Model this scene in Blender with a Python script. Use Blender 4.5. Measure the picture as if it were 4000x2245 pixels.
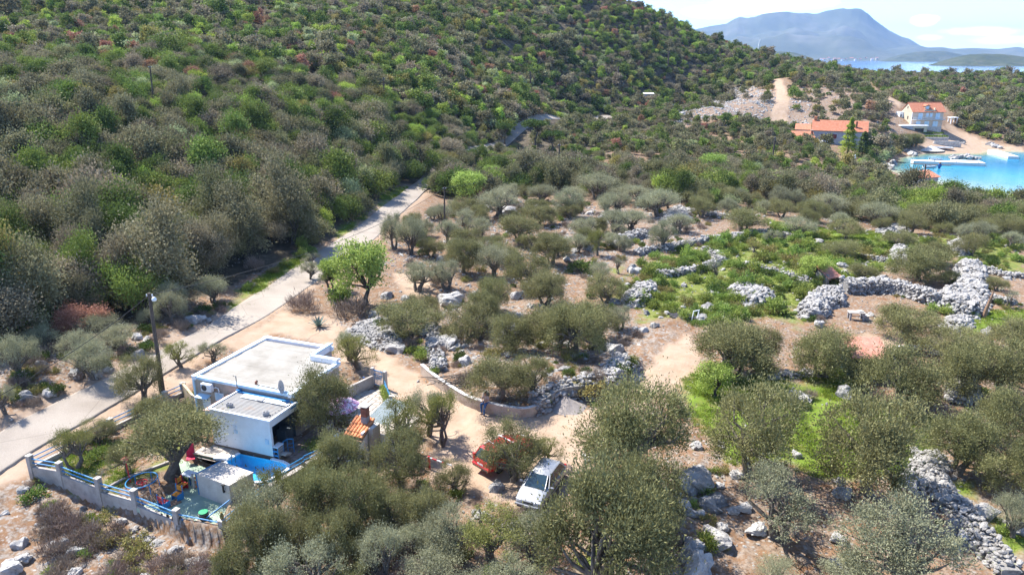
import bpy, bmesh, math, random
import numpy as np
from mathutils import Vector, Matrix

R = math.radians
S = bpy.context.scene
for o in list(bpy.data.objects):
    bpy.data.objects.remove(o)
COL = S.collection

# ------------------------------------------------------------------ camera
W0, H0 = 2576.0, 1446.0            # the photograph's pixel frame used when measuring it
FPX = 2800.0 / 1.5528
PITCH = math.atan((1122.5 - 221.0) / 2800.0)
CAMZ = 24.2
cam_d = bpy.data.cameras.new('camera')
cam = bpy.data.objects.new('camera', cam_d)
COL.objects.link(cam)
cam.location = (0, 0, CAMZ)
cam.rotation_euler = (math.pi / 2 - PITCH, 0, 0)
cam_d.sensor_fit = 'HORIZONTAL'
cam_d.sensor_width = 36.0
cam_d.lens = 36.0 * 2800.0 / 4000.0
cam_d.clip_start = 0.5
cam_d.clip_end = 60000
S.camera = cam


def ray(u, v):
    x = (u - W0 / 2) / FPX
    y = -(v - H0 / 2) / FPX
    return np.array([x, math.cos(PITCH) + y * math.sin(PITCH), -math.sin(PITCH) + y * math.cos(PITCH)])


def Wd(u, v, d):
    """point seen at pixel (u, v) at ground distance d"""
    r = ray(u, v)
    t = d / r[1]
    return (r[0] * t, d, CAMZ + r[2] * t)


def Wz(u, v, z):
    r = ray(u, v)
    t = (z - CAMZ) / r[2]
    return (r[0] * t, r[1] * t, z)


# ------------------------------------------------------------------ sky, sun, exposure
SUN_AZ = R(-53)      # from +Y towards +X
SUN_EL = R(53)
world = bpy.data.worlds.new('World')
S.world = world
world.use_nodes = True
wn = world.node_tree.nodes
wl = world.node_tree.links
wn.clear()
w_out = wn.new('ShaderNodeOutputWorld')
w_bg = wn.new('ShaderNodeBackground')
w_bg.inputs['Strength'].default_value = 0.15
sky = wn.new('ShaderNodeTexSky')
sky.sky_type = 'NISHITA'
sky.sun_disc = False
sky.sun_elevation = SUN_EL
sky.sun_rotation = SUN_AZ
sky.altitude = 30
sky.air_density = 0.62
sky.dust_density = 0.3
sky.ozone_density = 5.0


def wmath(op, a, b=None, clamp=False):
    n = wn.new('ShaderNodeMath')
    n.operation = op
    n.use_clamp = clamp
    for i, x in enumerate((a, b)):
        if x is None:
            continue
        if isinstance(x, (int, float)):
            n.inputs[i].default_value = x
        else:
            wl.new(x, n.inputs[i])
    return n.outputs[0]


tc = wn.new('ShaderNodeTexCoord')
sep = wn.new('ShaderNodeSeparateXYZ')
wl.new(tc.outputs['Generated'], sep.inputs[0])
ynz = wmath('MAXIMUM', wmath('ABSOLUTE', sep.outputs[1]), 0.05)
az_c = wmath('DIVIDE', sep.outputs[0], ynz)
el_c = wmath('DIVIDE', sep.outputs[2], ynz)
comb = wn.new('ShaderNodeCombineXYZ')
wl.new(az_c, comb.inputs[0])
wl.new(wmath('MULTIPLY', el_c, 2.2), comb.inputs[1])
cn = wn.new('ShaderNodeTexNoise')
cn.inputs['Scale'].default_value = 26
cn.inputs['Detail'].default_value = 7
cn.inputs['Roughness'].default_value = 0.6
wl.new(comb.outputs[0], cn.inputs['Vector'])
cloud = None
for (u, v, su, sv, amp) in ((1800, 30, 85, 17, .95), (1905, 12, 120, 22, .95), (2040, 4, 70, 18, .7), (2323, 53, 34, 15, 1.0), (2345, 48, 20, 9, .8), (2470, 80, 105, 13, .72),
                            (2520, 100, 110, 13, .55), (2340, 95, 40, 8, .5), (1620, -130, 200, 50, .9), (2500, -120, 260, 70, .8), (900, -260, 300, 90, .8), (3000, 40, 260, 40, .8), (-200, -160, 400, 80, .7)):
    r = ray(u, v)
    a0, e0 = r[0] / r[1], r[2] / r[1]
    da = wmath('DIVIDE', wmath('SUBTRACT', az_c, float(a0)), su / FPX * 1.08)
    de = wmath('DIVIDE', wmath('SUBTRACT', el_c, float(e0)), sv / FPX * 1.08)
    q = wmath('SUBTRACT', 1.0, wmath('ADD', wmath('MULTIPLY', da, da), wmath('MULTIPLY', de, de)))
    q = wmath('MULTIPLY', wmath('MAXIMUM', q, 0.0), amp)
    cloud = q if cloud is None else wmath('MAXIMUM', cloud, q)
cm = wmath('ADD', cloud, wmath('MULTIPLY', wmath('SUBTRACT', cn.outputs['Fac'], 0.52), 1.9))
cm = wmath('MULTIPLY', wmath('MULTIPLY', cm, 1.7, True), wmath('MULTIPLY', cloud, 2.2, True))
cm = wmath('MULTIPLY', cm, 0.9, True)
wmix = wn.new('ShaderNodeMixRGB')
wl.new(cm, wmix.inputs[0])
wl.new(sky.outputs[0], wmix.inputs[1])
wmix.inputs[2].default_value = (7.5, 7.5, 7.5, 1)
wl.new(wmix.outputs[0], w_bg.inputs['Color'])
wl.new(w_bg.outputs[0], w_out.inputs[0])

sd = bpy.data.lights.new('sun', 'SUN')
sd.energy = 4.4
sd.angle = R(0.53)
sd.color = (1.0, 0.955, 0.88)
sun = bpy.data.objects.new('sun', sd)
COL.objects.link(sun)
sdir = Vector((math.sin(SUN_AZ) * math.cos(SUN_EL), math.cos(SUN_AZ) * math.cos(SUN_EL), math.sin(SUN_EL)))
sun.rotation_euler = (-sdir).to_track_quat('-Z', 'Y').to_euler()
sun.location = (-60, 60, 120)
S.view_settings.view_transform = 'Standard'
S.view_settings.look = 'None'
S.view_settings.gamma = 1
S.view_settings.use_curve_mapping = False
S.view_settings.exposure = 1.55
try:
    S.cycles.max_bounces = 8
    S.cycles.diffuse_bounces = 3
    S.cycles.transparent_max_bounces = 8
    S.cycles.volume_bounces = 0
except Exception:
    pass

# ------------------------------------------------------------------ helpers: materials
def new_mat(name):
    m = bpy.data.materials.new(name)
    m.use_nodes = True
    return m, m.node_tree.nodes, m.node_tree.links, m.node_tree.nodes['Principled BSDF']


def ramp(nodes, pts):
    n = nodes.new('ShaderNodeValToRGB')
    el = n.color_ramp.elements
    while len(el) < len(pts):
        el.new(0.5)
    for e, (p, c) in zip(el, pts):
        e.position = p
        e.color = (c[0], c[1], c[2], 1)
    return n


def M(name, c1, c2=None, scale=3.0, rough=0.85, bump=0.0, bscale=None, metal=0.0, spec=0.3, detail=5, c3=None):
    """noise-mottled surface in object space"""
    m, n, l, p = new_mat(name)
    c2 = c2 or tuple(min(1, x * 0.78) for x in c1)
    t = n.new('ShaderNodeTexCoord')
    nz = n.new('ShaderNodeTexNoise')
    nz.inputs['Scale'].default_value = scale
    nz.inputs['Detail'].default_value = detail
    nz.inputs['Roughness'].default_value = 0.65
    l.new(t.outputs['Object'], nz.inputs['Vector'])
    pts = [(0.33, c2), (0.66, c1)] if c3 is None else [(0.3, c2), (0.52, c1), (0.7, c3)]
    r = ramp(n, pts)
    l.new(nz.outputs['Fac'], r.inputs[0])
    l.new(r.outputs[0], p.inputs['Base Color'])
    p.inputs['Roughness'].default_value = rough
    p.inputs['Metallic'].default_value = metal
    p.inputs['Specular IOR Level'].default_value = spec
    if bump:
        b = n.new('ShaderNodeBump')
        nb = n.new('ShaderNodeTexNoise')
        nb.inputs['Scale'].default_value = bscale or scale * 4
        nb.inputs['Detail'].default_value = 4
        l.new(t.outputs['Object'], nb.inputs['Vector'])
        l.new(nb.outputs['Fac'], b.inputs['Height'])
        b.inputs['Strength'].default_value = bump
        b.inputs['Distance'].default_value = 0.05
        l.new(b.outputs[0], p.inputs['Normal'])
    return m


def leaf_mat(name, cd, cl, trans=0.25, var=0.25, hue=0.03):
    """cd..cl: range over single leaves; each plant shifts a little too"""
    m, n, l, p = new_mat(name)
    a = n.new('ShaderNodeAttribute')
    a.attribute_name = 'tint'
    r = ramp(n, [(0.0, cd), (1.0, cl)])
    l.new(a.outputs['Fac'], r.inputs[0])
    oi = n.new('ShaderNodeObjectInfo')
    h = n.new('ShaderNodeHueSaturation')
    mr = n.new('ShaderNodeMapRange')
    mr.inputs['To Min'].default_value = 1 - var
    mr.inputs['To Max'].default_value = 1 + var
    l.new(oi.outputs['Random'], mr.inputs['Value'])
    l.new(mr.outputs[0], h.inputs['Value'])
    mh = n.new('ShaderNodeMapRange')
    mh.inputs['To Min'].default_value = 0.5 - hue
    mh.inputs['To Max'].default_value = 0.5 + hue
    wnz = n.new('ShaderNodeTexWhiteNoise')
    wnz.noise_dimensions = '1D'
    l.new(oi.outputs['Random'], wnz.inputs['W'])
    l.new(wnz.outputs['Value'], mh.inputs['Value'])
    l.new(mh.outputs[0], h.inputs['Hue'])
    l.new(r.outputs[0], h.inputs['Color'])
    l.new(h.outputs[0], p.inputs['Base Color'])
    p.inputs['Roughness'].default_value = 0.7
    p.inputs['Specular IOR Level'].default_value = 0.16
    if trans:
        tr = n.new('ShaderNodeBsdfTranslucent')
        l.new(h.outputs[0], tr.inputs['Color'])
        mx = n.new('ShaderNodeMixShader')
        mx.inputs[0].default_value = trans
        l.new(p.outputs[0], mx.inputs[1])
        l.new(tr.outputs[0], mx.inputs[2])
        l.new(mx.outputs[0], n['Material Output'].inputs[0])
    return m


# ------------------------------------------------------------------ helpers: objects
def tag(o, label=None, cat=None, group=None, kind=None):
    if label:
        o['label'] = label
    if cat:
        o['category'] = cat
    if group:
        o['group'] = group
    if kind:
        o['kind'] = kind
    return o


def link(o, parent=None):
    COL.objects.link(o)
    if parent is not None:
        o.parent = parent
    return o


def thing(name, label, cat, loc=(0, 0, 0), rz=0.0, group=None, scale=None):
    o = bpy.data.objects.new(name, None)
    o.empty_display_size = 0.3
    o.location = loc
    o.rotation_euler = (0, 0, rz)
    if scale is not None:
        o.scale = scale if hasattr(scale, '__len__') else (scale,) * 3
    link(o)
    return tag(o, label, cat, group)


def put(name, mesh, parent=None, loc=(0, 0, 0), rz=0.0, scale=None):
    o = bpy.data.objects.new(name, mesh)
    o.location = loc
    o.rotation_euler = (0, 0, rz)
    if scale is not None:
        o.scale = scale if hasattr(scale, '__len__') else (scale,) * 3
    return link(o, parent)


class MB:
    """collects boxes, prisms, tubes and lathes into one mesh"""

    def __init__(self):
        self.v = []
        self.f = []
        self.mi = []
        self.mats = []
        self.cur = 0
        self.T = Matrix.Identity(4)
        self.smooth = []
        self.sm = False

    def mat(self, m):
        if m not in self.mats:
            self.mats.append(m)
        self.cur = self.mats.index(m)
        return self

    def add(self, vs, fs):
        b = len(self.v)
        self.v += [tuple(self.T @ Vector(p)) for p in vs]
        for f in fs:
            self.f.append([b + i for i in f])
            self.mi.append(self.cur)
            self.smooth.append(self.sm)
        return self

    def box(self, c, s, rz=0.0, tilt=None, bev=0.0):
        x, y, z = s[0] / 2, s[1] / 2, s[2] / 2
        mt = Matrix.Translation(c) @ Matrix.Rotation(rz, 4, 'Z')
        if tilt:
            mt = mt @ Matrix.Rotation(tilt[1], 4, tilt[0])
        if bev:
            k = min(bev, x * .9, y * .9, z * .9)
            vs, rows = [], []
            for zz, ins in ((-z, k), (-z + k, 0), (z - k, 0), (z, k)):
                a, b = x - ins, y - ins
                kk = k * .7
                ring = [(a - kk, -b, zz), (a, -b + kk, zz), (a, b - kk, zz), (a - kk, b, zz), (-a + kk, b, zz), (-a, b - kk, zz), (-a, -b + kk, zz), (-a + kk, -b, zz)]
                rows.append(len(vs))
                vs += ring
            fs = [list(range(7, -1, -1)), list(range(rows[3], rows[3] + 8))]
            for i in range(3):
                for j in range(8):
                    fs.append([rows[i] + j, rows[i] + (j + 1) % 8, rows[i + 1] + (j + 1) % 8, rows[i + 1] + j])
        else:
            vs = [(-x, -y, -z), (x, -y, -z), (x, y, -z), (-x, y, -z), (-x, -y, z), (x, -y, z), (x, y, z), (-x, y, z)]
            fs = [(3, 2, 1, 0), (4, 5, 6, 7), (0, 1, 5, 4), (1, 2, 6, 5), (2, 3, 7, 6), (3, 0, 4, 7)]
        return self.add([tuple(mt @ Vector(p)) for p in vs], fs)

    def span(self, x0, x1, y0, y1, z0, z1):
        return self.box(((x0 + x1) / 2, (y0 + y1) / 2, (z0 + z1) / 2), (abs(x1 - x0), abs(y1 - y0), abs(z1 - z0)))

    def prism(self, poly, z0, z1):
        a = sum(poly[i][0] * poly[(i + 1) % len(poly)][1] - poly[(i + 1) % len(poly)][0] * poly[i][1] for i in range(len(poly)))
        if a < 0:
            poly = poly[::-1]
        n = len(poly)
        z0 = z0 if hasattr(z0, '__len__') else [z0] * n
        z1 = z1 if hasattr(z1, '__len__') else [z1] * n
        vs = [(p[0], p[1], z) for p, z in zip(poly, z0)] + [(p[0], p[1], z) for p, z in zip(poly, z1)]
        fs = [list(range(n - 1, -1, -1)), list(range(n, 2 * n))]
        fs += [(i, (i + 1) % n, n + (i + 1) % n, n + i) for i in range(n)]
        return self.add(vs, fs)

    def tube(self, pts, r, n=8, cap=True):
        pts = [Vector(p) for p in pts]
        r = r if hasattr(r, '__len__') else [r] * len(pts)
        vs, fs = [], []
        up = None
        for i, p in enumerate(pts):
            d = (pts[min(i + 1, len(pts) - 1)] - pts[max(i - 1, 0)])
            if d.length < 1e-9:
                d = Vector((0, 0, 1))
            d.normalize()
            if up is None:
                up = d.orthogonal().normalized()
            else:
                up = (up - d * up.dot(d))
                up = up.normalized() if up.length > 1e-6 else d.orthogonal().normalized()
            w = d.cross(up)
            for k in range(n):
                a = 2 * math.pi * k / n
                vs.append(tuple(p + (up * math.cos(a) + w * math.sin(a)) * r[i]))
        for i in range(len(pts) - 1):
            for k in range(n):
                fs.append((i * n + k, i * n + (k + 1) % n, (i + 1) * n + (k + 1) % n, (i + 1) * n + k))
        if cap:
            fs.append(list(range(n - 1, -1, -1)))
            fs.append(list(range((len(pts) - 1) * n, len(pts) * n)))
        return self.add(vs, fs)

    def lathe(self, prof, c=(0, 0, 0), n=16):
        vs, fs = [], []
        for (r, z) in prof:
            for k in range(n):
                a = 2 * math.pi * k / n
                vs.append((c[0] + r * math.cos(a), c[1] + r * math.sin(a), c[2] + z))
        for i in range(len(prof) - 1):
            for k in range(n):
                fs.append((i * n + k, i * n + (k + 1) % n, (i + 1) * n + (k + 1) % n, (i + 1) * n + k))
        fs.append(list(range(n - 1, -1, -1)))
        fs.append(list(range((len(prof) - 1) * n, len(prof) * n)))
        return self.add(vs, fs)

    def ring(self, c, rad, r, n=28, m=7, tilt=0.0):
        vs, fs = [], []
        for i in range(n):
            a = 2 * math.pi * i / n
            for k in range(m):
                b = 2 * math.pi * k / m
                q = rad + r * math.cos(b)
                vs.append((c[0] + q * math.cos(a), c[1] + q * math.sin(a), c[2] + r * math.sin(b) + tilt * q * math.cos(a)))
        for i in range(n):
            for k in range(m):
                fs.append((i * m + k, ((i + 1) % n) * m + k, ((i + 1) % n) * m + (k + 1) % m, i * m + (k + 1) % m))
        return self.add(vs, fs)

    def mesh(self, name):
        me = bpy.data.meshes.new(name)
        me.from_pydata(self.v, [], self.f)
        for m in self.mats:
            me.materials.append(m)
        me.polygons.foreach_set('material_index', self.mi)
        me.polygons.foreach_set('use_smooth', self.smooth)
        me.update()
        return me

    def build(self, name, m=None, parent=None, loc=(0, 0, 0), rz=0.0):
        if m is not None and not self.mats:
            self.mats = [m]
        return put(name, self.mesh(name), parent, loc, rz)


def structure(name, mb, m=None):
    return tag(mb.build(name, m), kind='structure')


def copy_tree(src, loc=None, rz=None, scale=None, label=None, group=None):
    c = src.copy()
    COL.objects.link(c)
    if loc is not None:
        c.location = loc
    if rz is not None:
        c.rotation_euler = (0, 0, rz)
    if scale is not None:
        c.scale = scale if hasattr(scale, '__len__') else (scale,) * 3
    if label:
        c['label'] = label
    if group:
        c['group'] = group
    for ch in src.children:
        d = ch.copy()
        COL.objects.link(d)
        d.parent = c
        for g in ch.children:
            e = g.copy()
            COL.objects.link(e)
            e.parent = d
    return c


# ------------------------------------------------------------------ numpy noise and polygons
def vnoise(x, y, seed=0.0):
    xi, yi = np.floor(x), np.floor(y)
    xf, yf = x - xi, y - yi
    xf = xf * xf * (3 - 2 * xf)
    yf = yf * yf * (3 - 2 * yf)

    def hsh(a, b):
        s = np.sin(a * 127.1 + b * 311.7 + seed * 74.7) * 43758.5453
        return s - np.floor(s)
    return ((hsh(xi, yi) * (1 - xf) + hsh(xi + 1, yi) * xf) * (1 - yf) + (hsh(xi, yi + 1) * (1 - xf) + hsh(xi + 1, yi + 1) * xf) * yf) - 0.5


def fbm(x, y, seed=0.0, o=4):
    r = 0
    for i in range(o):
        r = r + vnoise(x * 2 ** i, y * 2 ** i, seed + i) / 2 ** i
    return r


def poly_sd(x, y, poly):
    """signed distance, positive inside"""
    x = np.asarray(x, float)
    y = np.asarray(y, float)
    best = np.full(x.shape, 1e18)
    ins = np.zeros(x.shape, bool)
    n = len(poly)
    for i in range(n):
        ax, ay = poly[i][0], poly[i][1]
        bx, by = poly[(i + 1) % n][0], poly[(i + 1) % n][1]
        ex, ey = bx - ax, by - ay
        L = ex * ex + ey * ey + 1e-12
        t = np.clip(((x - ax) * ex + (y - ay) * ey) / L, 0, 1)
        d = (x - ax - t * ex) ** 2 + (y - ay - t * ey) ** 2
        best = np.minimum(best, d)
        c = ((ay > y) != (by > y)) & (x < (bx - ax) * (y - ay) / (by - ay + 1e-12) + ax)
        ins ^= c
    d = np.sqrt(best)
    return np.where(ins, d, -d)


def line_d(x, y, pts):
    best = np.full(np.shape(x), 1e18)
    for i in range(len(pts) - 1):
        ax, ay = pts[i][0], pts[i][1]
        ex, ey = pts[i + 1][0] - ax, pts[i + 1][1] - ay
        L = ex * ex + ey * ey + 1e-12
        t = np.clip(((x - ax) * ex + (y - ay) * ey) / L, 0, 1)
        best = np.minimum(best, (x - ax - t * ex) ** 2 + (y - ay - t * ey) ** 2)
    return np.sqrt(best)


def sstep(a, b, x):
    t = np.clip((x - a) / (b - a), 0, 1)
    return t * t * (3 - 2 * t)

# ------------------------------------------------------------------ terrain
SEA = -7.0
CP = []


def cz(u, v, z):
    CP.append(Wz(u, v, z))


def cd(u, v, d, canopy=0.0):
    p = Wd(u, v, d)
    CP.append((p[0], p[1], p[2] - canopy))


for v in (1600, 1430, 1200, 1000):
    for u in (-500, 700, 1300, 1700, 2150, 2650, 3100):
        cz(u, v, 0.0 if v < 1300 else -0.3)
for u, v in ((900, 800), (1300, 800), (1700, 800), (2150, 800), (2650, 800), (1200, 640), (1600, 640), (1950, 640), (1400, 540)):
    cz(u, v, 0.0)
for x, y, z in ((-22, 31.5, -1.8), (-16, 29.5, -1.7), (-28, 34.5, -1.4), (-24.5, 34.6, -1.6), (-19.5, 32.4, -1.75), (-15.6, 31.2, -1.7), (-36, 34, -0.8), (-11.4, 36, -0.9), (-10, 33, -0.9), (-5, 29.5, -0.7), (-6.5, 38.6, -0.4), (-22, 27, -1.4), (-30, 27, -1.4), (-31, 40, 0.0),
                (-26, 49, 0.1), (-30, 45, 0.1), (-20, 43, 0), (-10, 45, 0), (-18, 56, 0.2), (0, 38, 0), (2, 35, 0), (-4, 44, 0), (-10, 52, 0.1)):
    CP.append((x, y, z))
for u, v, z in ((2300, 640, -0.6), (2650, 640, -0.9), (2100, 560, -1.0), (2400, 560, -2.0), (2576, 590, -2.0), (2800, 600, -2.5), (1700, 480, -.4), (1900, 450, -1.8), (2150, 480, -3.0), (2250, 470, -4.6), (2400, 500, -5.3), (2576, 530, -5.2),
                (2800, 540, -5.6), (1600, 400, -.3), (1850, 400, -1.8), (2050, 410, -3.2), (2200, 440, -5.6), (2230, 400, -5.9), (1500, 345, .6), (1700, 335, .2), (1950, 325, -1), (2080, 352, -2.0), (2200, 350, -2.6), (2190, 400, -5.2),
                (2290, 345, -2.6), (2380, 340, -2.8), (2440, 340, -3.6), (2500, 362, -5.6), (2560, 372, -6.2), (2290, 376, -5.6), (2400, 372, -6.0),
                (2290, 391, -6.9), (2400, 393, -6.95), (2480, 389, -6.9), (2576, 380, -6.8), (2700, 372, -6.8), (2310, 396, -8.2), (2420, 400, -8.2), (2520, 396, -8.3),
                (2260, 425, -7.8), (2330, 425, -9.5), (2450, 420, -10), (2576, 415, -10), (2480, 450, -10), (2576, 470, -9.5), (2420, 452, -9.0), (2340, 452, -8.0), (2700, 430, -11), (2900, 440, -11), (2800, 480, -9), (3000, 390, -11)):
    cz(u, v, z)
# wooded hill: straight profiles from the road up to the skyline
for u, fv, fz, tv, td, can in ((-600, 1050, 2, 0, 200, 3), (-250, 980, 2.2, 0, 212, 3), (0, 905, 2, 0, 225, 3), (300, 800, 1.2, 0, 238, 3), (600, 690, 1, 0, 255, 3), (850, 560, 1, 0, 280, 3), (1050, 452, 1, 0, 305, 3),
                           (1250, 372, 1.4, 0, 345, 3), (1430, 306, 1.6, 0, 378, 3), (1560, 285, 2.2, -4, 395, 3.5), (1700, 262, 3.5, 50, 408, 3.5), (1800, 250, 5, 95, 418, 3.5), (1900, 205, 9, 122, 430, 3.5), (2000, 192, 11.5, 151, 440, 3.5)):
    f = np.array(Wz(u, fv, fz))
    t = np.array(Wd(u, tv, td)) - np.array([0, 0, can])
    for k in (0.0, 0.33, 0.66, 1.0):
        CP.append(tuple(f + (t - f) * k))
    if u < 1560:
        for k, s in ((1.3, .85), (1.8, .6), (2.4, .2)):
            p = t + (t - f) * (k - 1)
            CP.append((p[0], p[1], t[2] + (t[2] - f[2]) * (k - 1) * s))
    else:
        for dd, dz in ((45, 5), (120, 18), (260, 48)):
            CP.append((t[0] * (1 + dd / t[1]), t[1] + dd, max(-9, t[2] - dz)))
for u, v, d, can in ((2110, 173, 452, 3.5), (1950, 255, 285, 0), (1945, 203, 335, 0), (1800, 265, 262, 0), (2050, 262, 280, 1.5), (2160, 215, 350, 1), (2250, 262, 285, 0), (2180, 190, 410, 3), (2300, 186, 432, 3.5), (2450, 183, 440, 3.5), (2600, 184, 440, 3.5), (2900, 200, 430, 3.5),
                     (2380, 245, 330, 3), (2520, 245, 330, 3), (2700, 260, 320, 3), (2480, 315, 268, 2), (2600, 320, 262, 2), (2850, 330, 265, 2)):
    cd(u, v, d, can)
for u in (2110, 2300, 2500, 2750, 3000):
    a = Wd(u, 180, 1)
    for d, z in ((500, 6), (540, -5), (600, -12), (800, -14)):
        CP.append((a[0] * d, d, z))
for x, y in ((300, 0), (260, 80), (330, 160), (400, 260)):
    CP.append((x, y, -12))
for x, y in ((-60, -20), (0, -20), (60, -20), (0, 10), (-50, 10), (50, 10), (120, 20)):
    CP.append((x, y, -1.0))
CP.append((-260, 60, 40))
CP.append((-320, 0, 45))
CP = np.array(CP)
_c2 = 9.0 ** 2


def _phi(ax, ay, bx, by):
    return np.sqrt((ax[:, None] - bx[None]) ** 2 + (ay[:, None] - by[None]) ** 2 + _c2)


_A = _phi(CP[:, 0], CP[:, 1], CP[:, 0], CP[:, 1])
_n = len(CP)
_K = np.zeros((_n + 1, _n + 1))
_K[:_n, :_n] = _A - np.eye(_n) * 1.2
_K[:_n, _n] = 1
_K[_n, :_n] = 1
_sol = np.linalg.lstsq(_K, np.append(CP[:, 2], 0), rcond=None)[0]


def hbase(x, y):
    x = np.atleast_1d(np.asarray(x, float)).ravel()
    y = np.atleast_1d(np.asarray(y, float)).ravel()
    out = np.empty(len(x))
    for i in range(0, len(x), 20000):
        out[i:i + 20000] = _phi(x[i:i + 20000], y[i:i + 20000], CP[:, 0], CP[:, 1]) @ _sol[:_n] + _sol[_n]
    return out


YARD = [(-29.7, 38.6), (-27.4, 37.85), (-24.2, 36.3), (-21.4, 35.1), (-18.2, 33.3), (-15.4, 32.4), (-14.8, 36.7), (-12.85, 39.6), (-10.7, 41.3), (-8.9, 40.2), (-7.0, 40.3), (-6.3, 42.9), (-6.5, 45.0), (-9.7, 49.9), (-12.5, 50.9), (-13.5, 51),
        (-19.2, 52.8), (-22.2, 47.2), (-24.6, 48.9), (-27.4, 43.7)]
GARDEN = [(-29.6, 38.7), (-27.4, 37.95), (-24.2, 36.4), (-23.3, 36.0), (-22.84, 36.96), (-21.2, 39.0), (-20.3, 41.2), (-20.4, 43.5), (-22.3, 47.0), (-24.6, 48.8), (-27.4, 43.7)]
TERRF = [Wz(u, v, -.5)[:2] for u, v in ((459, 1231), (340, 1276), (445, 1309), (549, 1328), (579, 1276))] + [(-16.6, 36.95), (-17.96, 39.2), (-20.5, 40.25), (-21.25, 40.67), Wz(426, 1164, -.5)[:2]]
_c, _s = math.cos(R(-20.5)), math.sin(R(-20.5))
POOLW = [(-22.13 + x * _c - y * _s, 45.61 + x * _s + y * _c) for x, y in ((6.05, -4.25), (6.2, -3.16), (8.5, -3.08), (9.35, -3.1), (9.85, -3.25), (10.1, -3.6), (10.1, -4.1), (9.9, -4.7), (9.5, -5.25), (8.9, -5.55), (8.1, -5.5), (7.4, -5.1), (6.7, -4.6))]
WALLPTS = [(-7.2, 52.6), (-6.0, 50.6), (-4.05, 47.95), (-2.9, 46.7), (-1.78, 45.95), (-.7, 45.4), (.33, 45.05), (1.0, 45.05), (1.75, 45.5), (2.5, 46.1)]
TERR = WALLPTS + [(4.0, 47.2), (6.5, 48.3), (9.0, 50), (11, 54), (4, 60), (-3, 60)]
ROADL = [Wz(u, v, 0.1)[:2] for u, v in ((-700, 1480), (-300, 1260), (0, 1100), (51, 1073), (182, 1014), (270, 971), (400, 902), (520, 835), (595, 781), (676, 731), (753, 675), (869, 600), (955, 540), (1004, 506), (1034, 480))]
ROADR = [Wz(u, v, 0.1)[:2] for u, v in ((-700, 1580), (-300, 1340), (0, 1170), (51, 1142), (215, 1062), (331, 1001), (450, 930), (572, 857), (650, 816), (709, 777), (813, 702), (905, 640), (975, 575), (1049, 510), (1070, 484))]
FARROAD = [Wz(1052, 482, 0.1)[:2], Wz(1085, 455, .3)[:2], Wz(1140, 425, .5)[:2], Wz(1230, 385, .8)[:2], Wz(1330, 347, 1.1)[:2], Wz(1435, 315, 1.5)[:2], Wz(1470, 306, 1.6)[:2], Wz(1500, 299, 1.8)[:2], Wz(1560, 290, 2.2)[:2]]
ROADC = [((a[0] + b[0]) / 2, (a[1] + b[1]) / 2) for a, b in zip(ROADL, ROADR)]


def height(x, y, full=True):
    x = np.atleast_1d(np.asarray(x, float)).ravel()
    y = np.atleast_1d(np.asarray(y, float)).ravel()
    h = hbase(x, y)
    yd = poly_sd(x, y, YARD)
    k = sstep(.06, .36, yd)
    rd = np.minimum(line_d(x, y, ROADC), line_d(x, y, FARROAD))
    calm = sstep(2.2, 6, rd) * (1 - k)
    dist = np.hypot(x, y)
    h = h + calm * (0.45 * fbm(x / 9, y / 9, 3) + 0.25 * fbm(x / 2.3, y / 2.3, 7, 3) * sstep(130, 60, dist))
    far = sstep(100, 170, dist)
    h = h + far * calm * 2.2 * fbm(x / 28, y / 28, 11) * sstep(-6, -3, h)
    h = h * (1 - k) + k * -0.07
    kt = sstep(-.1, .1, poly_sd(x, y, TERRF))
    h = h * (1 - kt) + kt * -.57
    kp = sstep(-.14, .0, poly_sd(x, y, POOLW))
    h = h * (1 - kp) + kp * -1.4
    h = h - 0.12 * sstep(2.2, 1.5, line_d(x, y, ROADC)) - 0.1 * sstep(2.4, 1.6, line_d(x, y, FARROAD))
    td = poly_sd(x, y, TERR)
    inner = sstep(-.1, .5, td) * sstep(0, 9, 60 - y)
    h = h + 0.75 * inner
    return h


def gz(x, y):
    return float(height([x], [y])[0])


_ts = np.concatenate([np.linspace(24, 150, 500), np.linspace(150.5, 560, 700)])


def at(u, v):
    """first ground point under pixel (u, v)"""
    r = ray(u, v)
    t = _ts / r[1]
    hh = height(r[0] * t, r[1] * t)
    zz = CAMZ + r[2] * t
    k = np.argmax(zz < hh)
    if not (zz < hh).any():
        k = len(t) - 1
    if k > 0:
        a, b = zz[k - 1] - hh[k - 1], zz[k] - hh[k]
        tt = t[k - 1] + (t[k] - t[k - 1]) * a / (a - b + 1e-9)
    else:
        tt = t[k]
    x, y = r[0] * tt, r[1] * tt
    return Vector((x, y, gz(x, y)))


def poly_at(pts):
    return [tuple(at(u, v)[:2]) for u, v in pts]


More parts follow.
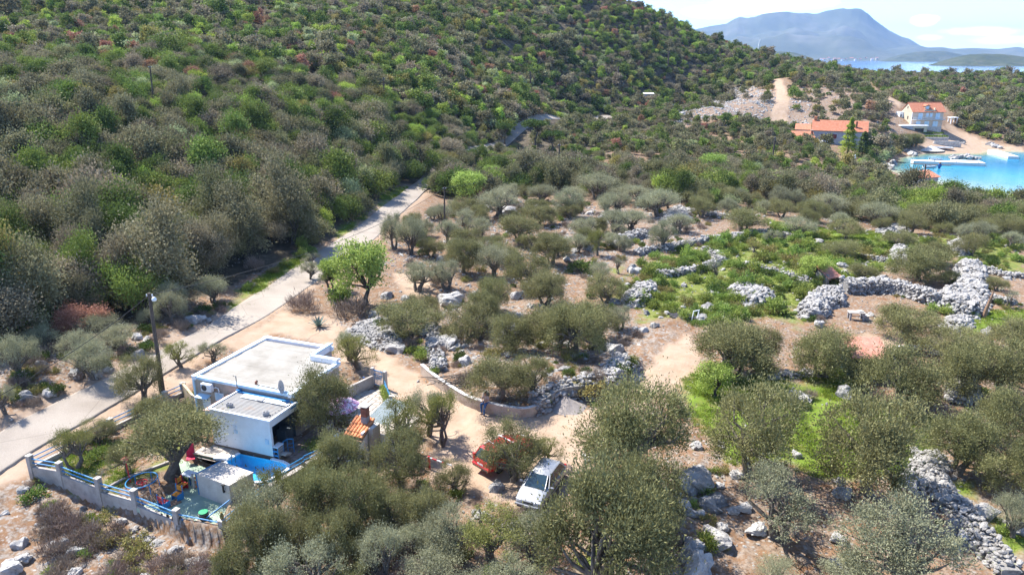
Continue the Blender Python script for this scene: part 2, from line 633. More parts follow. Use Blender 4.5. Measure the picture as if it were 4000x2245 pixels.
PATHS = [poly_at([(575, 862), (650, 820), (715, 781), (775, 790), (850, 815), (905, 850), (985, 895), (1060, 942), (1150, 1003), (1225, 1036), (1300, 1049), (1350, 1045), (1435, 1005), (1490, 1040), (1485, 1180), (1450, 1215), (1425, 1310), (1330, 1300), (1180, 1240), (1090, 1200),
                  (1090, 1120), (1050, 1060), (985, 985), (930, 950), (860, 905), (842, 868), (680, 842), (600, 880)]),
         poly_at([(1605, 945), (1675, 870), (1732, 838), (1755, 870), (1748, 935), (1700, 985), (1640, 1010), (1560, 1100), (1480, 1180), (1470, 1060), (1560, 990)]),
         poly_at([(51, 1146), (331, 1003), (470, 925), (495, 950), (300, 1060), (75, 1180), (0, 1215), (0, 1172)]),
         poly_at([(1940, 200), (1966, 200), (1985, 250), (1976, 312), (1933, 312), (1952, 250)]),
         poly_at([(2290, 387), (2300, 374), (2395, 330), (2372, 322), (2390, 312), (2440, 340), (2500, 362), (2576, 374), (2700, 366), (2700, 380), (2576, 386), (2480, 390), (2400, 394)]),
         poly_at([(2145, 193), (2170, 195), (2200, 222), (2240, 243), (2270, 262), (2262, 268), (2225, 250), (2185, 228)]),
         poly_at([(2090, 858), (2180, 835), (2230, 850), (2330, 850), (2335, 870), (2200, 880)]),
         poly_at([(1000, 690), (1060, 680), (1090, 740), (1020, 760)])]
GRASS = [poly_at([(590, 782), (680, 718), (755, 662), (790, 640), (775, 625), (690, 678), (590, 745)]),
         poly_at([(1690, 1000), (1745, 945), (1900, 945), (2000, 955), (2150, 905), (2165, 1000), (2350, 1060), (2330, 1150), (2250, 1190), (2060, 1200), (1980, 1165), (1850, 1165), (1785, 1110)]),
         poly_at([(1925, 545), (2010, 570), (2260, 585), (2265, 612), (2100, 612), (1960, 590)]),
         poly_at([(2095, 700), (2180, 688), (2260, 715), (2110, 722)]),
         poly_at([(2390, 800), (2620, 775), (2620, 835), (2420, 845)]),
         poly_at([(2500, 1320), (2620, 1290), (2620, 1400), (2540, 1400)]),
         poly_at([(2280, 1045), (2350, 1060), (2350, 1125), (2290, 1110)]),
         poly_at([(2380, 1200), (2460, 1215), (2450, 1250), (2390, 1235)]),
         poly_at([(960, 490), (1030, 470), (1010, 490), (950, 535)]),
         poly_at([(860, 575), (950, 515), (985, 488), (930, 530), (850, 600)]),
         poly_at([(1440, 1400), (1520, 1370), (1560, 1446), (1440, 1446)])]
MEADOW = [poly_at([(1560, 745), (1600, 670), (1790, 600), (2010, 590), (2270, 615), (2330, 640), (2200, 690), (2050, 730), (1980, 800), (1900, 800), (1750, 790), (1640, 800)]),
          poly_at([(2260, 600), (2576, 590), (2576, 700), (2440, 680)]),
          poly_at([(1700, 800), (1800, 770), (1920, 800), (1800, 830)])]
RUBBLE = [poly_at([(0, 1190), (75, 1190), (250, 1280), (560, 1365), (600, 1446), (500, 1600), (-200, 1600), (-300, 1300)]),
          poly_at([(820, 820), (960, 790), (1100, 780), (1250, 770), (1500, 800), (1640, 830), (1600, 940), (1480, 990), (1250, 960), (1080, 900), (980, 900)]),
          poly_at([(1700, 1180), (1820, 1180), (1850, 1290), (1780, 1446), (1680, 1446)]),
          poly_at([(2300, 1140), (2390, 1150), (2420, 1270), (2576, 1390), (2576, 1460), (2480, 1446), (2350, 1290)]),
          poly_at([(1430, 545), (1560, 520), (1800, 560), (1700, 620), (1500, 680), (1420, 640)]),
          poly_at([(1690, 262), (1860, 215), (1950, 240), (2040, 262), (2040, 320), (1700, 320)]),
          poly_at([(0, 930), (150, 880), (330, 840), (480, 790), (600, 760), (560, 800), (300, 940), (100, 1030), (0, 1060)])]
RUB2 = [poly_at([(1990, 222), (2090, 214), (2150, 222), (2255, 275), (2270, 335), (2200, 345), (2000, 325), (2045, 285)])]
WOOD = [(-400, 60)] + [tuple(Wz(u, v, z)[:2]) for u, v, z in ((-500, 1010, 2), (0, 880, 2), (300, 815, 1.2), (590, 700, 1), (830, 590, 1), (1000, 480, .8))]


def any_sd(x, y, polys):
    r = np.full(np.shape(x), -1e9)
    for p in polys:
        r = np.maximum(r, poly_sd(x, y, p))
    return r


def build_ground():
    na, nr = 640, 470
    ang = np.radians(np.linspace(-62, 62, na))
    rad = np.geomspace(9, 1000, nr)
    A, Rr = np.meshgrid(ang, rad)
    X = (Rr * np.sin(A)).ravel()
    Y = (Rr * np.cos(A)).ravel()
    Z = height(X, Y)
    # fine relief: stony soil
    nd = np.hypot(X, Y)
    pd = any_sd(X, Y, PATHS)
    yd = poly_sd(X, Y, YARD)
    rd = np.minimum(line_d(X, Y, ROADC), line_d(X, Y, FARROAD))
    ok = sstep(.1, -.6, pd) * sstep(0, -.5, yd) * sstep(2.0, 2.6, rd)
    rub = sstep(-2.5, 1.0, any_sd(X, Y, RUBBLE + RUB2) + 3 * fbm(X / 4, Y / 4, 21))
    Z = Z + ok * (0.10 + .28 * rub) * np.abs(fbm(X / .8, Y / .8, 31, 3)) * sstep(140, 60, nd)
    Z = Z + sstep(.0, .8, pd) * 0.05 * fbm(X / 1.3, Y / 1.3, 33) * sstep(0, -.5, yd)
    tre = poly_at([(1090, 960), (1200, 1050), (1330, 1090), (1470, 1060)])
    Z = Z - .07 * sstep(.35, .0, np.abs(line_d(X, Y, tre) - .75)) * sstep(0, -.5, yd)
    me = bpy.data.meshes.new('ground')
    me.vertices.add(len(X))
    me.vertices.foreach_set('co', np.stack([X, Y, Z], 1).ravel())
    i = np.arange(nr - 1)[:, None] * na + np.arange(na - 1)[None]
    q = np.stack([i, i + 1, i + na + 1, i + na], -1).reshape(-1, 4)[:, ::-1]
    me.loops.add(q.size)
    me.loops.foreach_set('vertex_index', q.ravel())
    me.polygons.add(len(q))
    me.polygons.foreach_set('loop_start', np.arange(0, q.size, 4))
    me.polygons.foreach_set('loop_total', np.full(len(q), 4))
    me.polygons.foreach_set('use_smooth', np.ones(len(q), bool))
    me.update()
    wob = 1.1 * fbm(X / 3, Y / 3, 41) + .6 * fbm(X / .9, Y / .9, 42, 3)
    gr = sstep(-.5, .9, any_sd(X, Y, GRASS) + wob * 1.4)
    gr = np.maximum(gr, .75 * sstep(-1, 2, any_sd(X, Y, MEADOW) + wob * 5))
    gr = np.maximum(gr, .8 * sstep(.15, .5, fbm(X / 6, Y / 6, 51)) * sstep(.0, .4, poly_sd(X, Y, GARDEN)))
    pa = sstep(-.45, .35, pd + wob * .8)
    gr = np.where(poly_sd(X, Y, GARDEN) > 0, np.maximum(gr, sstep(.0, .35, fbm(X / 2.2, Y / 2.2, 52)) * .8), gr)
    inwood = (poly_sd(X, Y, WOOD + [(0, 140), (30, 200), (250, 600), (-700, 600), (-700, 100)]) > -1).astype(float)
    verge = sstep(3.6, 2.0, line_d(X, Y, ROADC)) * .75
    pa = np.maximum(pa, verge) * (1 - inwood * 0)
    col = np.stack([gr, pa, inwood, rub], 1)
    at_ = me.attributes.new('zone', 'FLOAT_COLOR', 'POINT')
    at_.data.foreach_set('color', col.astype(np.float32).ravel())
    m, n, l, p = new_mat('ground')
    a = n.new('ShaderNodeAttribute')
    a.attribute_name = 'zone'
    sp = n.new('ShaderNodeSeparateColor')
    l.new(a.outputs['Color'], sp.inputs[0])
    t = n.new('ShaderNodeTexCoord')

    def noise_(sc, de=6, ro=.65):
        z = n.new('ShaderNodeTexNoise')
        z.inputs['Scale'].default_value = sc
        z.inputs['Detail'].default_value = de
        z.inputs['Roughness'].default_value = ro
        l.new(t.outputs['Object'], z.inputs['Vector'])
        return z.outputs['Fac']

    def mix(f, a_, b_):
        x = n.new('ShaderNodeMixRGB')
        for i_, s_ in enumerate((f, a_, b_)):
            if isinstance(s_, tuple):
                x.inputs[i_].default_value = s_ + (1,)
            elif isinstance(s_, float):
                x.inputs[i_].default_value = s_
            else:
                l.new(s_, x.inputs[i_])
        return x.outputs[0]

    def rmp(f, pts):
        r_ = ramp(n, pts)
        l.new(f, r_.inputs[0])
        return r_.outputs[0]
    soil = rmp(noise_(.55), [(.3, (.13, .066, .034)), (.5, (.195, .112, .062)), (.7, (.25, .165, .105))])
    litter = rmp(noise_(4.5), [(.35, (.075, .052, .037)), (.55, (.24, .185, .14))])
    soil = mix(rmp(noise_(1.4), [(.40, (0, 0, 0)), (.56, (.85, .85, .85))]), soil, litter)
    # crumbs of limestone
    vo = n.new('ShaderNodeTexVoronoi')
    vo.inputs['Scale'].default_value = 3.2
    l.new(t.outputs['Object'], vo.inputs['Vector'])
    stone = rmp(noise_(2.2), [(.3, (.19, .178, .165)), (.65, (.36, .34, .315))])
    cr = rmp(vo.outputs['Distance'], [(.18, (1, 1, 1)), (.34, (0, 0, 0))])
    rk = rmp(noise_(.9), [(.42, (0, 0, 0)), (.58, (1, 1, 1))])
    mu = n.new('ShaderNodeMath')
    mu.operation = 'MULTIPLY'
    l.new(cr, mu.inputs[0])
    l.new(rk, mu.inputs[1])
    soil = mix(mu.outputs[0], soil, stone)
    mr_ = n.new('ShaderNodeMath')
    mr_.operation = 'MULTIPLY'
    l.new(a.outputs['Alpha'], mr_.inputs[0])
    l.new(rmp(noise_(2.8), [(.47, (0, 0, 0)), (.62, (.55, .55, .55))]), mr_.inputs[1])
    soil = mix(mr_.outputs[0], soil, stone)
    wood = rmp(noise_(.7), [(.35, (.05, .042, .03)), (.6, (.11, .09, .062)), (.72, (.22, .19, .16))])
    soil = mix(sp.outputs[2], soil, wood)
    dirt = rmp(noise_(.8), [(.3, (.285, .20, .135)), (.5, (.34, .25, .18)), (.7, (.375, .285, .215))])
    dirt = mix(rmp(noise_(9., 3), [(.55, (0, 0, 0)), (.75, (.5, .5, .5))]), dirt, (.40, .29, .2))
    soil = mix(sp.outputs[1], soil, dirt)
    grs = rmp(noise_(1.1), [(.3, (.10, .105, .025)), (.5, (.115, .175, .022)), (.72, (.19, .20, .05))])
    grs = mix(rmp(noise_(.5), [(.55, (0, 0, 0)), (.72, (.7, .7, .7))]), grs, (.27, .19, .09))
    soil = mix(sp.outputs[0], soil, grs)
    l.new(soil, p.inputs['Base Color'])
    p.inputs['Roughness'].default_value = .95
    p.inputs['Specular IOR Level'].default_value = .1
    b = n.new('ShaderNodeBump')
    b.inputs['Strength'].default_value = .7
    b.inputs['Distance'].default_value = .06
    l.new(noise_(5., 6, .7), b.inputs['Height'])
    l.new(b.outputs[0], p.inputs['Normal'])
    me.materials.append(m)
    return tag(put('ground', me), kind='structure')


build_ground()


def sheet(name, L, Rr, mat_, lift, sub=5, w=6):
    """a ribbon between two edge lines, laid on the ground with an uneven edge"""
    def res(P):
        out = []
        for i in range(len(P) - 1):
            for k in range(sub):
                f = k / sub
                out.append((P[i][0] * (1 - f) + P[i + 1][0] * f, P[i][1] * (1 - f) + P[i + 1][1] * f))
        out.append(P[-1])
        return np.array(out)
    A, B = res(L), res(Rr)
    n = len(A)
    e = np.array([0, .015] + list(np.linspace(.05, .95, w)) + [.985, 1])
    wl_ = .12 * fbm(np.arange(n) * .61, np.zeros(n), 5)
    V, Fc = [], []
    P = A[:, None] + (B - A)[:, None] * (e[None, :, None] + wl_[:, None, None] * np.array([[-1 if q < .02 else (1 if q > .98 else 0)] for q in e])[None] * .3)
    X, Y = P[..., 0].ravel(), P[..., 1].ravel()
    Z = hbase(X, Y).reshape(n, -1) + lift
    Z[:, 0] -= .22
    Z[:, -1] -= .22
    m = len(e)
    V = np.stack([X, Y, Z.ravel()], 1)
    for i in range(n - 1):
        for k in range(m - 1):
            Fc.append((i * m + k, i * m + k + 1, (i + 1) * m + k + 1, (i + 1) * m + k))
    mb = MB()
    mb.sm = True
    mb.add([tuple(p) for p in V], Fc)
    return structure(name, mb, mat_)


def asphalt_mat():
    m, n, l, p = new_mat('worn_asphalt')
    t = n.new('ShaderNodeTexCoord')
    a = n.new('ShaderNodeTexNoise')
    a.inputs['Scale'].default_value = .35
    a.inputs['Detail'].default_value = 8
    b = n.new('ShaderNodeTexNoise')
    b.inputs['Scale'].default_value = 14
    for q in (a, b):
        l.new(t.outputs['Object'], q.inputs['Vector'])
    r1 = ramp(n, [(.3, (.27, .23, .19)), (.5, (.325, .28, .235)), (.72, (.365, .32, .27))])
    l.new(a.outputs[0], r1.inputs[0])
    r2 = ramp(n, [(.3, (.82, .82, .82)), (.7, (1, 1, 1))])
    l.new(b.outputs[0], r2.inputs[0])
    x = n.new('ShaderNodeMixRGB')
    x.blend_type = 'MULTIPLY'
    x.inputs[0].default_value = 1
    l.new(r1.outputs[0], x.inputs[1])
    l.new(r2.outputs[0], x.inputs[2])
    vo = n.new('ShaderNodeTexVoronoi')
    vo.feature = 'DISTANCE_TO_EDGE'
    vo.inputs['Scale'].default_value = .22
    nz = n.new('ShaderNodeMixRGB')
    nz.inputs[0].default_value = .12
    l.new(t.outputs['Object'], nz.inputs[1])
    l.new(a.outputs['Color'], nz.inputs[2])
    l.new(nz.outputs[0], vo.inputs['Vector'])
    r3 = ramp(n, [(.0, (.55, .53, .5)), (.008, (1, 1, 1))])
    l.new(vo.outputs['Distance'], r3.inputs[0])
    y = n.new('ShaderNodeMixRGB')
    y.blend_type = 'MULTIPLY'
    y.inputs[0].default_value = .7
    l.new(x.outputs[0], y.inputs[1])
    l.new(r3.outputs[0], y.inputs[2])
    l.new(y.outputs[0], p.inputs['Base Color'])
    p.inputs['Roughness'].default_value = .9
    p.inputs['Specular IOR Level'].default_value = .2
    return m


ASPH = asphalt_mat()
sheet('road', ROADL, ROADR, ASPH, 0.03)


def offs(P, d):
    out = []
    for i, p in enumerate(P):
        a, b = P[max(i - 1, 0)], P[min(i + 1, len(P) - 1)]
        tx, ty = b[0] - a[0], b[1] - a[1]
        L = math.hypot(tx, ty)
        out.append((p[0] - ty / L * d, p[1] + tx / L * d))
    return out


sheet('far_road', offs(FARROAD, 1.6), offs(FARROAD, -1.6), ASPH, 0.06)

# ------------------------------------------------------------------ sea, far land
def sea_mat():
    m, n, l, p = new_mat('sea_water')
    a = n.new('ShaderNodeAttribute')
    a.attribute_name = 'deep'
    t = n.new('ShaderNodeTexCoord')
    nz = n.new('ShaderNodeTexNoise')
    nz.inputs['Scale'].default_value = .035
    nz.inputs['Detail'].default_value = 4
    l.new(t.outputs['Object'], nz.inputs['Vector'])
    ad = n.new('ShaderNodeMath')
    ad.operation = 'MULTIPLY_ADD'
    l.new(nz.outputs[0], ad.inputs[0])
    ad.inputs[1].default_value = .35
    l.new(a.outputs['Fac'], ad.inputs[2])
    r = ramp(n, [(.17, (.42, .36, .24)), (.24, (.16, .24, .17)), (.34, (.035, .20, .27)), (.55, (.022, .23, .36)), (.8, (.012, .15, .32)), (1.0, (.03, .12, .30))])
    l.new(ad.outputs[0], r.inputs[0])
    l.new(r.outputs[0], p.inputs['Base Color'])
    p.inputs['Roughness'].default_value = .12
    p.inputs['IOR'].default_value = 1.33
    b = n.new('ShaderNodeBump')
    b.inputs['Strength'].default_value = .25
    b.inputs['Distance'].default_value = .25
    w = n.new('ShaderNodeTexNoise')
    w.inputs['Scale'].default_value = .9
    w.inputs['Detail'].default_value = 4
    l.new(t.outputs['Object'], w.inputs['Vector'])
    l.new(w.outputs[0], b.inputs['Height'])
    l.new(b.outputs[0], p.inputs['Normal'])
    return m


def build_sea():
    xs = np.concatenate([np.linspace(-24000, -900, 6), np.linspace(-600, 60, 12), np.linspace(64, 260, 66), np.geomspace(275, 24000, 14)])
    ys = np.concatenate([[-300, 0, 60], np.linspace(100, 280, 90), np.linspace(290, 900, 10), np.geomspace(1100, 26000, 14)])
    X, Y = np.meshgrid(xs, ys)
    X, Y = X.ravel(), Y.ravel()
    nx, ny = len(xs), len(ys)
    me = bpy.data.meshes.new('sea')
    near = (np.abs(X) < 700) & (Y < 900) & (Y > 20)
    dep = np.full(len(X), .75)
    dep[near] = np.clip((SEA - hbase(X[near], Y[near])) / 4.2, -.1, 1) * .62
    far = np.hypot(X, Y) > 700
    dep[far] = .85
    i = np.arange(ny - 1)[:, None] * nx + np.arange(nx - 1)[None]
    q = np.stack([i, i + 1, i + nx + 1, i + nx], -1).reshape(-1, 4)
    me.from_pydata(np.stack([X, Y, np.full(len(X), SEA)], 1).tolist(), [], q.tolist())
    a = me.attributes.new('deep', 'FLOAT', 'POINT')
    a.data.foreach_set('value', dep.astype(np.float32))
    me.materials.append(sea_mat())
    tag(put('sea', me), kind='structure')


build_sea()
HILLM = M('distant_scrub', (.055, .065, .03), (.03, .038, .018), .012, .95, c3=(.09, .085, .06), detail=9, spec=.05)
MTNM = M('mountain_scrub', (.075, .082, .05), (.045, .055, .032), .0022, .95, c3=(.13, .125, .10), detail=10, spec=.05)


def range_mesh(name, prof, D, Dshore, mat_, seed, rough, back=1.25, rows=26, cols=150, cx=None):
    """a land mass whose skyline runs through prof [(u, v)], from its shore at Dshore to its crest at D and down behind"""
    us = np.array([p[0] for p in prof], float)
    zs = np.array([Wd(p[0], p[1], D)[2] for p in prof])
    uu = np.linspace(us[0], us[-1], cols)
    zz = np.interp(uu, us, zs)
    ax = (uu - W0 / 2) / FPX / math.cos(PITCH) * 1.0
    V = []
    ts = np.concatenate([np.linspace(0, 1, rows), np.linspace(1.1, 2, 9)])
    r0 = ray(W0 / 2, 142)
    for t in ts:
        for a, z, u in zip(ax, zz, uu):
            d = Dshore + (D - Dshore) * t if t <= 1 else D + D * (back - 1) * (t - 1)
            x = ray(u, 142)[0] / ray(u, 142)[1] * d
            zc = max(z, SEA - 3)
            if t <= 1:
                g = t ** 1.25
                h = SEA - 3 + (zc - SEA + 3) * g
                k = math.sin(math.pi * t)
            else:
                h = SEA - 3 + (zc - SEA + 3) * max(0, 1 - (t - 1)) ** .8
                k = 0.3 * (2 - t)
            V.append((x, d, h, k * (zc - SEA)))
    V = np.array(V)
    nzv = fbm(V[:, 0] / rough, V[:, 1] / rough, seed, 5)
    V[:, 2] += nzv * V[:, 3] * .6
    n = cols
    m = len(ts)
    i = np.arange(m - 1)[:, None] * n + np.arange(n - 1)[None]
    q = np.stack([i, i + 1, i + n + 1, i + n], -1).reshape(-1, 4)
    me = bpy.data.meshes.new(name)
    me.from_pydata(V[:, :3].tolist(), [], q.tolist())
    me.polygons.foreach_set('use_smooth', np.ones(len(q), bool))
    me.materials.append(mat_)
    return tag(put(name, me), kind='structure')


def c7(x, y):
    return (2400 + x / 1.61) / 1.5528, y / 1.61 / 1.5528


range_mesh('mountain', [c7(*p) for p in ((120, 330), (300, 245), (430, 196), (500, 185), (590, 165), (690, 150), (720, 128), (760, 116), (800, 124), (860, 122), (900, 110), (1050, 88), (1090, 92), (1200, 93), (1320, 88), (1400, 75), (1500, 79), (1560, 98), (1700, 190), (1780, 229),
                                         (1840, 246), (1910, 287), (1980, 306), (2200, 345), (2500, 372))], 8800, 5650, MTNM, 3, 900, rows=44, cols=260)
range_mesh('mountain_spur', [c7(*p) for p in ((1100, 372), (1300, 345), (1500, 318), (1700, 300), (1890, 285), (1960, 300), (2050, 297), (2120, 309), (2250, 303), (2400, 310), (2520, 296), (2576, 304), (2800, 290), (3100, 300), (3600, 330))], 7400, 5900, MTNM, 8, 500)
range_mesh('island', [c7(*p) for p in ((1670, 388), (1720, 370), (1800, 345), (1900, 326), (2000, 322), (2080, 324), (2180, 345), (2300, 362), (2420, 388))], 4950, 4550, HILLM, 5, 160)
range_mesh('island', [c7(*p) for p in ((1980, 414), (2040, 392), (2120, 368), (2230, 344), (2330, 339), (2440, 342), (2530, 352), (2620, 366), (2760, 372), (2950, 390), (3050, 414))], 2750, 2450, HILLM, 6, 110)
range_mesh('island', [c7(*p) for p in ((760, 400), (880, 345), (980, 327), (1060, 325), (1130, 332), (1200, 352), (1280, 385), (1340, 404))], 3500, 3150, HILLM, 7, 130)

# the air between here and the mountain
hz = MB()
hz.span(-14000, 14000, -300, 16000, -26.0, 640)
hm, hn, hl, hp = new_mat('sea_air')
hn.remove(hp)
pv = hn.new('ShaderNodeVolumePrincipled')
pv.inputs['Color'].default_value = (.40, .62, 1.0, 1)
pv.inputs['Density'].default_value = 6.8e-5
pv.inputs['Anisotropy'].default_value = 0.1
hl.new(pv.outputs[0], hn['Material Output'].inputs['Volume'])
tag(hz.build('haze', hm), kind='stuff')

# ------------------------------------------------------------------ where things stand, for labels
LM = [(nm, at(u, v)) for nm, u, v in (
    ('flat roofed house', 650, 960), ('white annex', 620, 1130), ('lamp pole', 410, 990), ('tall plain pole', 1118, 590), ('pink parasol', 850, 1010), ('barbecue chimney', 955, 1050), ('silver car', 1350, 1240), ('red car', 1265, 1150),
    ('curved concrete wall', 1240, 1040), ('agave', 802, 815), ('bright leafy roadside tree', 920, 765), ('red roofed shed', 2180, 940), ('stone table', 2160, 805), ('ruined tiled hut', 2085, 700), ('great white boulder', 2125, 985),
    ('square stone block wall', 2410, 1000), ('broad stone terrace', 2400, 740), ('dirt track end', 1670, 950), ('merry-go-round', 360, 1240), ('road bend', 1030, 490), ('road corner by the rubble', 60, 1130), ('black net sheet', 1725, 800),
    ('umbrella pines', 1370, 370), ('grey stone house', 2110, 355), ('cream house', 2330, 345), ('jetty', 2400, 430), ('white stone kerb', 1260, 1320), ('brushwood heap', 1150, 960), ('road verge', 700, 700), ('rocky slope track', 1955, 300),
    ('swimming pool', 640, 1170), ('long stone wall', 2300, 760), ('blue gate', 955, 975), ('green clearing', 2080, 580), ('stepped stone wall', 1600, 740), ('big stone heap', 1880, 760), ('far pole', 1407, 455), ('old roadside poles', 1700, 340))]


def where(p, k=2):
    ds = sorted(((Vector((q.x - p[0], (q.y - p[1]))).length / (6 + q.y * .06), nm, q) for nm, q in LM))
    return [d[1] for d in ds[:k]], ds[0]


_seen = {}


def uniq(look, noun, p, alts=('', 'smaller', 'taller', 'broad', 'slender', 'leaning', 'low', 'ragged')):
    names, first = where(p, 5)
    cand = []
    rel = 'behind' if p[1] > first[2].y + 1.5 else ('in front of' if p[1] < first[2].y - 1.5 else 'beside')
    cand.append(f'{look} {noun} {rel} the {names[0]}')
    for i, j in ((0, 1), (0, 2), (1, 2), (0, 3), (1, 3), (2, 3), (0, 4), (1, 4), (2, 4), (3, 4)):
        cand.append(f'{look} {noun} between the {names[i]} and the {names[j]}')
    for c in cand:
        c = ' '.join(c.split())
        if len(c.split()) <= 16 and c not in _seen:
            _seen[c] = 1
            return c
    c = ' '.join(cand[1].split())
    _seen[c] = _seen.get(c, 0) + 1
    return c


# ------------------------------------------------------------------ foliage
def unit(a):
    return a / (np.linalg.norm(a, axis=1, keepdims=True) + 1e-9)


def leaf_mesh(name, C, D, L, Wd_, tint, mat_, rng, out=None, jit=.55):
    N = len(C)
    if out is None:
        out = unit(C - np.array([0, 0, C[:, 2].mean() * .8]))
    S_ = unit(np.cross(D, out + rng.normal(size=(N, 3)) * jit))
    L = np.broadcast_to(L, N)[:, None]
    Wd_ = np.broadcast_to(Wd_, N)[:, None]
    V = np.empty((N, 4, 3))
    V[:, 0] = C - D * L * .5
    V[:, 1] = C + S_ * Wd_ * .5
    V[:, 2] = C + D * L * .5
    V[:, 3] = C - S_ * Wd_ * .5
    me = bpy.data.meshes.new(name)
    me.vertices.add(N * 4)
    me.vertices.foreach_set('co', V.ravel())
    me.loops.add(N * 4)
    me.loops.foreach_set('vertex_index', np.arange(N * 4))
    me.polygons.add(N)
    me.polygons.foreach_set('loop_start', np.arange(0, N * 4, 4))
    me.polygons.foreach_set('loop_total', np.full(N, 4))
    me.update()
    a = me.attributes.new('tint', 'FLOAT', 'FACE')
    a.data.foreach_set('value', np.clip(tint, 0, 1).astype(np.float32))
    me.materials.append(mat_)
    return me


def crown_data(rng, R3, cz0, nclump, cr, nleaf, shell=.55, low=-.5, spray=.5, flat=.8, ragged=.35):
    dirs = unit(rng.normal(size=(nclump * 3, 3)))
    dirs = dirs[dirs[:, 2] > low][:nclump]
    lob = unit(rng.normal(size=(6, 3)))
    lump = 1 - ragged + ragged * 1.6 * np.max(np.maximum(dirs @ lob.T, 0) ** 4, axis=1)
    r = rng.uniform(shell, 1, len(dirs)) ** .8 * lump
    K = dirs * r[:, None] * np.array(R3) + np.array([0, 0, cz0])
    sz = cr * rng.uniform(.6, 1.35, len(dirs))
    w = sz ** 2
    ci = rng.choice(len(dirs), nleaf, p=w / w.sum())
    off = rng.normal(size=(nleaf, 3)) * sz[ci][:, None] * .5 * np.array([1, 1, flat])
    C = K[ci] + off
    D = unit(off / (np.linalg.norm(off, axis=1, keepdims=True) + .01) * .6 + dirs[ci] * .4 + np.array([0, 0, spray]) + rng.normal(size=(nleaf, 3)) * .55)
    ctint = rng.uniform(0, 1, len(dirs))
    tint = .55 * rng.uniform(0, 1, nleaf) + .45 * ctint[ci]
    return K, C, D, tint


def olive_data(rng, rx, rz, cz0, lobes, per, cr, nleaf, spray=.5):
    ld = unit(rng.normal(size=(lobes * 4, 3)) + np.array([0, 0, .35]))
    keep_ = [ld[0]]
    for q in ld[1:]:
        if len(keep_) < lobes and q[2] > -.45 and min(np.linalg.norm(q - k) for k in keep_) > .62:
            keep_.append(q)
    K, lc, out_ = [], [], []
    for i, q in enumerate(keep_):
        lr = rng.uniform(.36, .56) * rx
        c = q * np.array([rx, rx, rz]) * rng.uniform(.5, .68) + np.array([0, 0, cz0])
        d2 = unit(rng.normal(size=(per * 3, 3)) + q * .55 + np.array([0, 0, .3]))
        d2 = d2[d2[:, 2] > -.55][:per]
        for d in d2:
            K.append(c + d * lr * rng.uniform(.6, 1.05) * np.array([1, 1, .85]))
            lc.append(i)
            out_.append(d * .7 + q * .3)
    K, out_ = np.array(K), unit(np.array(out_))
    sz = cr * rng.uniform(.55, 1.4, len(K))
    w = sz ** 2
    ci = rng.choice(len(K), nleaf, p=w / w.sum())
    off = rng.normal(size=(nleaf, 3)) * sz[ci][:, None] * (.46 * np.exp(rng.normal(size=nleaf) * .3))[:, None]
    C = K[ci] + off
    C[:, 2] = np.maximum(C[:, 2], .12)
    D = unit(off / (np.linalg.norm(off, axis=1, keepdims=True) + .01) * .6 + out_[ci] * .4 + np.array([0, 0, spray]) + rng.normal(size=(nleaf, 3)) * .6)
    ct = rng.uniform(0, 1, len(K))
    return K, C, D, .6 * rng.uniform(0, 1, nleaf) + .4 * ct[ci], unit(out_[ci] + off / (sz[ci][:, None] + .01) * .5)


BARK = M('olive_bark', (.19, .165, .135), (.075, .06, .05), 6, .95, bump=.6)
BARKD = M('dark_bark', (.12, .10, .08), (.05, .04, .033), 6, .95, bump=.5)


def trunk_mesh(name, rng, K, h0, rad, stems, mat_, limbs=12, zc=.5):
    mb = MB()
    mb.sm = True
    K = np.array(K)
    if len(K) > limbs:
        K = K[rng.choice(len(K), limbs, replace=False)]
    for s in range(stems):
        a = rng.uniform(0, 6.28)
        lean = rng.uniform(.1, .45) if stems > 1 else rng.uniform(0, .3)
        r0 = rad * (1 if s == 0 else rng.uniform(.5, .8))
        base = np.array([math.cos(a), math.sin(a), 0]) * (rad * .7 if stems > 1 else 0)
        top = base + np.array([math.cos(a) * lean * h0, math.sin(a) * lean * h0, h0 * rng.uniform(.8, 1.1)])
        mid = (base + top) / 2 + rng.normal(size=3) * .08 * h0
        mb.tube([base - [0, 0, .25], base + (mid - base) * .12, mid, top], [r0 * 1.5, r0 * 1.12, r0 * .85, r0 * .62], 8)
        for k in K[s::stems]:
            b1 = top + (k - top) * .35 + rng.normal(size=3) * .12 * h0
            b2 = top + (k - top) * .7 + rng.normal(size=3) * .1 * h0
            mb.tube([top - (top - mid) * .12, b1, b2, k], [r0 * .55, r0 * .38, r0 * .22, r0 * .07], 5, cap=False)
    return mb.mesh(name) if mb.mats else (mb.mat(mat_), mb.mesh(name))[1]


